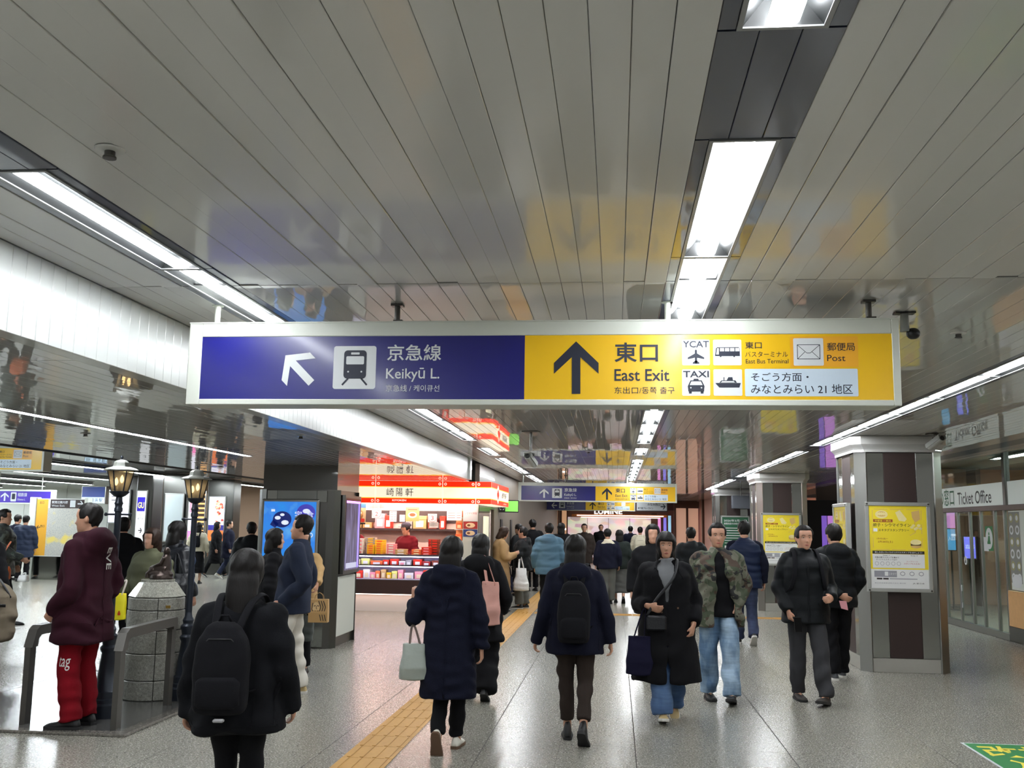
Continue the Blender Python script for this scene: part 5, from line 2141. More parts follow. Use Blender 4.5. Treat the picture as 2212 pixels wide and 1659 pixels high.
# round stone pillar
M_PIL = granite('pillar_granite', (146, 146, 138), (112, 112, 106), (178, 176, 168), 0.35, 1.4)
PX, PY, PR = -4.17, 8.92, 0.262
pi_ = thing('stone_pillar', 'waist-high round granite pillar with a bevelled top carrying a small bronze', 'pillar', (PX, PY, 0.02))
zs = [0.0, 0.17, 0.40, 0.60, 0.775, 0.885]
m = MB()
m.lathe([(PR - 0.035, 0), (PR - 0.035, 0.89)], (0, 0, 0), 40)
m.obj('core', M_JOINT, pi_)
cuts = [math.radians(a) for a in (-62, 40, 130, 215)]
for i in range(5):
    r = PR - 0.004 * i
    for k in range(4):
        a0 = cuts[k] + 0.012
        a1 = (cuts[(k + 1) % 4] + (2 * PI if k == 3 else 0)) - 0.012
        q = MB()
        n = 12
        rings = []
        for j in range(n + 1):
            a = a0 + (a1 - a0) * j / n
            c_, s_ = math.cos(a), math.sin(a)
            ri, e = PR - 0.05, 0.005
            rings.append([(ri * c_, ri * s_, zs[i] + 0.003), ((r - e) * c_, (r - e) * s_, zs[i] + 0.003), (r * c_, r * s_, zs[i] + 0.003 + e),
                          (r * c_, r * s_, zs[i + 1] - 0.003 - e), ((r - e) * c_, (r - e) * s_, zs[i + 1] - 0.003), (ri * c_, ri * s_, zs[i + 1] - 0.003)])
        q.loft(rings)
        q.obj('stone', M_PIL, pi_, smooth='auto')
m = MB()
m.lathe([(PR - 0.02, 0.887), (PR - 0.012, 0.895), (PR - 0.10, 1.015), (PR - 0.115, 1.02), (PR - 0.115, 1.04), (PR - 0.12, 1.043)], (0, 0, 0), 8, rot=PI / 8)
m.obj('cap_stone', granite('cap_granite', (160, 160, 150), (124, 124, 118), (190, 188, 178), 0.10, 1.4), pi_)
m = MB()
m.box(0.10, 0.14, -PR + 0.005, -PR + 0.02, 0.80, 0.825)
o = m.obj('brass_plate', mat('brass', (150, 122, 60), 0.35, 0.8), pi_)
o.rotation_euler = (0, 0, 0.35)

# small bronze of a seated child
M_BRONZE = mat('bronze', (78, 68, 64), 0.38, 0.75, bump=0.15, bump_scale=40)


def remeshed(mb, name, mats, voxel, smooth_it=2, parent=None, deform=None):
    me = bpy.data.meshes.new(name)
    me.from_pydata(mb.v, [], mb.f)
    bm = bmesh.new()
    bm.from_mesh(me)
    bmesh.ops.recalc_face_normals(bm, faces=bm.faces)
    bm.to_mesh(me)
    bm.free()
    o = bpy.data.objects.new(name, me)
    COL.objects.link(o)
    r = o.modifiers.new('r', 'REMESH')
    r.mode = 'VOXEL'
    r.voxel_size = voxel
    if smooth_it:
        s = o.modifiers.new('s', 'SMOOTH')
        s.factor = 0.5
        s.iterations = smooth_it
    dg = bpy.context.evaluated_depsgraph_get()
    me2 = bpy.data.meshes.new_from_object(o.evaluated_get(dg))
    bpy.data.objects.remove(o)
    bpy.data.meshes.remove(me)
    me2.name = name
    if deform is not None:
        n = len(me2.vertices)
        co = np.empty(n * 3)
        me2.vertices.foreach_get('co', co)
        no = np.empty(n * 3)
        me2.vertices.foreach_get('normal', no)
        co = deform(co.reshape(-1, 3), no.reshape(-1, 3))
        me2.vertices.foreach_set('co', co.ravel())
    me2.materials.clear()
    for m_ in (mats if isinstance(mats, (list, tuple)) else [mats]):
        me2.materials.append(m_)
    me2.polygons.foreach_set('use_smooth', [True] * len(me2.polygons))
    me2.update()
    o = bpy.data.objects.new(name, me2)
    COL.objects.link(o)
    if parent is not None:
        o.parent = parent
    return o


q = MB()
q.ell((0.035, 0, 0.235), (0.034, 0.032, 0.040))
q.tube([(0.03, 0, 0.06), (0.038, 0, 0.13), (0.036, 0, 0.19), (0.035, 0, 0.215)], [0.055, 0.045, 0.040, 0.018], 12)
q.tube([(0.05, 0, 0.05), (-0.03, 0, 0.07), (-0.10, 0.0, 0.05)], [0.07, 0.06, 0.05], 12)
q.tube([(0.03, -0.04, 0.18), (0.01, -0.06, 0.125), (-0.05, -0.04, 0.105), (-0.085, -0.015, 0.10)], [0.018, 0.016, 0.013, 0.011], 9)
q.tube([(0.03, 0.04, 0.18), (0.0, 0.06, 0.12), (-0.06, 0.02, 0.10)], [0.018, 0.016, 0.012], 9)
q.tube([(-0.06, -0.03, 0.07), (-0.12, -0.035, 0.03), (-0.125, -0.03, -0.005)], [0.03, 0.022, 0.02], 9)
q.tube([(-0.06, 0.03, 0.07), (-0.11, 0.035, 0.03), (-0.12, 0.03, -0.005)], [0.03, 0.022, 0.02], 9)
q.ell((-0.01, 0, 0.03), (0.12, 0.085, 0.045))
q.lathe([(0.105, -0.012), (0.10, 0.02), (0.09, 0.03)], (0, 0, 0), 16)
st = thing('bronze_figure', 'small dark bronze of a seated child with folded hands on the pillar', 'sculpture', (PX + 0.03, PY, 1.078))
remeshed(q, 'figure', M_BRONZE, 0.006, 2, st)


# lanterns
M_IRON = mat('lantern_iron', (34, 40, 50), 0.38, 0.4)
M_CAPM = mat('lantern_cap', (128, 130, 124), 0.5, 0.3)
M_LGLASS = glass_mat('lantern_glass', (214, 206, 188), 1.0, 0.12)
_nt = M_LGLASS.node_tree
_mx = [n_ for n_ in _nt.nodes if n_.type == 'MIX_SHADER'][0]
_tl = _nt.nodes.new('ShaderNodeBsdfTranslucent')
_tl.inputs[0].default_value = lin((216, 212, 204))
_m2 = _nt.nodes.new('ShaderNodeMixShader')
_m2.inputs[0].default_value = 0.24
_out = [n_ for n_ in _nt.nodes if n_.type == 'OUTPUT_MATERIAL'][0]
_nt.links.new(_mx.outputs[0], _m2.inputs[1])
_nt.links.new(_tl.outputs[0], _m2.inputs[2])
_nt.links.new(_m2.outputs[0], _out.inputs[0])


def lantern(label, x, y, top):
    t = thing('street_lantern', label, 'lantern', (x, y, 0.02), 0, 'old-style lantern posts')
    B = [(0.13, 0), (0.13, 0.10), (0.115, 0.115), (0.115, 0.14), (0.10, 0.15), (0.098, 0.20), (0.085, 0.215), (0.052, 0.50), (0.056, 0.51), (0.066, 0.53), (0.066, 0.545),
         (0.050, 0.565), (0.056, 0.60), (0.066, 0.62), (0.064, 0.64), (0.044, 0.66), (0.050, 0.69), (0.034, 0.72), (0.028, 0.76)]
    m = MB()
    m.lathe(B, (0, 0, 0), 20)
    m.obj('base', M_IRON, t, smooth='auto')
    m = MB()
    m.lathe([(0.028, 0.75), (0.026, top - 0.46), (0.034, top - 0.455), (0.034, top - 0.43), (0.028, top - 0.42), (0.030, top - 0.40), (0.036, top - 0.39), (0.028, top - 0.37), (0.026, top - 0.34)], (0, 0, 0), 16)
    m.obj('pole', M_IRON, t, smooth='auto')
    m = MB()
    m.tube([(-0.10, 0, top - 0.48), (0.10, 0, top - 0.48)], 0.008, 8)
    for s in (-1, 1):
        m.ell((s * 0.105, 0, top - 0.48), (0.016, 0.016, 0.016), 10, 7)
    m.obj('ladder_bar', M_IRON, t, smooth='auto')
    zb, zt_ = top - 0.29, top - 0.115
    m = MB()
    m.lathe([(0.022, zb - 0.05), (0.05, zb - 0.035), (0.075, zb - 0.012), (0.078, zb), (0.06, zb + 0.004)], (0, 0, 0), 12)
    m.obj('cup', M_IRON, t, smooth='auto')
    m = MB()
    rb, rt = 0.066, 0.105
    for k in range(6):
        a = PI / 3 * k + 0.4
        m.tube([(rb * math.cos(a), rb * math.sin(a), zb), (rt * math.cos(a), rt * math.sin(a), zt_)], 0.006, 6)
    m.lathe([(rt + 0.006, zt_ - 0.006), (rt + 0.006, zt_ + 0.004), (rt - 0.006, zt_ + 0.004), (rt - 0.006, zt_ - 0.006), (rt + 0.006, zt_ - 0.006)], (0, 0, 0), 6, rot=0.4)
    m.obj('cage', M_IRON, t)
    for k in range(6):
        a, c_ = PI / 3 * k + 0.4, PI / 3 * (k + 1) + 0.4
        q = MB()
        A = [(rb * math.cos(a), rb * math.sin(a), zb), (rb * math.cos(c_), rb * math.sin(c_), zb), (rt * math.cos(c_), rt * math.sin(c_), zt_), (rt * math.cos(a), rt * math.sin(a), zt_)]
        s = 0.97
        q.add(A + [(x_ * s, y_ * s, z_) for x_, y_, z_ in A], [(0, 1, 2, 3), (7, 6, 5, 4), (0, 4, 5, 1), (1, 5, 6, 2), (2, 6, 7, 3), (3, 7, 4, 0)])
        q.obj('pane', M_LGLASS, t)
    m = MB()
    m.lathe([(0.135, zt_ - 0.004), (0.14, zt_ + 0.004), (0.115, zt_ + 0.018), (0.072, zt_ + 0.03), (0.066, zt_ + 0.036), (0.060, zt_ + 0.065), (0.045, zt_ + 0.08), (0.012, zt_ + 0.09)], (0, 0, 0), 6, rot=0.4)
    m.obj('cap', M_CAPM, t)
    m = MB()
    m.lathe([(0.012, zt_ + 0.088), (0.006, zt_ + 0.096), (0.012, zt_ + 0.106), (0.012, zt_ + 0.112), (0.003, zt_ + 0.124)], (0, 0, 0), 10)
    m.obj('finial', M_IRON, t, smooth='auto')
    m = MB()
    m.lathe([(0.010, zb), (0.012, zb + 0.05), (0.010, zb + 0.06)], (0, 0, 0), 10)
    m.obj('lamp_holder', M_IRON, t)
    for dx, dz in ((-0.028, 0.0), (0.024, 0.02)):
        m = MB()
        m.lathe([(0.006, zb + 0.05 + dz), (0.016, zb + 0.072 + dz), (0.013, zb + 0.095 + dz), (0.003, zb + 0.115 + dz)], (dx, -0.012 if dx < 0 else -0.02, 0), 10)
        m.obj('bulb', emis('bulb_glow', (255, 226, 180), 11.0), t, smooth='auto')
    return t


lantern('black street lantern with lit bulbs behind the burgundy jacket', -4.115, 7.98, 2.10)
lantern('black street lantern with lit bulbs right of the stone pillar', -3.835, 8.86, 2.07)

# iron scroll stand and brass box by the second lantern
sc_ = thing('scroll_stand', 'black wrought-iron scroll stand beside the foot of the right lantern', 'stand', (-3.66, 9.05, 0.02))
m = MB()


def curl(cx, cz, r, a0, a1, n=14):
    return [(cx + r * (1 - 0.5 * k / n) * math.cos(a0 + (a1 - a0) * k / n), 0, cz + r * (1 - 0.5 * k / n) * math.sin(a0 + (a1 - a0) * k / n)) for k in range(n + 1)]


for cx, cz, r, s in ((0.06, 0.56, 0.06, 1), (0.17, 0.50, 0.05, -1), (0.05, 0.36, 0.05, 1), (0.06, 0.28, 0.05, -1)):
    m.tube(curl(cx, cz, r, 0.2, 0.2 + s * 5.0), 0.006, 6)
for x in (-0.02, 0.24):
    m.tube([(x, 0, 0), (x, 0, 0.56)], 0.007, 6)
for z in (0.2, 0.44):
    m.tube([(-0.02, 0, z), (0.24, 0, z)], 0.006, 6)
m.obj('scroll_work', M_IRON, sc_, smooth=True)
bb = thing('brass_box', 'small dull yellow box beside the foot of the right lantern', 'box', (-3.62, 8.95, 0.022))
m = MB()
m.box(-0.05, 0.09, -0.06, 0.06, 0, 0.18, bev=0.008)
m.obj('case', mat('dull_yellow', (150, 128, 60), 0.5), bb)
m = MB()
m.box(-0.056, 0.096, -0.066, 0.066, 0.17, 0.19, bev=0.004)
m.obj('lid', mat('dull_yellow2', (128, 108, 52), 0.5), bb)

# ------------------------------------------------------------------ cameras, sprinklers and small ceiling things
M_CAM = mat('camera_case', (168, 170, 166), 0.4)


def cctv(label, x, y, zc, drop, rz, plate):
    t = thing('security_camera', label, 'camera', (x, y, zc), rz)
    m = MB()
    m.box(-plate, plate, -0.05, 0.05, -0.012, -0.001, bev=0.003)
    m.obj('ceiling_plate', M_STEEL_DK, t)
    m = MB()
    m.tube([(0, 0, -0.01), (0, 0, -drop)], 0.016, 10)
    if drop > 0.2:
        m.box(-0.11, 0.11, -0.05, 0.05, -drop, -drop + 0.06)
    m.obj('drop_pole', M_STEEL_DK, t, smooth='auto')
    R_ = Matrix.Translation((0, 0, -drop - 0.05)) @ Matrix.Rotation(math.radians(-22), 4, 'X')

    def put(mb, nm, mm):
        mb.v = [tuple(R_ @ Vector(p)) for p in mb.v]
        mb.obj(nm, mm, t, smooth='auto')
    m = MB()
    m.tube([(0, 0.12, 0), (0, -0.12, 0)], [(0.038, 0.034)] * 2, 12)
    put(m, 'body', M_CAM)
    m = MB()
    m.box(-0.046, 0.046, -0.155, 0.13, 0.03, 0.045, bev=0.006)
    m.box(-0.046, -0.040, -0.13, 0.13, -0.01, 0.036)
    m.box(0.040, 0.046, -0.13, 0.13, -0.01, 0.036)
    put(m, 'sun_hood', M_CAM)
    m = MB()
    m.tube([(0, -0.118, 0), (0, -0.126, 0)], 0.028, 14)
    put(m, 'lens', M_BLACK)
    m = MB()
    m.tube([(0, 0.02, 0.03), (0, 0.02, 0.075)], 0.010, 8)
    put(m, 'joint', M_STEEL_DK)
    return t


p = atz(1985, 943, CZ)
cctv('white security camera under the ceiling at the nearest right column', 3.62, 11.75, CZ, 0.055, math.radians(20), 0.10)
p = atz(1147, 931, CZ)
cctv('black and grey security camera on a drop pole before the second blue sign', p.x, p.y, CZ, 0.30, math.radians(-15), 0.10)
t = thing('speaker_bracket', 'small camera bracket on the ceiling behind the right end of the large sign', 'bracket', (1.46, 5.15, CZ))
m = MB()
m.box(-0.05, 0.05, -0.03, 0.03, -0.008, -0.001)
m.obj('ceiling_plate', M_BLACK, t)
m = MB()
m.tube([(0, 0, -0.008), (0.0, 0, -0.10)], [0.02, 0.024], 10)
m.obj('stem', M_GREY_P, t, smooth='auto')
m = MB()
m.ell((0.04, 0, -0.11), (0.035, 0.03, 0.03), 12, 8)
m.obj('head', M_BLACK, t, smooth=True)
for i, (px, py, Z, lab) in enumerate(((238, 322, CZ, 'round ceiling sprinkler near the top left of the hall ceiling'), (650, 941, SZ, 'small ceiling sprinkler in the low ceiling left of the beam'),
                                      (2070, 719, CZ, 'small dark ceiling sprinkler at the far right of the hall ceiling'), (1272, 975, CZ, 'small ceiling sprinkler before the second blue sign'),
                                      (185, 936, SZ, 'small ceiling sprinkler in the low ceiling above the left lantern'))):
    p = atz(px, py, Z)
    t = thing('ceiling_sprinkler', lab, 'sprinkler', (p.x, p.y, Z))
    m = MB()
    m.lathe([(0.045, -0.001), (0.042, -0.006), (0.02, -0.008)], (0, 0, 0), 20)
    m.obj('rose', M_CEIL if Z == CZ else M_SOFFIT, t, smooth='auto')
    m = MB()
    m.lathe([(0.016, -0.007), (0.016, -0.022), (0.02, -0.024), (0.02, -0.03)], (0, 0, 0), 12)
    m.obj('head', M_STEEL_DK, t, smooth='auto')
# ------------------------------------------------------------------ people
SKIN = {}


def hair_mat(name, c):
    m, nt, b = new_mat(name)
    b.inputs['Base Color'].default_value = lin(c)
    b.inputs['Roughness'].default_value = 0.55
    b.inputs['Specular IOR Level'].default_value = 0.25
    n = noise(nt, mapping(nt, obj_vec(nt), (70, 70, 6)), 2.0, 3)
    bump_in(nt, b, n, 0.35, 0.006)
    MATS[name] = m
    return m


def skin_mat(c):
    k = 'skin_%d_%d_%d' % c
    if k in MATS:
        return MATS[k]
    m, nt, b = new_mat(k)
    p = obj_vec(nt)
    n = noise(nt, p, 30, 3)
    cc = ramp(nt, n, [(0.3, tuple(int(v * 0.93) for v in c)), (0.7, c)])
    nt.links.new(cc, b.inputs['Base Color'])
    b.inputs['Roughness'].default_value = 0.5
    b.inputs['Subsurface Weight'].default_value = 0.12
    b.inputs['Subsurface Radius'].default_value = (0.02, 0.008, 0.005)
    MATS[k] = m
    return m


def cloth(name, c, rough=0.9, sheen=0.0, scale=260, strength=0.25, var=0.10):
    return mat('cloth_' + name, c, rough, 0.0, 0.18, 0, 0.05, 0, None, var, 9.0, strength, scale, sheen)


def camo_mat(name, cols, scale=7.5):
    if name in MATS:
        return MATS[name]
    m, nt, b = new_mat(name)
    p = mapping(nt, obj_vec(nt), (1, 1, 1.25))
    a = noise(nt, p, scale, 2, 0.6)
    p2 = mapping(nt, obj_vec(nt), (1, 1, 1.25), (7.3, 2.1, 4.4))
    c_ = noise(nt, p2, scale * 1.1, 2, 0.6)
    p3 = mapping(nt, obj_vec(nt), (1, 1, 1.3), (1.3, 9.1, 2.4))
    d = noise(nt, p3, scale * 1.25, 2, 0.6)
    f1 = ramp(nt, a, [(0.0, (0, 0, 0, 1)), (0.52, (1, 1, 1, 1))], 'CONSTANT')
    f2 = ramp(nt, c_, [(0.0, (0, 0, 0, 1)), (0.55, (1, 1, 1, 1))], 'CONSTANT')
    f3 = ramp(nt, d, [(0.0, (0, 0, 0, 1)), (0.58, (1, 1, 1, 1))], 'CONSTANT')
    x = mixc(nt, f1, cols[0], cols[1])
    x = mixc(nt, f2, x, cols[2])
    x = mixc(nt, f3, x, cols[3])
    nt.links.new(x, b.inputs['Base Color'])
    b.inputs['Roughness'].default_value = 0.85
    MATS[name] = m
    return m


def denim(name, c, fade):
    if name in MATS:
        return MATS[name]
    m, nt, b = new_mat(name)
    p = mapping(nt, obj_vec(nt), (2.2, 2.2, 1.0))
    n = noise(nt, p, 3.0, 4)
    w = noise(nt, mapping(nt, obj_vec(nt), (3, 3, 26)), 2.0, 3)
    x = ramp(nt, n, [(0.40, c), (0.64, fade)])
    y = ramp(nt, w, [(0.35, (0.80, 0.80, 0.80, 1)), (0.65, (1, 1, 1, 1))])
    x = mixc(nt, 1.0, x, y, 'MULTIPLY')
    nt.links.new(x, b.inputs['Base Color'])
    b.inputs['Roughness'].default_value = 0.9
    bump_in(nt, b, noise(nt, obj_vec(nt), 300, 2), 0.2, 0.003)
    MATS[name] = m
    return m


HAIR = hair_mat('hair_black', (19, 16, 15))
HAIR_BR = hair_mat('hair_brown', (44, 30, 22))
EYE_W = mat('eye_white', (176, 170, 164), 0.3)
EYE_D = mat('eye_dark', (26, 18, 16), 0.2)
LIP = mat('lip', (158, 88, 80), 0.45)

# head outline: height fraction, half width, front depth, back depth (metres, head 0.235 tall)
HT = [(0.0, .020, .062, .010), (.035, .034, .078, .022), (.09, .046, .084, .040), (.17, .055, .086, .056), (.28, .063, .087, .072), (.38, .069, .087, .086), (.48, .073, .087, .096),
      (.58, .0755, .089, .102), (.68, .076, .088, .104), (.78, .0725, .081, .100), (.87, .062, .066, .086), (.94, .045, .045, .062), (.98, .026, .025, .036), (1.0, .008, .008, .010)]
HTA = np.array(HT)


def head_rings(off=None, n=36, feat=True, zs=None):
    """rings of the head in its own frame: z from 0 chin to 0.235 crown, +y the face"""
    zs = zs if zs is not None else np.concatenate([np.linspace(0, .9, 25), [.94, .97, .99, 1.0]])
    rings = []
    for zn in zs:
        w, f, b = (np.interp(zn, HTA[:, 0], HTA[:, k]) for k in (1, 2, 3))
        ring = []
        for k in range(n):
            th = 2 * PI * k / n
            s, c_ = math.sin(th), math.cos(th)
            p = 0.88
            x = w * math.copysign(abs(s) ** p, s)
            y = (f if c_ > 0 else b) * math.copysign(abs(c_) ** p, c_)
            z = zn * .235
            if feat and c_ > 0:
                g = lambda cx, cz, sx, sz: math.exp(-((x - cx) / sx) ** 2 - ((zn - cz) / sz) ** 2)
                y -= .010 * (g(.031, .52, .016, .05) + g(-.031, .52, .016, .05))
                y += .024 * g(0, .36, .010, .045) + .011 * g(0, .45, .008, .07)
                y += .006 * g(0, .215, .020, .03) + .004 * g(0, .06, .02, .05)
                y += .004 * (g(.034, .59, .02, .025) + g(-.034, .59, .02, .025))
                y -= .004 * g(0, .275, .02, .018)
                y += .003 * (g(.045, .40, .018, .08) + g(-.045, .40, .018, .08))
            if off is not None:
                o = off(zn, th)
                L = math.hypot(x, y) or 1e-6
                nz = max(0.0, (zn - .72) / .28)
                x += o * x / L * (1 - .5 * nz)
                y += o * y / L * (1 - .5 * nz)
                z += o * nz
            ring.append((x, y, z))
        rings.append(ring)
    return rings


def hair_off(style):
    def f(zn, th):
        a = abs((th + PI) % (2 * PI) - PI)          # 0 at the face, pi at the back
        ad = math.degrees(a)
        line = 0.80 - 0.04 * math.cos(a * 2)
        if style in ('short', 'crop'):
            low = .80 if ad < 62 else (.46 if ad < 100 else (.30 if ad < 125 else .14))
        else:
            low = .78 if ad < 50 else (.20 if ad < 75 else -.2)
            if style == 'fringe':
                low = .66 if ad < 46 else (.10 if ad < 70 else -.2)
        t = max(0, min(1, (zn - low) / .06))
        thick = {'short': .014, 'crop': .008, 'bob': .022, 'long': .018, 'fringe': .020}[style]
        thick += .003 * math.sin(9 * th + 17 * zn) + .002 * math.sin(23 * th)
        return -.010 + t * (thick + .010)
    return f


def ik(hip, ank, l1, l2, bend):
    d = ank - hip
    L = min(d.length, (l1 + l2) * .9995)
    u = d.normalized()
    a = (l1 * l1 - l2 * l2 + L * L) / (2 * L)
    h = math.sqrt(max(0, l1 * l1 - a * a))
    v = (bend - u * bend.dot(u)).normalized()
    return hip + u * a + v * h


def smooth_path(pts, rad, k=5):
    """Catmull-Rom resampling so that limbs bend softly"""
    P = [Vector(p) for p in pts]
    R_ = [np.array(r if hasattr(r, '__len__') else (r, r), float) for r in rad]
    op, orr = [], []
    for i in range(len(P) - 1):
        p0, p1, p2, p3 = P[max(i - 1, 0)], P[i], P[i + 1], P[min(i + 2, len(P) - 1)]
        for j in range(k):
            t = j / k
            q = 0.5 * ((2 * p1) + (p2 - p0) * t + (2 * p0 - 5 * p1 + 4 * p2 - p3) * t * t + (3 * p1 - p0 - 3 * p2 + p3) * t ** 3)
            op.append(q)
            orr.append(tuple(R_[i] * (1 - t) + R_[i + 1] * t))
    op.append(P[-1])
    orr.append(tuple(R_[-1]))
    return op, orr


TORSO = np.array([  # z, half width, half depth, y
    (.40, .200, .150, .0), (.60, .195, .145, .0), (.80, .182, .130, -.002), (.90, .178, .126, -.004), (1.05, .166, .112, .0), (1.20, .182, .118, .004), (1.30, .190, .112, .0),
    (1.365, .182, .098, -.006), (1.405, .135, .080, -.010), (1.435, .085, .068, -.008), (1.455, .066, .060, -.004)])


def torso_at(z, bulk):
    w, d, y = (np.interp(z, TORSO[:, 0], TORSO[:, k]) for k in (1, 2, 3))
    k = np.interp(z, [0.2, 1.30, 1.40, 1.455], [1, 1, .55, .25])
    return w + bulk * k, d + bulk * k, y


def wrinkle(amp, quilt=0.0, qz=.09, seed=0):
    rs = np.random.RandomState(seed)
    K = rs.normal(0, 1, (9, 3)) * np.array([17, 17, 30])
    PH = rs.uniform(0, 6.28, 9)

    def f(co, no):
        d = np.zeros(len(co))
        wz = co.copy()
        wz[:, 2] += .02 * np.sin(co[:, 0] * 14 + seed) + .015 * np.sin(co[:, 1] * 17)
        for k in range(9):
            d += np.sin(wz @ K[k] + PH[k])
        mask = .55 + .45 * np.sin(co[:, 2] * 7 + seed) * np.sin(co[:, 0] * 8 + co[:, 1] * 6 + seed * .7)
        d = np.sign(d) * np.abs(d / 9.0) ** .8 * amp * 4.2 * mask
        if quilt > 0:
            d += quilt * (np.abs(np.sin(PI * (co[:, 2] + .006 * np.sin(co[:, 0] * 20)) / qz)) ** .6 - .75)
        return co + no * d[:, None]
    return f


def ring_se(cx, cy, z, a, b, n=30, p=2.4, phase=0.0):
    out = []
    for k in range(n):
        t = 2 * PI * k / n + phase
        c_, s_ = math.cos(t), math.sin(t)
        out.append((cx + a * math.copysign(abs(c_) ** (2 / p), c_), cy + b * math.copysign(abs(s_) ** (2 / p), s_), z))
    return out


def person(label, X, Y, yaw=0, H=1.65, z0=0.0, legs=None, arms=None, top=None, bottom=None, shoe=None, hair='short', hair_m=None, skin=(196, 148, 122), near=1, lean=0.0, head=(0, 0),
           extra=None, glasses=False, hands=(True, True), crowd=None):
    s = H / 1.7
    t = thing('person', label, 'person', (X, Y, z0), math.radians(yaw), crowd)
    legs = legs or {}
    arms = arms or {}
    vox_b = .0068 if near == 2 else (.0085 if near else .013)
    vox_c = .012 if near else .017

    def LZ(p):                                        # lean of the upper body, then scale
        x, y, z = p
        if z > .9:
            y = y + lean * (z - .9)
        return (x * s, y * s, z * s)

    def fin(mb):
        mb.v = [LZ(p) for p in mb.v]
        return mb
    # joints
    J = {}
    for sd, nm in ((-1, 'L'), (1, 'R')):
        lx, ly, mode, pitch, fy = (tuple(legs.get(nm, (sd * .095, 0, 'flat', 0, 0))) + (0, 0, 0))[:5]
        pr = math.radians(pitch)
        rot = Matrix.Rotation(math.radians(fy), 4, 'Z') @ Matrix.Rotation(pr, 4, 'X')
        if mode == 'flat':
            ank = Vector((lx, ly, .085))
        elif mode == 'toe':
            ank = Vector((lx, ly, 0)) - (rot @ Vector((0, .12, -.085)))
        elif mode == 'heel':
            ank = Vector((lx, ly, 0)) - (rot @ Vector((0, -.055, -.085)))
        else:
            ank = Vector((lx, ly, float(mode)))
        hip = Vector((sd * .088, 0, .885))
        kn = ik(hip, ank, .405, .40, Vector((sd * .05, 1, 0)))
        J[nm] = (hip, kn, ank, rot)
        a = arms.get(nm, {})
        el = Vector(a.get('el', (sd * .255, -.04, 1.10)))
        wr = Vector(a.get('wr', (sd * .27, .04, .87)))
        J['a' + nm] = (Vector((sd * .172, -.01, 1.365)), el, wr, a)
    # ---- body: one skin from crown to feet
    B = MB()
    hm = Matrix.Translation((0, .012, 1.465)) @ Matrix.Rotation(math.radians(head[0]), 4, 'Z') @ Matrix.Rotation(math.radians(-head[1]), 4, 'X')

    def HP(rings):
        return [[tuple(hm @ Vector(p)) for p in r] for r in rings]
    B.loft(HP(head_rings()))
    for sd in (-1, 1):
        e = MB()
        e.ell((0, 0, 0), (.010, .018, .030), 10, 7)
        q = hm @ Matrix.Translation((sd * .078, -.012, .112)) @ Matrix.Rotation(sd * .35, 4, 'Z')
        B.add([tuple(q @ Vector(p)) for p in e.v], e.f)
    nb = hm @ Vector((0, -.03, .05))
    B.tube([(0, -.012, 1.36), (0, -.010, 1.44), nb], [.062, .054, .055], 14)
    B.tube([(0, 0, .86), (0, 0, 1.1), (0, 0, 1.3), (0, -.005, 1.39)], [(.115, .08), (.10, .07), (.13, .07), (.08, .05)], 14, flat=(1, 0, 0))
    for nm, sd in (('L', -1), ('R', 1)):
        sh, el, wr, a = J['a' + nm]
        B.tube([(0, 0, 1.33), sh, el, wr], [.05, .042, .034, .026], 10)
        if hands[0 if nm == 'L' else 1]:
            d = (wr - el).normalized()
            if 'hand' in a:
                d = Vector(a['hand']).normalized()
            th = Vector(a.get('thumb', (0, 1, 0)))
            th = (th - d * th.dot(d)).normalized()
            n = d.cross(th)
            pal = Vector(a.get('palm', (-sd, 0, 0)))
            if n.dot(pal) < 0:
                n = -n
            c_ = a.get('curl', 55)
            B.tube([wr - d * .03, wr + d * .02, wr + d * .085], [(.024, .020), (.036, .017), (.040, .014)], 10, flat=th)
            for i, (L, o) in enumerate(((.070, .030), (.079, .010), (.073, -.011), (.056, -.030))):
                p = wr + d * .080 + th * o
                pts, rr = [wr + d * .045 + th * (o * .8), p], [.0095, .0095]
                dd = d.copy()
                for k, q in enumerate((.44, .32, .24)):
                    ang = math.radians(c_ * (.35, .85, 1.15)[k] * (1 + .08 * i))
                    dd = (d * math.cos(ang) + n * math.sin(ang)) if k == 0 else (dd * math.cos(math.radians(c_ * .5)) + (n * math.cos(0) - dd * n.dot(dd)).normalized() * math.sin(math.radians(c_ * .5)))
                    dd.normalize()
                    p = p + dd * (L * q)
                    pts.append(p)
                    rr.append(.0088 - .0009 * k)
                B.tube(pts, rr, 8)
            tb = wr + d * .028 + th * .026
            td = (d * .75 + th * .55 + n * .35).normalized()
            td2 = (d * .85 + th * .1 + n * .5).normalized()
            B.tube([wr + d * .015 + th * .01, tb, tb + td * .032, tb + td * .032 + td2 * .028], [.013, .013, .0105, .009], 8)
        hip, kn, ank, rot = J[nm]
        B.tube([(0, 0, .93), hip, kn, ank], [.07, .07, .045, .034], 12)
        B.tube([ank, ank + (rot @ Vector((0, .03, -.035))), ank + (rot @ Vector((0, .12, -.06)))], [.034, .034, .022], 10)
    fin(B)
    remeshed(B, 'body', skin_mat(skin), vox_b, 2, t)
    # ---- hair
    if hair:
        hm_ = hair_m or HAIR
        Hh = MB()
        Hh.loft(HP(head_rings(hair_off(hair), 40, False)))
        if hair in ('long', 'bob', 'fringe'):
            zl = {'long': -.17, 'bob': -.045, 'fringe': -.05}[hair]
            wd = .088 if hair == 'long' else .093
            pts = [(0, -.045, .17), (0, -.062, .08), (0, -.068, .0), (0, -.070, zl)]
            Hh.loft(HP([[(wd * c * k2, y - .0 + .062 * k2 * s_, z) for c, s_ in ((math.cos(2 * PI * k / 20), math.sin(2 * PI * k / 20)) for k in range(20))]
                        for (x, y, z), k2 in zip(pts, (.85, .98, 1.0, .86))]))
        fin(Hh)
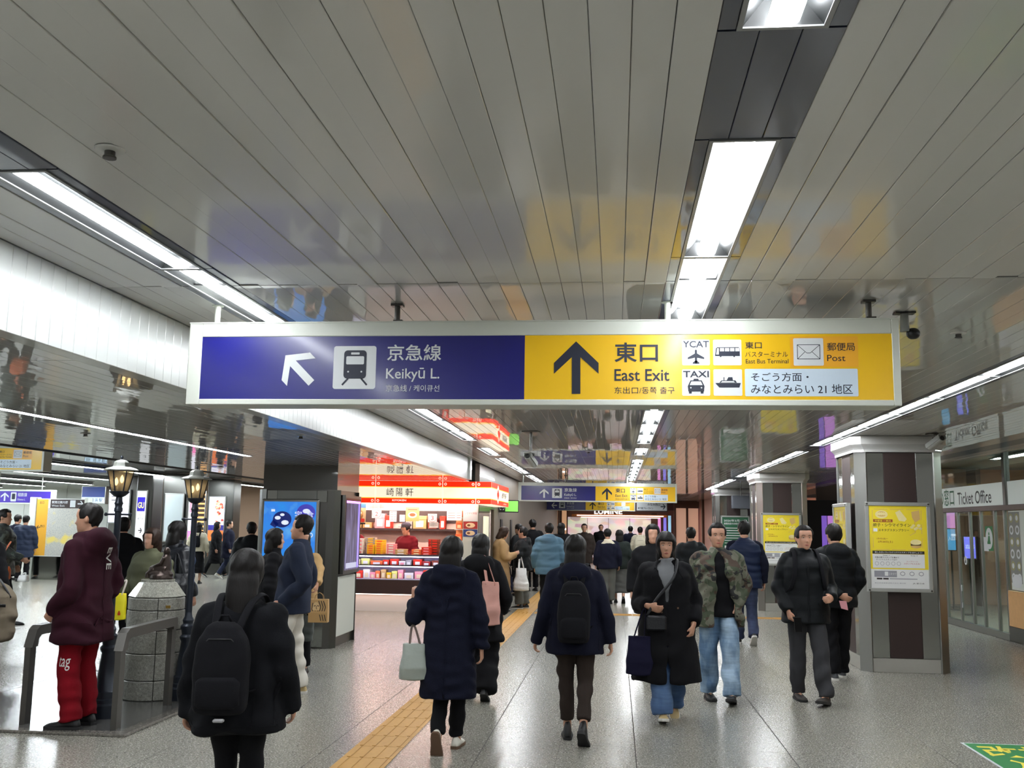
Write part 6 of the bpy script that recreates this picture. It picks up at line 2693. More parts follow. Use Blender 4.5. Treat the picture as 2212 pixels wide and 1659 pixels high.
        remeshed(Hh, 'hair', hm_, .008 if near else .012, 1, t, wrinkle(.002, 0, .1, int(X * 10) % 97))
    # ---- face details
    if near == 2:
        for sd in (-1, 1):
            e = MB()
            e.ell((0, 0, 0), (.0125, .006, .0043), 10, 7)
            q = hm @ Matrix.Translation((sd * .031, .076, .122))
            e.v = [tuple(q @ Vector(p)) for p in e.v]
            o = fin(e).obj('eye', EYE_W, t, smooth=True)
            e = MB()
            e.ell((0, 0, 0), (.0050, .0032, .0042), 10, 7)
            q = hm @ Matrix.Translation((sd * .031, .0805, .122))
            e.v = [tuple(q @ Vector(p)) for p in e.v]
            fin(e).obj('iris', EYE_D, o, smooth=True)
            e = MB()
            e.tube([(sd * .014, .089, .142), (sd * .030, .089, .147), (sd * .048, .078, .142)], [.0022, .0026, .0016], 6)
            e.v = [tuple(hm @ Vector(p)) for p in e.v]
            fin(e).obj('eyebrow', hair_m or HAIR, t, smooth=True)
        e = MB()
        for z, r in ((.0535, .0036), (.0475, .0044)):
            e.tube([(-.021, .084, .0505), (-.008, .0915, z), (.008, .0915, z), (.021, .084, .0505)], [.0012, r, r, .0012], 8)
        e.v = [tuple(hm @ Vector(p)) for p in e.v]
        fin(e).obj('mouth', LIP, t, smooth=True)
    # ---- trousers or skirt
    b = dict(kind='trousers', m=None, thigh=.092, knee=.072, cuff=.070, cz=.09, rise=1.0)
    b.update(bottom or {})
    if b['kind'] == 'skirt':
        G = MB()
        hz = b.get('hem', .30)
        G.loft([ring_se(0, 0, 1.0, .155, .112), ring_se(0, 0, .85, .185, .135), ring_se(0, 0, .6, .20, .16), ring_se(0, 0, hz, b.get('flare', .22), .19)])
        fin(G)
        remeshed(G, 'skirt', b['m'], vox_c, 2, t, wrinkle(.006, 0, .1, 5))
    else:
        G = MB()
        G.loft([ring_se(0, 0, b['rise'], .152, .108), ring_se(0, 0, .93, .168, .118), ring_se(0, -.004, .86, .172, .120), ring_se(0, 0, .815, .150, .10)])
        for nm in ('L', 'R'):
            hip, kn, ank, rot = J[nm]
            dn = (ank - kn).normalized()
            end = ank - dn * (b['cz'] - .085) if b['cz'] > .085 else ank + dn * .02
            mid1 = hip.lerp(kn, .5)
            mid2 = kn.lerp(end, .5)
            pts, rr = smooth_path([hip + Vector((0, 0, .05)), hip - Vector((0, 0, .03)), mid1, kn, mid2, end],
                                  [b['thigh'], b['thigh'] * 1.02, (b['thigh'] + b['knee']) / 2 * 1.01, b['knee'], (b['knee'] + b['cuff']) / 2, b['cuff']], 4)
            G.tube(pts, rr, 16)
        fin(G)
        remeshed(G, 'trousers', b['m'], vox_c, 2, t, wrinkle(b.get('wr', .005), 0, .1, int(Y * 7) % 50))
    # ---- shoes
    sh_ = dict(m=M_BLACK, sole=M_BLACK, high=.10)
    sh_.update(shoe or {})
    for nm in ('L', 'R'):
        hip, kn, ank, rot = J[nm]
        U = MB()
        sec = [(-.078, .020, .050), (-.066, .030, .078), (-.035, .036, sh_['high']), (.015, .037, sh_['high'] - .004), (.05, .040, .074), (.10, .046, .056), (.145, .045, .048), (.178, .034, .038), (.192, .016, .026)]
        rings = []
        for y, w, h in sec:
            rings.append([(w * math.cos(a), y, .014 + (h - .014) * max(0, math.sin(a)) ** .8 if math.sin(a) > 0 else .014) for a in [2 * PI * k / 16 for k in range(16)]])
        U.loft(rings)
        S = MB()
        out = [(-.084, .018), (-.07, .033), (-.03, .039), (.03, .040), (.09, .049), (.14, .049), (.18, .037), (.198, .016)]
        oc = [(w, y) for y, w in out] + [(-w, y) for y, w in reversed(out)]
        S.loft([[(x, y, 0) for x, y in oc], [(x * 1.04, y * 1.01, .010) for x, y in oc], [(x * 1.02, y, .024) for x, y in oc]])
        M_ = Matrix.Translation(ank) @ rot @ Matrix.Translation((0, 0, -.085))
        for q in (U, S):
            q.v = [tuple(M_ @ Vector(p)) for p in q.v]
            fin(q)
        o = U.obj('shoe', sh_['m'], t, smooth=True)
        S.obj('sole', sh_['sole'], o, smooth='auto')
        if 'lace' in sh_:
            q = MB()
            for k in range(3):
                y, z = .035 + k * .022, .088 - k * .010
                q.tube([(-.024, y, z - .006), (0, y, z + .004), (.024, y, z - .006)], .0035, 6)
            q.v = [tuple(M_ @ Vector(p)) for p in q.v]
            fin(q).obj('lace', sh_['lace'], o, smooth=True)
    # ---- upper garments
    for tp in (top if isinstance(top, (list, tuple)) else [top]):
        d = dict(name='jacket', m=None, hem=.76, bulk=.03, flare=0.0, sleeve=.066, cuff=.046, open=None, hood=0, collar=0, quilt=0, qz=.10, wr=.006, sleeves=True, sm=None, sl=1.0)
        d.update(tp)
        G = MB()
        zs = [z for z in np.linspace(d['hem'], 1.30, 8)] + [1.345, 1.375, 1.405, 1.43, 1.452]
        rings = []
        for z in zs:
            w, dp, yy = torso_at(z, d['bulk'])
            fl = d['flare'] * max(0, (1.15 - z) / (1.15 - d['hem'])) if d['hem'] < 1.15 else 0
            w, dp = w + fl, dp + fl * .7
            if d['open'] is None:
                rings.append(ring_se(0, yy, z, w, dp))
            else:
                o0, o1 = d['open'](z)               # opening angles (deg) left and right of the front
                a0, a1 = math.radians(90 + o0), math.radians(450 - o1)
                n = 30
                outr, inr = [], []
                for k in range(n + 1):
                    a = a0 + (a1 - a0) * k / n
                    c_, s_ = math.cos(a), math.sin(a)
                    cx = math.copysign(abs(c_) ** (2 / 2.4), c_)
                    sy = math.copysign(abs(s_) ** (2 / 2.4), s_)
                    outr.append((w * cx, yy + dp * sy, z))
                    inr.append(((w - .028) * cx, yy + (dp - .028) * sy, z))
                rings.append(outr + inr[::-1])
        G.loft(rings)
        S2 = MB()
        if d['sleeves']:
            for nm, sd in (('L', -1), ('R', 1)):
                sh, el, wr, a = J['a' + nm]
                k = d['sl']
                dw = (wr - el).normalized()
                wr2 = wr - dw * a.get('cuffback', .0) + dw * (.012 if 'push' not in a else -a['push'])
                pts, rr = smooth_path([(sd * .085, -.008, 1.352), sh, sh.lerp(el, .45), el, el.lerp(wr2, .5), wr2],
                                      [d['sleeve'] * .92, d['sleeve'] * .98, d['sleeve'] * 1.0, d['sleeve'] * .95, (d['sleeve'] + d['cuff']) / 2, d['cuff']], 4)
                (S2 if d['sm'] else G).tube(pts, rr, 14)
        if d['collar']:
            c_ = d['collar']
            G.loft([ring_se(0, -.002, 1.42, .080, .074, 24, 2), ring_se(0, .004, 1.42 + c_ * .6, .076, .074, 24, 2), ring_se(0, .010, 1.42 + c_, .074, .073, 24, 2)])
        if d['hood']:
            h_ = d['hood']
            pts = []
            rr = []
            for k in range(13):
                a = math.radians(-35 + 250 * k / 12) + PI
                pts.append((.098 * math.cos(a - PI / 2 + PI / 2), -.012 + .088 * math.sin(a), 1.43 - .018 * math.sin(a)))
                rr.append(.034 * h_)
            G.tube(pts, rr, 12)
            G.ell((0, -.105, 1.385), (.125 * h_, .058 * h_, .095 * h_), 18, 12)
        fin(G)
        o = remeshed(G, d['name'], d['m'], vox_c, 2, t, wrinkle(d['wr'], d['quilt'], d['qz'], int(X * 13 + Y) % 61))
        if d['sm'] and d['sleeves']:
            fin(S2)
            remeshed(S2, 'sleeves', d['sm'], vox_c, 2, t, wrinkle(d['wr'], 0, .1, 3))
    t['_s'] = s
    return t


def stick(name, s_, mat_, target, o, u, v, box, parent, bold=0.01, lift=.003):
    """printed or stitched lettering lying on a garment"""
    mb = MB()
    text_into(mb, s_, o, u, v, box, bold)
    # cut long edges so that the print follows the cloth
    ob = mb.obj(name, mat_, parent, fix=False)
    w = ob.modifiers.new('wrap', 'SHRINKWRAP')
    w.target = target
    w.wrap_method = 'NEAREST_SURFACEPOINT'
    w.wrap_mode = 'ABOVE_SURFACE'
    w.offset = lift
    return ob


def seam(t, garment, lines, r=.0035, m=None, name='seam'):
    """piped seams, plackets and pocket edges lying on a garment (points in the wearer's frame)"""
    s = t['_s']
    g = child(t, garment)
    mm = m or g.data.materials[0]
    for pts in lines:
        q = MB()
        P_, R_ = smooth_path([tuple(c * s for c in p) for p in pts], [r] * len(pts), 6)
        q.tube(P_, R_, 6)
        o = q.obj(name, mm, t, smooth=True)
        w = o.modifiers.new('wrap', 'SHRINKWRAP')
        w.target = g
        w.wrap_mode = 'ABOVE_SURFACE'
        w.offset = r * .6


def printed(name, s_, mat_, target, o, d, u, box, parent, bold=0.01, lift=.003):
    """lettering laid on a garment: every corner dropped along d until it meets the cloth"""
    from mathutils.bvhtree import BVHTree
    d, u = Vector(d).normalized(), Vector(u).normalized()
    v = (-d).cross(u)
    mb = MB()
    text_into(mb, s_, o, u, v, box, bold)
    me = target.data
    bvh = BVHTree.FromPolygons([x.co for x in me.vertices], [tuple(p.vertices) for p in me.polygons])
    out = []
    for p in mb.v:
        hit = bvh.ray_cast(Vector(p), d)
        out.append(tuple(hit[0] - d * lift) if hit[0] is not None else p)
    mb.v = out
    return mb.obj(name, mat_, parent, fix=False)


def child(t, name):
    return [c for c in t.children if c.name.split('.')[0] == name][0]


def carried(t, name, label, cat):
    """a thing worn or held by a person: same place and heading, own top-level object"""
    return thing(name, label, cat, t.location, t.rotation_euler[2])


def backpack(t, label, z0, z1, w, dep, y, x=0.0, col=None, patch=None, front_straps=True):
    s = t['_s']
    b = carried(t, 'backpack', label, 'backpack')
    M_ = col or cloth('pack_black', (20, 20, 24))
    h = z1 - z0
    m = MB()
    prof = [(0, .82, .80), (.06, .96, .97), (.25, 1, 1.06), (.6, .98, 1.0), (.82, .88, .86), (.95, .62, .66), (1.0, .35, .4)]
    m.loft([[(p[0] * s, p[1] * s, p[2] * s) for p in ring_se(x, y - dep * .5 * k2 * .3, z0 + h * q, w / 2 * k1, dep / 2 * k2, 26, 3.2)] for q, k1, k2 in prof])
    remeshed(m, 'bag', M_, .011, 2, b, wrinkle(.003, 0, .1, 9))
    m = MB()
    m.loft([[(p[0] * s, p[1] * s, p[2] * s) for p in ring_se(x, y - dep * .52, z0 + h * q, w * .40 * k, dep * .22 * k, 20, 3)] for q, k in ((.08, .8), (.12, 1), (.36, 1), (.42, .8))])
    m.obj('front_pocket', M_, b, smooth=True)
    m = MB()
    m.tube([(p[0] * s, p[1] * s, p[2] * s) for p in ((x - .035, y, z1 - .01), (x - .02, y - .01, z1 + .03), (x + .02, y - .01, z1 + .03), (x + .035, y, z1 - .01))], .007 * s, 8)
    m.obj('grab_handle', M_, b, smooth=True)
    for sd in (-1, 1):
        m = MB()
        pts = [(x + sd * .06, y + dep * .2, z1 - .05), (x * .5 + sd * .085, -.125, 1.425), (sd * .108, -.01, 1.470), (sd * .12, .105, 1.39), (sd * .135, .16, 1.25), (sd * .165, .13, 1.10), (sd * .20, .0, 1.02), (x + sd * w * .42, y + dep * .3, z0 + h * .2)]
        if not front_straps:
            pts = pts[:3]
        P, R_ = smooth_path([tuple(c * s for c in p) for p in pts], [(.021 * s, .006 * s)] * len(pts), 4)
        m.tube(P, R_, 8, flat=(1, 0, 0))
        m.obj('strap', M_, b, smooth=True)
    m = MB()
    q = z0 + h * .50
    m.tube([(p[0] * s, p[1] * s, p[2] * s) for p in ((x - w * .40, y - dep * .40, q + .09), (x - w * .2, y - dep * .58, q + .15), (x + w * .2, y - dep * .58, q + .15), (x + w * .40, y - dep * .40, q + .09))], .003 * s, 6)
    m.obj('zip', mat('zip_dark', (36, 36, 38), 0.4), b, smooth=True)
    if patch:
        m = MB()
        px, pz, pw, ph = patch
        m.box((x + px - pw / 2) * s, (x + px + pw / 2) * s, (y - dep * .78) * s, (y - dep * .60) * s, (z0 + pz) * s, (z0 + pz + ph) * s, bev=.004)
        m.obj('patch', mat('patch_grey', (150, 150, 152), 0.5), b)
    return b


def tote(label, top, w, h, d, apex, colr, rz=0.0, flare=1.12, name='tote_bag', hm=None, sag=.02, strap=.011, logo=None, cat='bag', apex2=None):
    """soft bag: top = centre of the mouth (world), apex = where the handles are held (world)"""
    top, apex = Vector(top), Vector(apex)
    t = thing(name, label, cat, (top.x, top.y, top.z - h), rz)
    R_ = Matrix.Rotation(-rz, 4, 'Z')
    m = MB()
    prof = [(0.0, flare * .88, .75), (.04, flare, 1.0), (.35, flare * .99, 1.15), (.7, 1.03, .85), (1.0, 1.0, .35)]
    rings = []
    for q, k1, k2 in prof:
        rr = ring_se(0, 0, h * q, w / 2 * k1, d / 2 * k2, 28, 3.4)
        if q == 0.0:
            rr = [(x, y, z + sag * (abs(x) / (w / 2)) ** 2) for x, y, z in rr]
        rings.append(rr)
    m.loft(rings)
    remeshed(m, 'bag', colr, max(.006, w / 40), 1, t, wrinkle(.004, 0, .1, int(w * 999) % 40))
    for i, sy in enumerate((-1, 1)):
        m = MB()
        a = R_ @ ((apex if i == 0 or apex2 is None else Vector(apex2)) - Vector((top.x, top.y, top.z - h)))
        pts = [(-w * .24, sy * d * .14, h * .93), (-w * .22, sy * d * .14, h), Vector((a.x - .012, a.y + sy * .008, a.z)), Vector((a.x + .012, a.y + sy * .008, a.z)), (w * .22, sy * d * .14, h), (w * .24, sy * d * .14, h * .93)]
        P, Q = smooth_path(pts, [(strap, .003)] * 6, 4)
        m.tube(P, Q, 8, flat=(1, 0, 0))
        m.obj('handle', hm or colr, t, smooth=True)
    if logo:
        f = Face((0, -d * .60, 0), (1, 0, 0), (0, 0, 1))
        logo(f, w, h)
        o = f.build('print', t)
        wr_ = o.modifiers.new('wrap', 'SHRINKWRAP')
        wr_.target = child(t, 'bag')
        wr_.wrap_method = 'PROJECT'
        wr_.use_project_y = True
        wr_.use_project_x = wr_.use_project_z = False
        wr_.use_positive_direction = wr_.use_negative_direction = True
        wr_.offset = .003
    return t


def phone(label, p, rz, tilt):
    t = thing('phone', label, 'phone', p, rz)
    t.rotation_euler = (tilt, 0, rz)
    m = MB()
    m.box(-.035, .035, -.004, .004, -.07, .07, bev=.003)
    m.obj('body', M_BLACK, t)
    m = MB()
    m.box(-.032, .032, -.0046, -.004, -.066, .066)
    m.obj('glass', mat('phone_glass', (12, 12, 14), 0.08), t)
    return t
# ------------------------------------------------------------------ the passers-by
C_NAVY = cloth('navy', (18, 20, 36))
C_NAVY2 = cloth('navy_coat', (16, 19, 36), strength=.4, scale=180)
C_BLACK = cloth('black', (17, 17, 20))
C_BLACK2 = cloth('black_puffer', (16, 19, 22), .6)
C_BURG = cloth('burgundy', (46, 15, 27))
C_PURP = cloth('purple', (56, 30, 56))
C_RED = cloth('red_trousers', (112, 6, 20))
C_BROWNT = cloth('brown_trousers', (50, 42, 38))
C_CHAR = cloth('charcoal', (58, 58, 61))
C_GREYT = cloth('grey_trousers', (92, 92, 88))
C_WHITET = cloth('white_trousers', (200, 196, 186))
C_CORD = cloth('navy_cord', (34, 40, 56))
C_TEAL = cloth('teal_puffer', (74, 104, 124), .6)
C_BEIGE = cloth('beige_coat', (150, 122, 88))
C_OLIVE = cloth('olive_coat', (88, 90, 70))
C_LEATHER = mat('leather_black', (20, 22, 28), 0.38, bump=0.3, bump_scale=60)
C_MAROON = cloth('maroon', (84, 10, 22))
C_GREYSH = cloth('grey_shirt', (128, 130, 134))
C_DGREEN = cloth('dark_green', (34, 40, 38))
C_CREAM = cloth('cream', (202, 194, 172))
CAMO = camo_mat('camo_cloth', ((98, 98, 84), (64, 72, 54), (72, 58, 48), (34, 34, 34)))
CAMO2 = camo_mat('camo_cloth_dark', ((76, 82, 76), (52, 60, 56), (44, 48, 46), (28, 30, 32)))
DEN_L = denim('denim_light', (92, 122, 154), (160, 184, 206))
DEN_M = denim('denim_mid', (56, 84, 128), (86, 114, 154))
DEN_D = denim('denim_dark', (36, 44, 70), (56, 66, 96))
SH_BLK = mat('shoe_black', (16, 16, 18), 0.5, bump=0.2, bump_scale=200)
SH_WHT = mat('shoe_white', (222, 218, 206), 0.6)
SH_TAN = mat('shoe_tan', (176, 154, 108), 0.7, bump=0.3, bump_scale=150)
SH_BRN = mat('shoe_brown', (46, 40, 36), 0.6)
SH_GRY = mat('shoe_grey', (66, 68, 72), 0.6)
SO_WHT = mat('sole_white', (206, 204, 198), 0.6)
SO_GUM = mat('sole_gum', (96, 72, 54), 0.6)
SO_BLK = mat('sole_black', (26, 26, 27), 0.7)
LACE_R = mat('lace_red', (190, 40, 36), 0.6)
LACE_W = mat('lace_white', (214, 214, 212), 0.6)

# burgundy jacket, red trousers (standing on the slab)
t = person('person in burgundy hooded jacket and red trousers standing beside the metal rail', -4.12, 7.56, 80, 1.70, .02,
           legs={'L': (-.105, -.03, 'flat', 0, 12), 'R': (.10, -.01, 'flat', 0, 2)},
           arms={'L': dict(el=(-.245, -.07, 1.06), wr=(-.195, .12, .88)), 'R': dict(el=(.24, -.07, 1.06), wr=(.19, .12, .88))}, hands=(True, True),
           top=dict(m=C_BURG, hem=.64, bulk=.046, flare=.015, sleeve=.076, cuff=.058, hood=1.4, wr=.009),
           bottom=dict(m=C_RED, thigh=.098, knee=.084, cuff=.082, cz=.07, wr=.008),
           shoe=dict(m=SH_BLK, sole=SO_BLK, lace=LACE_R), hair='crop', near=1, head=(18, 4))
s = t['_s']
jk = child(t, 'jacket')
seam(t, 'jacket', [[(-.30, -.05, .80), (-.1, -.25, .80), (.12, -.25, .80), (.30, -.05, .80)], [(0, -.25, .66), (0, -.25, 1.0), (0, -.25, 1.28)]], .005)
trs = child(t, 'trousers')
printed('hood_letters', 'EVE', SO_WHT, jk, (-.10 * s, -.50 * s, 1.36 * s), (.40, .92, 0), (0, 0, -1), (0, -.03, .17, .025), t, .012)
printed('leg_letters', 'tag', SO_WHT, trs, (-.50 * s, .0, .49 * s), (1, 0, 0), (0, -1, 0), (-.045, -.05, .035, .05), t, .0)
m = MB()
m.tube([(.0, .225 * s, .66 * s), (0, .228 * s, 1.0 * s), (0, .205 * s, 1.36 * s)], .005, 6)
o = m.obj('zip', M_BLACK, t)
w = o.modifiers.new('wrap', 'SHRINKWRAP')
w.target = jk
w.offset = .002
w.wrap_mode = 'ABOVE_SURFACE'

# backpack walker close to the camera
t = person('short person in black jacket with a black backpack and long black hair, nearest walker', -1.735, 4.62, 8, 1.46, 0,
           legs={'L': (-.05, .22, 'flat', 0, 0), 'R': (.055, -.10, 'toe', -34, 0)},
           arms={'L': dict(el=(-.245, .0, 1.10), wr=(-.275, .02, .87), curl=70, push=-.05), 'R': dict(el=(.235, -.06, 1.13), wr=(.275, .03, .90), curl=70, push=-.05)},
           top=dict(m=cloth('black_jacket', (16, 17, 21)), hem=.755, bulk=.038, flare=.035, sleeve=.070, cuff=.054, collar=.05, wr=.008),
           bottom=dict(m=C_BLACK, thigh=.086, knee=.062, cuff=.055, cz=.10), shoe=dict(m=SH_BLK, sole=SO_BLK), hair='long', near=1, head=(0, 6))
seam(t, 'jacket', [[(.13, -.25, .78), (.14, -.25, 1.0), (.15, -.25, 1.30)], [(.22, -.12, .80), (.24, -.10, 1.05)], [(-.28, -.1, .80), (0, -.26, .80), (.28, -.1, .80)]], .004)
backpack(t, 'black backpack on the nearest walker in the black jacket', .885, 1.345, .285, .17, -.245, -.035, patch=(.02, -.025, .055, .016))

# navy coat woman with grey tote
t = person('woman in a long navy hooded coat raising her left hand, grey tote on her elbow', -1.195, 7.30, -3, 1.50, 0,
           legs={'L': (-.045, -.17, 'toe', -68, 0), 'R': (.045, .16, 'flat', 0, 0)},
           arms={'L': dict(el=(-.285, -.10, 1.03), wr=(-.315, .08, 1.185), hand=(.0, .15, 1), thumb=(1, .2, 0), palm=(.3, 1, 0), curl=100, push=.035),
                 'R': dict(el=(.265, -.05, 1.06), wr=(.275, -.03, .82), curl=70)},
           top=dict(name='coat', m=C_NAVY2, hem=.425, bulk=.034, flare=.0, sleeve=.072, cuff=.060, hood=1.2, wr=.006),
           bottom=dict(m=C_BLACK, thigh=.088, knee=.066, cuff=.060, cz=.10), shoe=dict(m=SH_WHT, sole=SO_GUM), hair='bob', near=1)
seam(t, 'coat', [[(0, -.25, .45), (0, -.25, .8), (0, -.25, 1.25)], [(.2, -.05, .45), (.2, -.05, .95)]], .004)
el = at(893, 1352, 7.22)
tote('pale grey-green leather tote bag hanging from the navy coat elbow', at(896, 1390, 7.22), .165, .255, .13, (el.x, el.y, el.z - .01), mat('tote_grey', (150, 158, 150), .5, bump=.2, bump_scale=40), 0.25, 1.3,
     hm=mat('strap_taupe', (110, 96, 90), .5), strap=.008)

# black furry hood, pink tote
t = person('person in black coat with furry collar and wide black trousers carrying the pink tote', -1.265, 9.42, 0, 1.50, 0,
           legs={'L': (-.10, .12, 'flat', 0, 0), 'R': (.09, -.08, 'toe', -30, 0)},
           arms={'L': dict(el=(-.27, -.05, 1.08), wr=(-.25, .12, .92)), 'R': dict(el=(.285, -.05, 1.06), wr=(.25, .12, .92))},
           top=dict(name='coat', m=C_BLACK, hem=.62, bulk=.046, flare=.03, sleeve=.076, cuff=.058, hood=1.35, wr=.009),
           bottom=dict(m=C_BLACK, thigh=.115, knee=.115, cuff=.12, cz=.06, wr=.008), shoe=dict(m=SH_BLK), hair='bob', near=1)
p = at(1055, 1256, 9.26)
tote('long pink cloth tote hanging from the shoulder of the black coat with furry collar', (p.x + .02, p.y, p.z), .155, .40, .10, at(1048, 1207, 9.32), cloth('pink_bag', (206, 156, 146)), 0.1, 1.2, strap=.016)

# navy jacket, backpack, brown trousers
t = person('person in navy jacket with black backpack and dark brown trousers walking away in the centre', -.31, 7.80, 0, 1.52, 0,
           legs={'L': (-.062, .10, 'flat', 0, 4), 'R': (.088, -.20, 'toe', -40, -8)},
           arms={'L': dict(el=(-.268, -.03, 1.05), wr=(-.325, .03, .835), curl=80, push=-.045), 'R': dict(el=(.266, -.05, 1.05), wr=(.300, .0, .825), curl=75)},
           top=dict(m=C_NAVY, hem=.715, bulk=.038, flare=.025, sleeve=.070, cuff=.054, collar=.06, hood=1.15, wr=.007),
           bottom=dict(m=C_BROWNT, thigh=.093, knee=.068, cuff=.058, cz=.16), shoe=dict(m=SH_BLK, sole=SO_BLK, high=.16), hair='bob', near=1)
seam(t, 'jacket', [[(-.2, -.2, .74), (0, -.25, .74), (.2, -.2, .74)], [(.20, -.10, .76), (.21, -.10, 1.05)], [(-.20, -.10, .76), (-.21, -.10, 1.05)]], .004)
backpack(t, 'black backpack on the navy jacket of the central walker', .83, 1.335, .275, .16, -.205, 0.0)

# black coat woman towards the camera
t = person('woman in long black coat and blue jeans walking towards the camera with navy tote', .43, 8.80, 180, 1.55, 0,
           legs={'R': (.045, .15, 'heel', 12, 0), 'L': (-.075, -.12, 'toe', -28, 0)},
           arms={'R': dict(el=(.265, -.02, 1.045), wr=(.175, .20, 1.035), hand=(-.85, .35, -.25), thumb=(0, .3, 1), palm=(0, -1, -.2), curl=60, push=.03),
                 'L': dict(el=(-.27, -.06, 1.04), wr=(-.24, .13, .865), hand=(.25, .25, -1), thumb=(.6, 1, 0), palm=(.6, -.6, 0), curl=75, push=.03)},
           top=[dict(name='sweater', m=C_GREYSH, hem=.86, bulk=.012, sleeves=False, collar=.05), dict(name='coat', m=C_BLACK, hem=.345, bulk=.048, flare=.075, sleeve=.076, cuff=.066, hood=0, wr=.007,
                open=lambda z: (1.5, 1.5) if z < .6 else ((1, 1) if z < 1.15 else (1 + (z - 1.15) * 90, 1 + (z - 1.15) * 90)))],
           bottom=dict(m=DEN_M, thigh=.11, knee=.10, cuff=.095, cz=.07, wr=.007), shoe=dict(m=SH_TAN, sole=SO_WHT), hair='fringe', near=2)
s = t['_s']
m = MB()
for sd in (-1, 1):
    m.prism([(0, 0), (.085, .05), (.10, -.10), (.02, -.22)], (sd * .035 * s, .155 * s, 1.40 * s), (sd, -.25, 0), (0, .1, 1), (0, .012, 0))
o = m.obj('lapel', C_BLACK, t)
w = o.modifiers.new('wrap', 'SHRINKWRAP')
w.target = child(t, 'coat')
w.wrap_mode = 'ABOVE_SURFACE'
w.offset = .008
m = MB()
for x, z in ((.05, .98), (-.10, 1.02), (.05, .80), (-.10, .80)):
    m.ell((x * s, .17 * s, z * s), (.009, .005, .009), 10, 6)
o = m.obj('button', SO_GUM, t)
w = o.modifiers.new('wrap', 'SHRINKWRAP')
w.target = child(t, 'coat')
w.wrap_mode = 'ABOVE_SURFACE'
w.offset = .003
q = carried(t, 'crossbody_bag', 'small black crossbody bag on the front of the open black coat', 'bag')
m = MB()
m.box(.01 * s, .19 * s, .205 * s, .255 * s, .82 * s, .955 * s, bev=.014)
m.obj('bag', C_LEATHER, q, smooth='auto')
m = MB()
P_, R2 = smooth_path([tuple(c * s for c in c_) for c_ in ((.185, .22, .95), (.10, .225, 1.10), (-.06, .205, 1.30), (-.10, .08, 1.455), (-.09, -.08, 1.44))], [(.012, .003)] * 5, 4)
m.tube(P_, R2, 8, flat=(1, 0, 0))
m.obj('strap', C_LEATHER, q, smooth=True)
wr_p = at(1391, 1316, 8.62)
tote('dark navy canvas tote hanging from the forearm of the open black coat', at(1381, 1374, 8.64), .185, .32, .11, (wr_p.x, wr_p.y, wr_p.z - .02), cloth('tote_navy', (26, 25, 48)), 0.0, 1.22, strap=.010)

# camouflage jacket man
t = person('man in an open camouflage jacket and light jeans walking towards the camera', .97, 9.85, 182, 1.64, 0,
           legs={'R': (.095, -.06, 'flat', 0, 6), 'L': (-.10, .20, 'heel', 14, -14)},
           arms={'L': dict(el=(-.275, -.06, 1.08), wr=(-.160, .085, .90), hand=(.12, -.12, -1), thumb=(.3, 1, 0), push=.02, curl=20), 'R': dict(el=(.25, -.04, 1.09), wr=(.25, .06, .86))},
           top=[dict(name='shirt', m=C_BLACK, hem=.80, bulk=.016, sleeves=False, collar=.03), dict(m=CAMO, hem=.70, bulk=.045, flare=.02, sleeve=.080, cuff=.056, collar=.05, wr=.010,
                open=lambda z: (10 + max(0, 1.3 - z) * 62, 7 + max(0, 1.3 - z) * 8))],
           bottom=dict(m=DEN_L, thigh=.105, knee=.088, cuff=.088, cz=.07, wr=.008), shoe=dict(m=SH_BLK, sole=SO_BLK, lace=LACE_W), hair='short', near=2, head=(0, 2))

seam(t, 'jacket', [[(.13, .2, .76), (.15, .2, 1.0), (.14, .2, 1.3)], [(.20, .15, .80), (.11, .22, .92)], [(-.2, .15, .80), (-.15, .22, .92)], [(0, -.2, .8), (0, -.2, 1.3)]], .004)
# navy vest man walking away
person('man in navy quilted vest and dark jeans walking away behind the camouflage jacket', 1.81, 14.55, 0, 1.70, 0,
       legs={'L': (-.085, .12, 'flat', 0, 0), 'R': (.08, -.16, 'toe', -42, 0)},
       arms={'R': dict(el=(.262, -.06, 1.10), wr=(.265, .0, .86), curl=60), 'L': dict(el=(-.26, -.02, 1.10), wr=(-.25, .10, .88))},
       top=[dict(name='vest', m=cloth('navy_vest', (24, 34, 60), .55), hem=.78, bulk=.055, quilt=.010, qz=.10, collar=.06, sleeves=False), dict(name='sweater', m=C_NAVY, hem=.84, bulk=.02, sleeve=.07, cuff=.052)],
       bottom=dict(m=DEN_D, thigh=.098, knee=.078, cuff=.074, cz=.08), shoe=dict(m=SH_BLK, sole=SO_WHT), hair='short', near=1)

# black puffer man towards the camera
t = person('man in black puffer jacket and charcoal trousers walking towards the camera, phone in hand', 1.80, 9.95, 184, 1.63, 0,
           legs={'R': (.07, -.10, 'flat', 0, 4), 'L': (-.135, .20, 'heel', 10, -34)},
           arms={'R': dict(el=(.252, -.05, 1.09), wr=(.195, .10, .875), hand=(-.15, .35, -1), thumb=(-.3, 1, .2), palm=(-1, 0, 0), curl=80), 'L': dict(el=(-.262, -.05, 1.08), wr=(-.21, .19, 1.01), hand=(.5, .75, -.1), thumb=(.2, 0, 1), palm=(.8, -.5, 0), curl=95)},
           top=dict(m=C_BLACK2, hem=.755, bulk=.044, flare=.008, sleeve=.076, cuff=.056, collar=.06, hood=1.1, quilt=.005, qz=.14, wr=.006),
           bottom=dict(m=C_CHAR, thigh=.102, knee=.080, cuff=.076, cz=.07, wr=.007), shoe=dict(m=SH_BRN, sole=SO_BLK), hair='short', near=2, skin=(202, 152, 126), head=(4, 0))
s = t['_s']
seam(t, 'jacket', [[(0, .25, .77), (0, .25, 1.0), (0, .25, 1.38)], [(.015, .25, .77), (.015, .25, 1.38)], [(.16, .2, .84), (.10, .24, .96)], [(-.16, .2, .84), (-.10, .24, .96)]], .004)
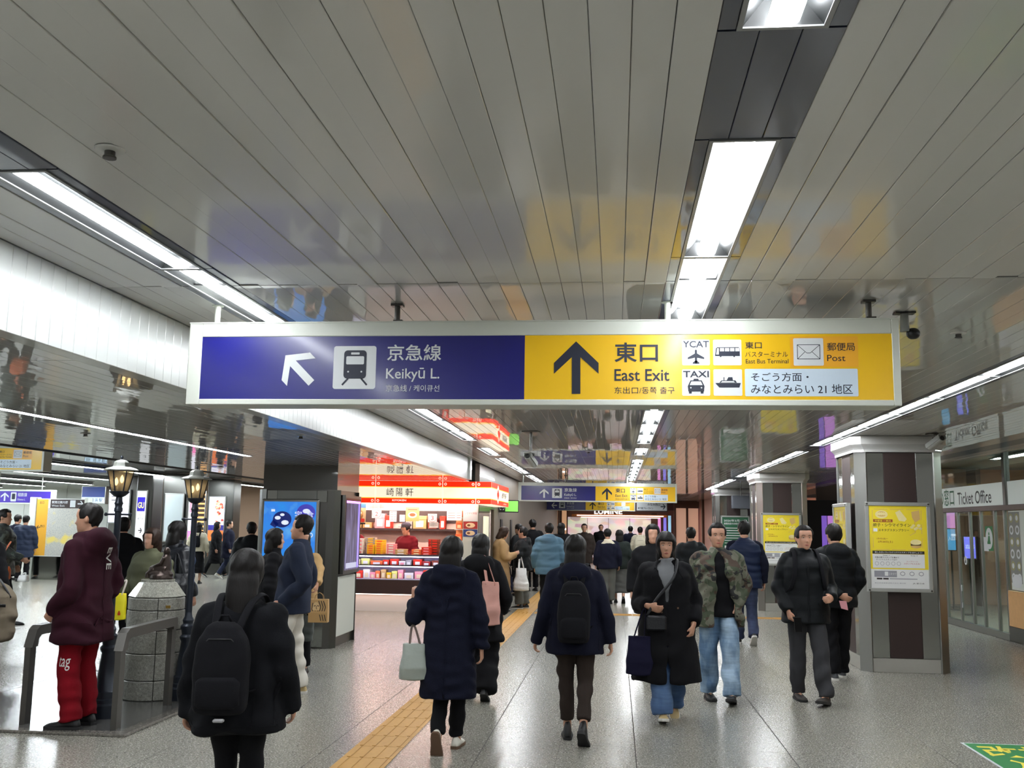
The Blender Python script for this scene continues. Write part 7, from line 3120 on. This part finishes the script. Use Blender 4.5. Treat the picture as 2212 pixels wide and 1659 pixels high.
backpack(t, 'dark backpack worn by the black puffer man, its straps on his shoulders', .95, 1.36, .28, .15, -.235, 0)
M_ = t.location
hand = at(1721, 1345, 9.80)
phone('black phone held low by the black puffer man', (hand.x + .005, hand.y - .035, hand.z - .015), math.radians(8), math.radians(-12))

# black hooded puffer walking away beside the column
t = person('person in black hooded puffer and black trousers walking away beside the nearest right column', 2.40, 11.45, 10, 1.66, 0,
           legs={'L': (-.07, -.05, 'flat', 0, 0), 'R': (.10, .16, 'flat', 0, 0)},
           arms={'R': dict(el=(.262, -.05, 1.10), wr=(.23, .10, .93)), 'L': dict(el=(-.25, -.16, 1.09), wr=(-.06, -.25, .93), hand=(1, -.2, -.5), thumb=(0, -.3, 1), palm=(0, 1, 0), curl=40)},
           top=dict(m=C_BLACK2, hem=.78, bulk=.048, sleeve=.078, cuff=.058, hood=1.2, quilt=.006, qz=.11),
           bottom=dict(m=C_BLACK, thigh=.105, knee=.088, cuff=.080, cz=.08, wr=.008), shoe=dict(m=SH_GRY, sole=SO_WHT), hair='short', near=1)
pk = thing('paper_slip', 'pink paper slip held behind the black hooded puffer', 'paper', at(1822, 1308, 11.12), math.radians(20))
m = MB()
m.add([(-.05, 0, .05), (.04, .004, .045), (.055, .0, -.05), (-.03, -.004, -.03)], [(0, 1, 2, 3)])
m.add([(-.05, .002, .05), (.04, .006, .045), (.055, .002, -.05), (-.03, -.002, -.03)], [(3, 2, 1, 0)])
m.obj('sheet', mat('slip_pink', (214, 150, 158), .6), pk)

# white trousers man, facing left, with a companion
t = person('man in navy corduroy jacket and white trousers standing before the blue screen, hands in pockets', -3.04, 9.36, 98, 1.66, 0,
           legs={'L': (-.09, .05, 'flat', 0, 6), 'R': (.095, -.08, 'flat', 0, -4)}, lean=-.10,
           arms={'L': dict(el=(-.275, -.13, 1.07), wr=(-.21, .06, .89)), 'R': dict(el=(.275, -.10, 1.07), wr=(.21, .08, .89))},
           top=dict(m=C_CORD, hem=.765, bulk=.040, sleeve=.080, cuff=.058, collar=.05, wr=.009, open=lambda z: (6, 6) if z < 1.2 else (6 + (z - 1.2) * 60,) * 2),
           bottom=dict(m=C_WHITET, thigh=.10, knee=.080, cuff=.078, cz=.07, wr=.010), shoe=dict(m=SH_TAN, sole=SO_WHT), hair='short', near=1)
person('person in black coat facing the white trousers man in front of the blue screen', -3.55, 10.25, -70, 1.52, 0,
       top=dict(name='coat', m=C_BLACK, hem=.55, bulk=.045, sleeve=.08, cuff=.06, collar=.06), bottom=dict(m=C_BLACK), hair='bob', near=1)


def own(base, yaw, H, p):
    """a place in the hall, in the frame of a person standing at base"""
    a, k = math.radians(yaw), H / 1.7
    dx, dy = p[0] - base[0], p[1] - base[1]
    return ((math.cos(a) * dx + math.sin(a) * dy) / k, (-math.sin(a) * dx + math.cos(a) * dy) / k, p[2] / k)


bb_ = (at(652, 1200, 10.7).x, 10.7)
t = person('person in beige fleece hidden behind the white trousers man, holding a paper bag', bb_[0], bb_[1], 180, 1.50, 0,
           arms={'L': dict(el=own(bb_, 180, 1.5, at(690, 1234, 10.62)), wr=own(bb_, 180, 1.5, at(686, 1260, 10.42)), hand=(.1, .1, -1), thumb=(0, 1, .2), curl=85),
                 'R': dict(el=(.25, .02, 1.08), wr=own(bb_, 180, 1.5, at(664, 1266, 10.5)), hand=(0, .1, -1), curl=85)},
           top=dict(m=cloth('beige_fleece', (176, 144, 100)), hem=.72, bulk=.035, sleeve=.068, cuff=.05), bottom=dict(m=C_BLACK), hair='bob', near=1)


def d_mermaid(f, w, h):
    K = mat('print_dark_brown', (44, 34, 26), .6)
    C_ = mat('kraft_light', (196, 164, 116), .6)
    f.disc(-w * .12, h * .66, w * .20, C_, .001, h * .26, 22)
    f.line([(-w * .30, h * .88), (-w * .34, h * .60), (-w * .22, h * .40)], .008, K, .002)
    f.line([(-w * .24, h * .74), (-w * .14, h * .76)], .008, K, .002)
    f.line([(-w * .06, h * .76), (w * .04, h * .74)], .008, K, .002)
    f.line([(-w * .10, h * .74), (-w * .10, h * .62), (-w * .05, h * .61)], .005, K, .002)
    f.line([(-w * .18, h * .52), (-w * .08, h * .49), (w * .02, h * .53)], .007, K, .002)
    for k in range(3):
        x = w * (.12 + .13 * k)
        f.line([(x - .02, h * .98), (x + .004, h * .7), (x - .01, h * .45), (x + .012, h * .08)], .009, K, .002)


pb = at(690, 1293, 10.36)
pbag = thing('paper_bag', 'brown paper bag printed with a stylised face and wavy stripes', 'bag', (pb.x, pb.y, pb.z - .24), math.radians(5))
m = MB()
m.loft([[(-.10, -.05, 0), (.10, -.05, 0), (.10, .05, 0), (-.10, .05, 0)], [(-.10, -.052, .10), (.10, -.052, .10), (.10, .052, .10), (-.10, .052, .10)], [(-.098, -.03, .235), (.098, -.03, .235), (.098, .03, .235), (-.098, .03, .235)]])
m.obj('bag', mat('kraft_paper', (170, 134, 84), .7), pbag)
f = Face((0, -.0545, 0), (1, 0, 0), (0, .06, .998))
d_mermaid(f, .19, .225)
f.build('print', pbag)
for sy in (-1, 1):
    m = MB()
    P_, R2 = smooth_path([(-.045, sy * .028, .22), (-.04, sy * .02, .27), (0, sy * .006, .30), (.04, sy * .02, .27), (.045, sy * .028, .22)], [.003] * 5, 4)
    m.tube(P_, R2, 6)
    m.obj('handle', mat('twine', (150, 118, 76), .7), pbag)
tote('dark grey shopping bag hanging behind the white trousers', at(666, 1330, 10.5), .12, .27, .08, at(665, 1288, 10.5), mat('bag_slate', (70, 76, 74), .6), 0, 1.05)

# ---- middle distance, down the hall
person('person in teal blue hooded puffer and black trousers walking away', -1.23, 18.7, 0, 1.64, 0, legs={'L': (-.09, -.10, 'toe', -25, 0), 'R': (.09, .14, 'flat', 0, 0)},
       top=dict(m=C_TEAL, hem=.73, bulk=.075, sleeve=.098, cuff=.066, hood=1.35, quilt=.014, qz=.14), bottom=dict(m=C_BLACK), shoe=dict(m=SH_BLK), hair='short', near=0)
t = person('person in black puffer and grey trousers with dark trainers holding the white plastic bag', -1.80, 19.65, 78, 1.56, 0,
           arms={'L': dict(el=(-.27, .02, 1.10), wr=(-.22, .27, 1.10), curl=90), 'R': dict(el=(.26, .02, 1.10), wr=(.18, .27, 1.10))}, legs={'L': (-.09, .04, 'flat', 0, 0), 'R': (.09, -.04, 'flat', 0, 0)},
           top=dict(m=C_BLACK2, hem=.80, bulk=.07, sleeve=.092, cuff=.064, hood=1.2, quilt=.010, qz=.11), bottom=dict(m=C_GREYT, thigh=.11, knee=.10, cuff=.095), shoe=dict(m=SH_BLK, sole=SO_WHT), hair='short', near=0)
pl = MB()
tote('white plastic shopping bag held by the black puffer in grey trousers', at(1126, 1227, 19.35), .20, .44, .16, at(1124, 1203, 19.40), mat('plastic_white', (222, 224, 224), .35, bump=.5, bump_scale=25), 0.1, 1.5, name='plastic_bag', strap=.02)
t = person('woman in long beige coat looking at her phone beside the kiosk wall', -2.16, 19.0, -72, 1.56, 0,
           arms={'R': dict(el=(.25, .04, 1.08), wr=(.12, .27, 1.14), hand=(-.2, .8, .5), thumb=(0, -.4, 1), palm=(-1, 0, 0)), 'L': dict(el=(-.25, .04, 1.08), wr=(-.06, .27, 1.13), hand=(.2, .8, .5), thumb=(0, -.4, 1), palm=(1, 0, 0))},
           top=dict(name='coat', m=C_BEIGE, hem=.34, bulk=.05, flare=.05, sleeve=.085, cuff=.066, collar=.06), bottom=dict(m=C_BLACK), hair='bob', hair_m=HAIR_BR, near=0, head=(0, 22))
hp = at(1101, 1224, 18.9)
phone('phone in the hands of the woman in the beige coat', (hp.x, hp.y, hp.z + .03), math.radians(100), math.radians(-35))


def d_ring(f, w, h):
    f.disc(0, h * .55, w * .16, M_INK, .001, w * .16, 18)
    f.disc(0, h * .55, w * .11, mat('print_cream', (220, 218, 204), .6), .002, w * .11, 18)


tote('white canvas tote with a black ring mark on the beige coat', at(1078, 1246, 18.6), .13, .40, .07, at(1074, 1215, 18.7), mat('canvas_white', (208, 208, 196), .7), 0.0, 1.05, logo=d_ring)
tote('navy shopping bag beside the beige coat and the white plastic bag', at(1101, 1246, 18.9), .12, .30, .08, at(1100, 1228, 18.9), cloth('bag_navy', (26, 28, 44)), 0.3, 1.1)
person('person in dark jacket with pale collar and grey trousers beside the long grey skirt', -.17, 21.3, 8, 1.55, 0, legs={'L': (-.09, -.10, 'toe', -25, 0), 'R': (.09, .10, 'flat', 0, 0)},
       top=[dict(m=C_NAVY, hem=.80, bulk=.05, sleeve=.085, cuff=.062), dict(name='scarf', m=C_CREAM, hem=1.36, bulk=.055, sleeves=False, collar=.05)], bottom=dict(m=C_GREYT, thigh=.11, knee=.10, cuff=.10), shoe=dict(m=SH_BLK), hair='short', near=0)
person('person in dark green jacket and long grey skirt walking away down the hall', .08, 21.7, 0, 1.52, 0, legs={'L': (-.09, .06, 'flat', 0, 0), 'R': (.09, -.14, 'toe', -35, 0)},
       top=dict(m=C_DGREEN, hem=.80, bulk=.06, sleeve=.09, cuff=.066), bottom=dict(kind='skirt', m=cloth('grey_skirt', (82, 82, 80)), hem=.24), shoe=dict(m=SH_BLK), hair='bob', near=0)
t = person('person with a bulging cream backpack and navy trousers far down the hall', .73, 30.5, 0, 1.60, 0, legs={'L': (-.09, .08, 'flat', 0, 0), 'R': (.09, -.08, 'flat', 0, 0)},
           top=dict(m=C_CREAM, hem=.80, bulk=.05, sleeve=.085, cuff=.06), bottom=dict(m=DEN_D), shoe=dict(m=SH_BLK), hair='short', near=0)
backpack(t, 'bulging cream cloth backpack far down the hall', .86, 1.40, .42, .26, -.22, 0, C_CREAM, None, False)
for i, (lab, px, Y, H, yaw, m_, hem, hr) in enumerate((
        ('tall person in black coat standing behind the teal puffer', 1150, 25.0, 1.74, 20, C_BLACK, .45, 'short'),
        ('person in black with short hair between the white plastic bag and the kiosk wall', 1120, 23.2, 1.62, 60, C_BLACK2, .7, 'short'),
        ('person in dark coat whose head shows left of the centre backpack walker', 1212, 24.5, 1.66, 0, C_BLACK, .6, 'bob'),
        ('person in navy coat seen between the dark green jacket and the cream backpack', 1362, 33.5, 1.62, 0, C_NAVY, .6, 'short'),
        ('person in brown coat walking far behind the central backpack walker', 1262, 28.0, 1.66, 180, C_BROWNT, .6, 'short'),
        ('person with fluffy black hair partly hidden behind the open black coat', 1410, 12.4, 1.62, 180, C_BLACK, .6, 'bob'),
        ('person in black seen just right of the open black coat, farther away', 1493, 17.0, 1.60, 0, C_BLACK2, .7, 'short'),
        ('person in dark clothes far away before the store windows', 1298, 36.0, 1.66, 180, C_BLACK, .7, 'short'))):
    person(lab, at(px, 1200, Y).x, Y, yaw, H, 0, top=dict(name='coat', m=m_, hem=hem, bulk=.05, sleeve=.085, cuff=.062, collar=.05), bottom=dict(m=C_BLACK), shoe=dict(m=SH_BLK), hair=hr, near=0)

# kiosk staff
t = person('kiosk clerk in maroon uniform and dark cap behind the counter', at(878, 1200, 19.35).x, 19.35, 150, 1.60, 0, top=dict(name='uniform', m=C_MAROON, hem=.78, bulk=.04, sleeve=.085, cuff=.06, collar=.04), bottom=dict(m=C_BLACK),
           arms={'L': dict(el=(-.27, .04, 1.10), wr=(-.12, .25, 1.0)), 'R': dict(el=(.27, .04, 1.10), wr=(.12, .25, 1.0))}, hair='short', near=0, head=(0, 20))
s = t['_s']
m = MB()
m.ell((0, .035 * s, 1.668 * s), (.098 * s, .115 * s, .062 * s), 18, 9)
m.box(-.06 * s, .06 * s, .11 * s, .205 * s, 1.625 * s, 1.635 * s)
m.obj('cap', cloth('cap_grey', (66, 66, 78)), t, smooth=True)
person('second kiosk clerk at the left end of the counter, half hidden by the screen column', at(758, 1200, 19.3).x, 19.3, 180, 1.62, 0, top=dict(name='uniform', m=C_MAROON, hem=.78, bulk=.04, sleeve=.085, cuff=.06), bottom=dict(m=C_BLACK), hair='short', near=0)

# ---- left side
t = person('person in dark camouflage jacket at the left photo edge carrying a small white plastic bag', at(2, 1200, 14.4).x, 14.4, -78, 1.72, 0, legs={'L': (-.09, .18, 'flat', 0, 0), 'R': (.09, -.18, 'toe', -30, 0)},
           arms={'R': dict(el=(.28, .10, 1.12), wr=(.20, .36, .98), curl=80), 'L': dict(el=(-.26, 0, 1.1), wr=(-.26, .12, .88))},
           top=dict(m=CAMO2, hem=.74, bulk=.06, sleeve=.092, cuff=.062, collar=.08, wr=.009), bottom=dict(m=C_BLACK), shoe=dict(m=SH_BLK), hair='short', near=1)
tote('small white plastic bag in the hand of the dark camouflage jacket', at(51, 1242, 14.2), .13, .10, .10, at(54, 1238, 14.2), mat('plastic_white', (222, 224, 224), .35, bump=.5, bump_scale=25), 0, 1.2, name='plastic_bag', strap=.008)
q = thing('shoulder_bag', 'orange-brown shoulder bag against the dark camouflage jacket', 'bag', at(3, 1252, 14.0), 0)
m = MB()
m.loft([ring_se(0, 0, z, .13 * k, .05 * k, 22, 3) for z, k in ((0, .85), (.02, 1), (.14, 1), (.19, .8), (.2, .3))])
m.obj('bag', mat('orange_bag', (176, 82, 30), .5), q, smooth=True)
m = MB()
m.tube([(-.1, 0, .17), (-.06, .1, .4), (0, .16, .55)], [(.015, .003)] * 3, 8)
m.obj('strap', mat('orange_bag', (176, 82, 30), .5), q)
# khaki bag at the very edge with its owner outside the frame
t = person('person mostly outside the left photo edge carrying the khaki bag', -5.32, 7.95, 0, 1.66, 0, top=dict(m=C_BLACK, hem=.74, bulk=.05, sleeve=.085, cuff=.062), bottom=dict(m=C_BLACK), hair='short', near=0)
q = thing('duffel_bag', 'khaki grey padded bag with black straps cut by the left photo edge', 'bag', (-4.99, 7.80, .60), 0)
m = MB()
m.loft([[(x, y, z) for x, y, z in ring_se(-.06 - .05 * max(0, z - .3), 0, z, .19 * k, .13 * k, 24, 3)] for z, k in ((0, .8), (.03, 1.0), (.2, 1.06), (.36, .98), (.45, .7), (.49, .35))])
remeshed(m, 'bag', cloth('khaki_bag', (120, 110, 94)), .012, 2, q, wrinkle(.006, .006, .12, 4))
m = MB()
m.tube([(-.2, -.13, .30), (-.05, -.145, .31), (.13, -.10, .30)], [(.004, .012)] * 3, 8, flat=(0, 1, 0))
P_, R2 = smooth_path([(.12, -.02, .36), (.04, -.06, .50), (-.10, -.05, .62), (-.2, 0, .78)], [(.016, .004)] * 4, 4)
m.tube(P_, R2, 8, flat=(0, 1, 0))
m.obj('strap', M_BLACK, q, smooth=True)

t = person('person in navy puffer and black trousers standing left of the map board', at(50, 1200, 24.4).x, 24.4, 20, 1.66, 0, top=dict(m=cloth('navy_puffer', (34, 42, 62), .6), hem=.62, bulk=.065, sleeve=.092, cuff=.064, quilt=.010, qz=.13), bottom=dict(m=C_BLACK), hair='short', near=0)
person('person in dark navy coat left of the navy puffer near the map board', at(32, 1200, 24.9).x, 24.9, -10, 1.68, 0, top=dict(name='coat', m=C_NAVY, hem=.6, bulk=.05), bottom=dict(m=C_BLACK), hair='short', near=0)
t = person('person in black with a hood standing right behind the burgundy jacket', at(263, 1200, 12.6).x, 12.6, 30, 1.62, 0, top=dict(name='coat', m=C_BLACK, hem=.5, bulk=.055, hood=1.3, sleeve=.085, cuff=.062), bottom=dict(m=C_BLACK), hair='short', near=1)
t = person('person in olive green coat behind the stone pillar holding out the yellow bag', at(327, 1200, 10.1).x, 10.1, 165, 1.50, 0,
           arms={'R': dict(el=(.235, .06, 1.03), wr=(.345, .14, .965), hand=(.9, .2, -.5), thumb=(0, .6, .8), palm=(0, -.5, -1), curl=85), 'L': dict(el=(-.26, 0, 1.08), wr=(-.22, .16, .98))},
           top=dict(name='coat', m=C_OLIVE, hem=.62, bulk=.055, sleeve=.085, cuff=.064, collar=.06, wr=.009), bottom=dict(m=C_BLACK), hair='bob', hair_m=HAIR_BR, near=1)
tote('bright yellow shopping bag with a small red mark beside the stone pillar', at(258, 1281, 9.75), .15, .27, .06, at(271, 1256, 9.78), mat('bag_yellow', (236, 222, 30), .5), 0.1, 1.02, name='shopping_bag', hm=mat('handle_white', (216, 206, 196), .6), strap=.007,
     logo=lambda f, w, h: [f.rect(w * .06, h * .20, w * .24, h * .30, mat('mark_red', (206, 70, 20), .5), .001), f.rect(w * .10, h * .30, w * .20, h * .36, mat('mark_red', (206, 70, 20), .5), .001)])
t = person('person in black leather jacket behind the stone pillar, beside the olive coat', at(379, 1200, 10.5).x, 10.5, -25, 1.58, 0,
           top=dict(m=C_LEATHER, hem=.74, bulk=.055, sleeve=.088, cuff=.064, collar=.07, wr=.010), bottom=dict(m=C_BLACK), hair='fringe', near=1)
tote('large black shoulder bag hanging from the black leather jacket', at(388, 1238, 10.25), .20, .24, .12, at(384, 1200, 10.3), C_LEATHER, 0.1, 1.1)
t = person('person in long black coat striding along the concourse behind the farther lantern', at(466, 1200, 28).x, 28.0, -80, 1.56, 0, legs={'L': (-.08, .26, 'heel', 14, 0), 'R': (.08, -.26, 'toe', -32, 0)},
           top=dict(name='coat', m=C_BLACK, hem=.42, bulk=.045), bottom=dict(m=C_BLACK), shoe=dict(m=SH_GRY, sole=SO_WHT), hair='bob', near=0)
person('person in navy coat walking beside the striding black coat', at(492, 1200, 27.4).x, 27.4, -70, 1.62, 0, legs={'L': (-.08, -.18, 'toe', -30, 0), 'R': (.08, .18, 'flat', 0, 0)}, top=dict(m=C_NAVY, hem=.6, bulk=.06), bottom=dict(m=DEN_D), shoe=dict(m=SH_WHT, sole=SO_WHT), hair='short', near=0)
person('person in dark quilted puffer left of the blue screen column', at(541, 1200, 15.2).x, 15.2, 25, 1.58, 0, top=dict(m=C_BLACK2, hem=.7, bulk=.08, sleeve=.10, cuff=.07, hood=1.3, quilt=.012, qz=.11), bottom=dict(m=C_BLACK), hair='short', near=0)
t = person('person in white top and black skirt right of the farther lantern post', at(426, 1200, 25).x, 25.0, 10, 1.54, 0, top=dict(name='sweater', m=C_CREAM, hem=.9, bulk=.04), bottom=dict(kind='skirt', m=C_BLACK, hem=.3), hair='bob', near=0)
backpack(t, 'small black backpack on the white top', 1.02, 1.34, .2, .1, -.17, 0)
for o in bpy.data.objects:
    if '_s' in o.keys():
        del o['_s']
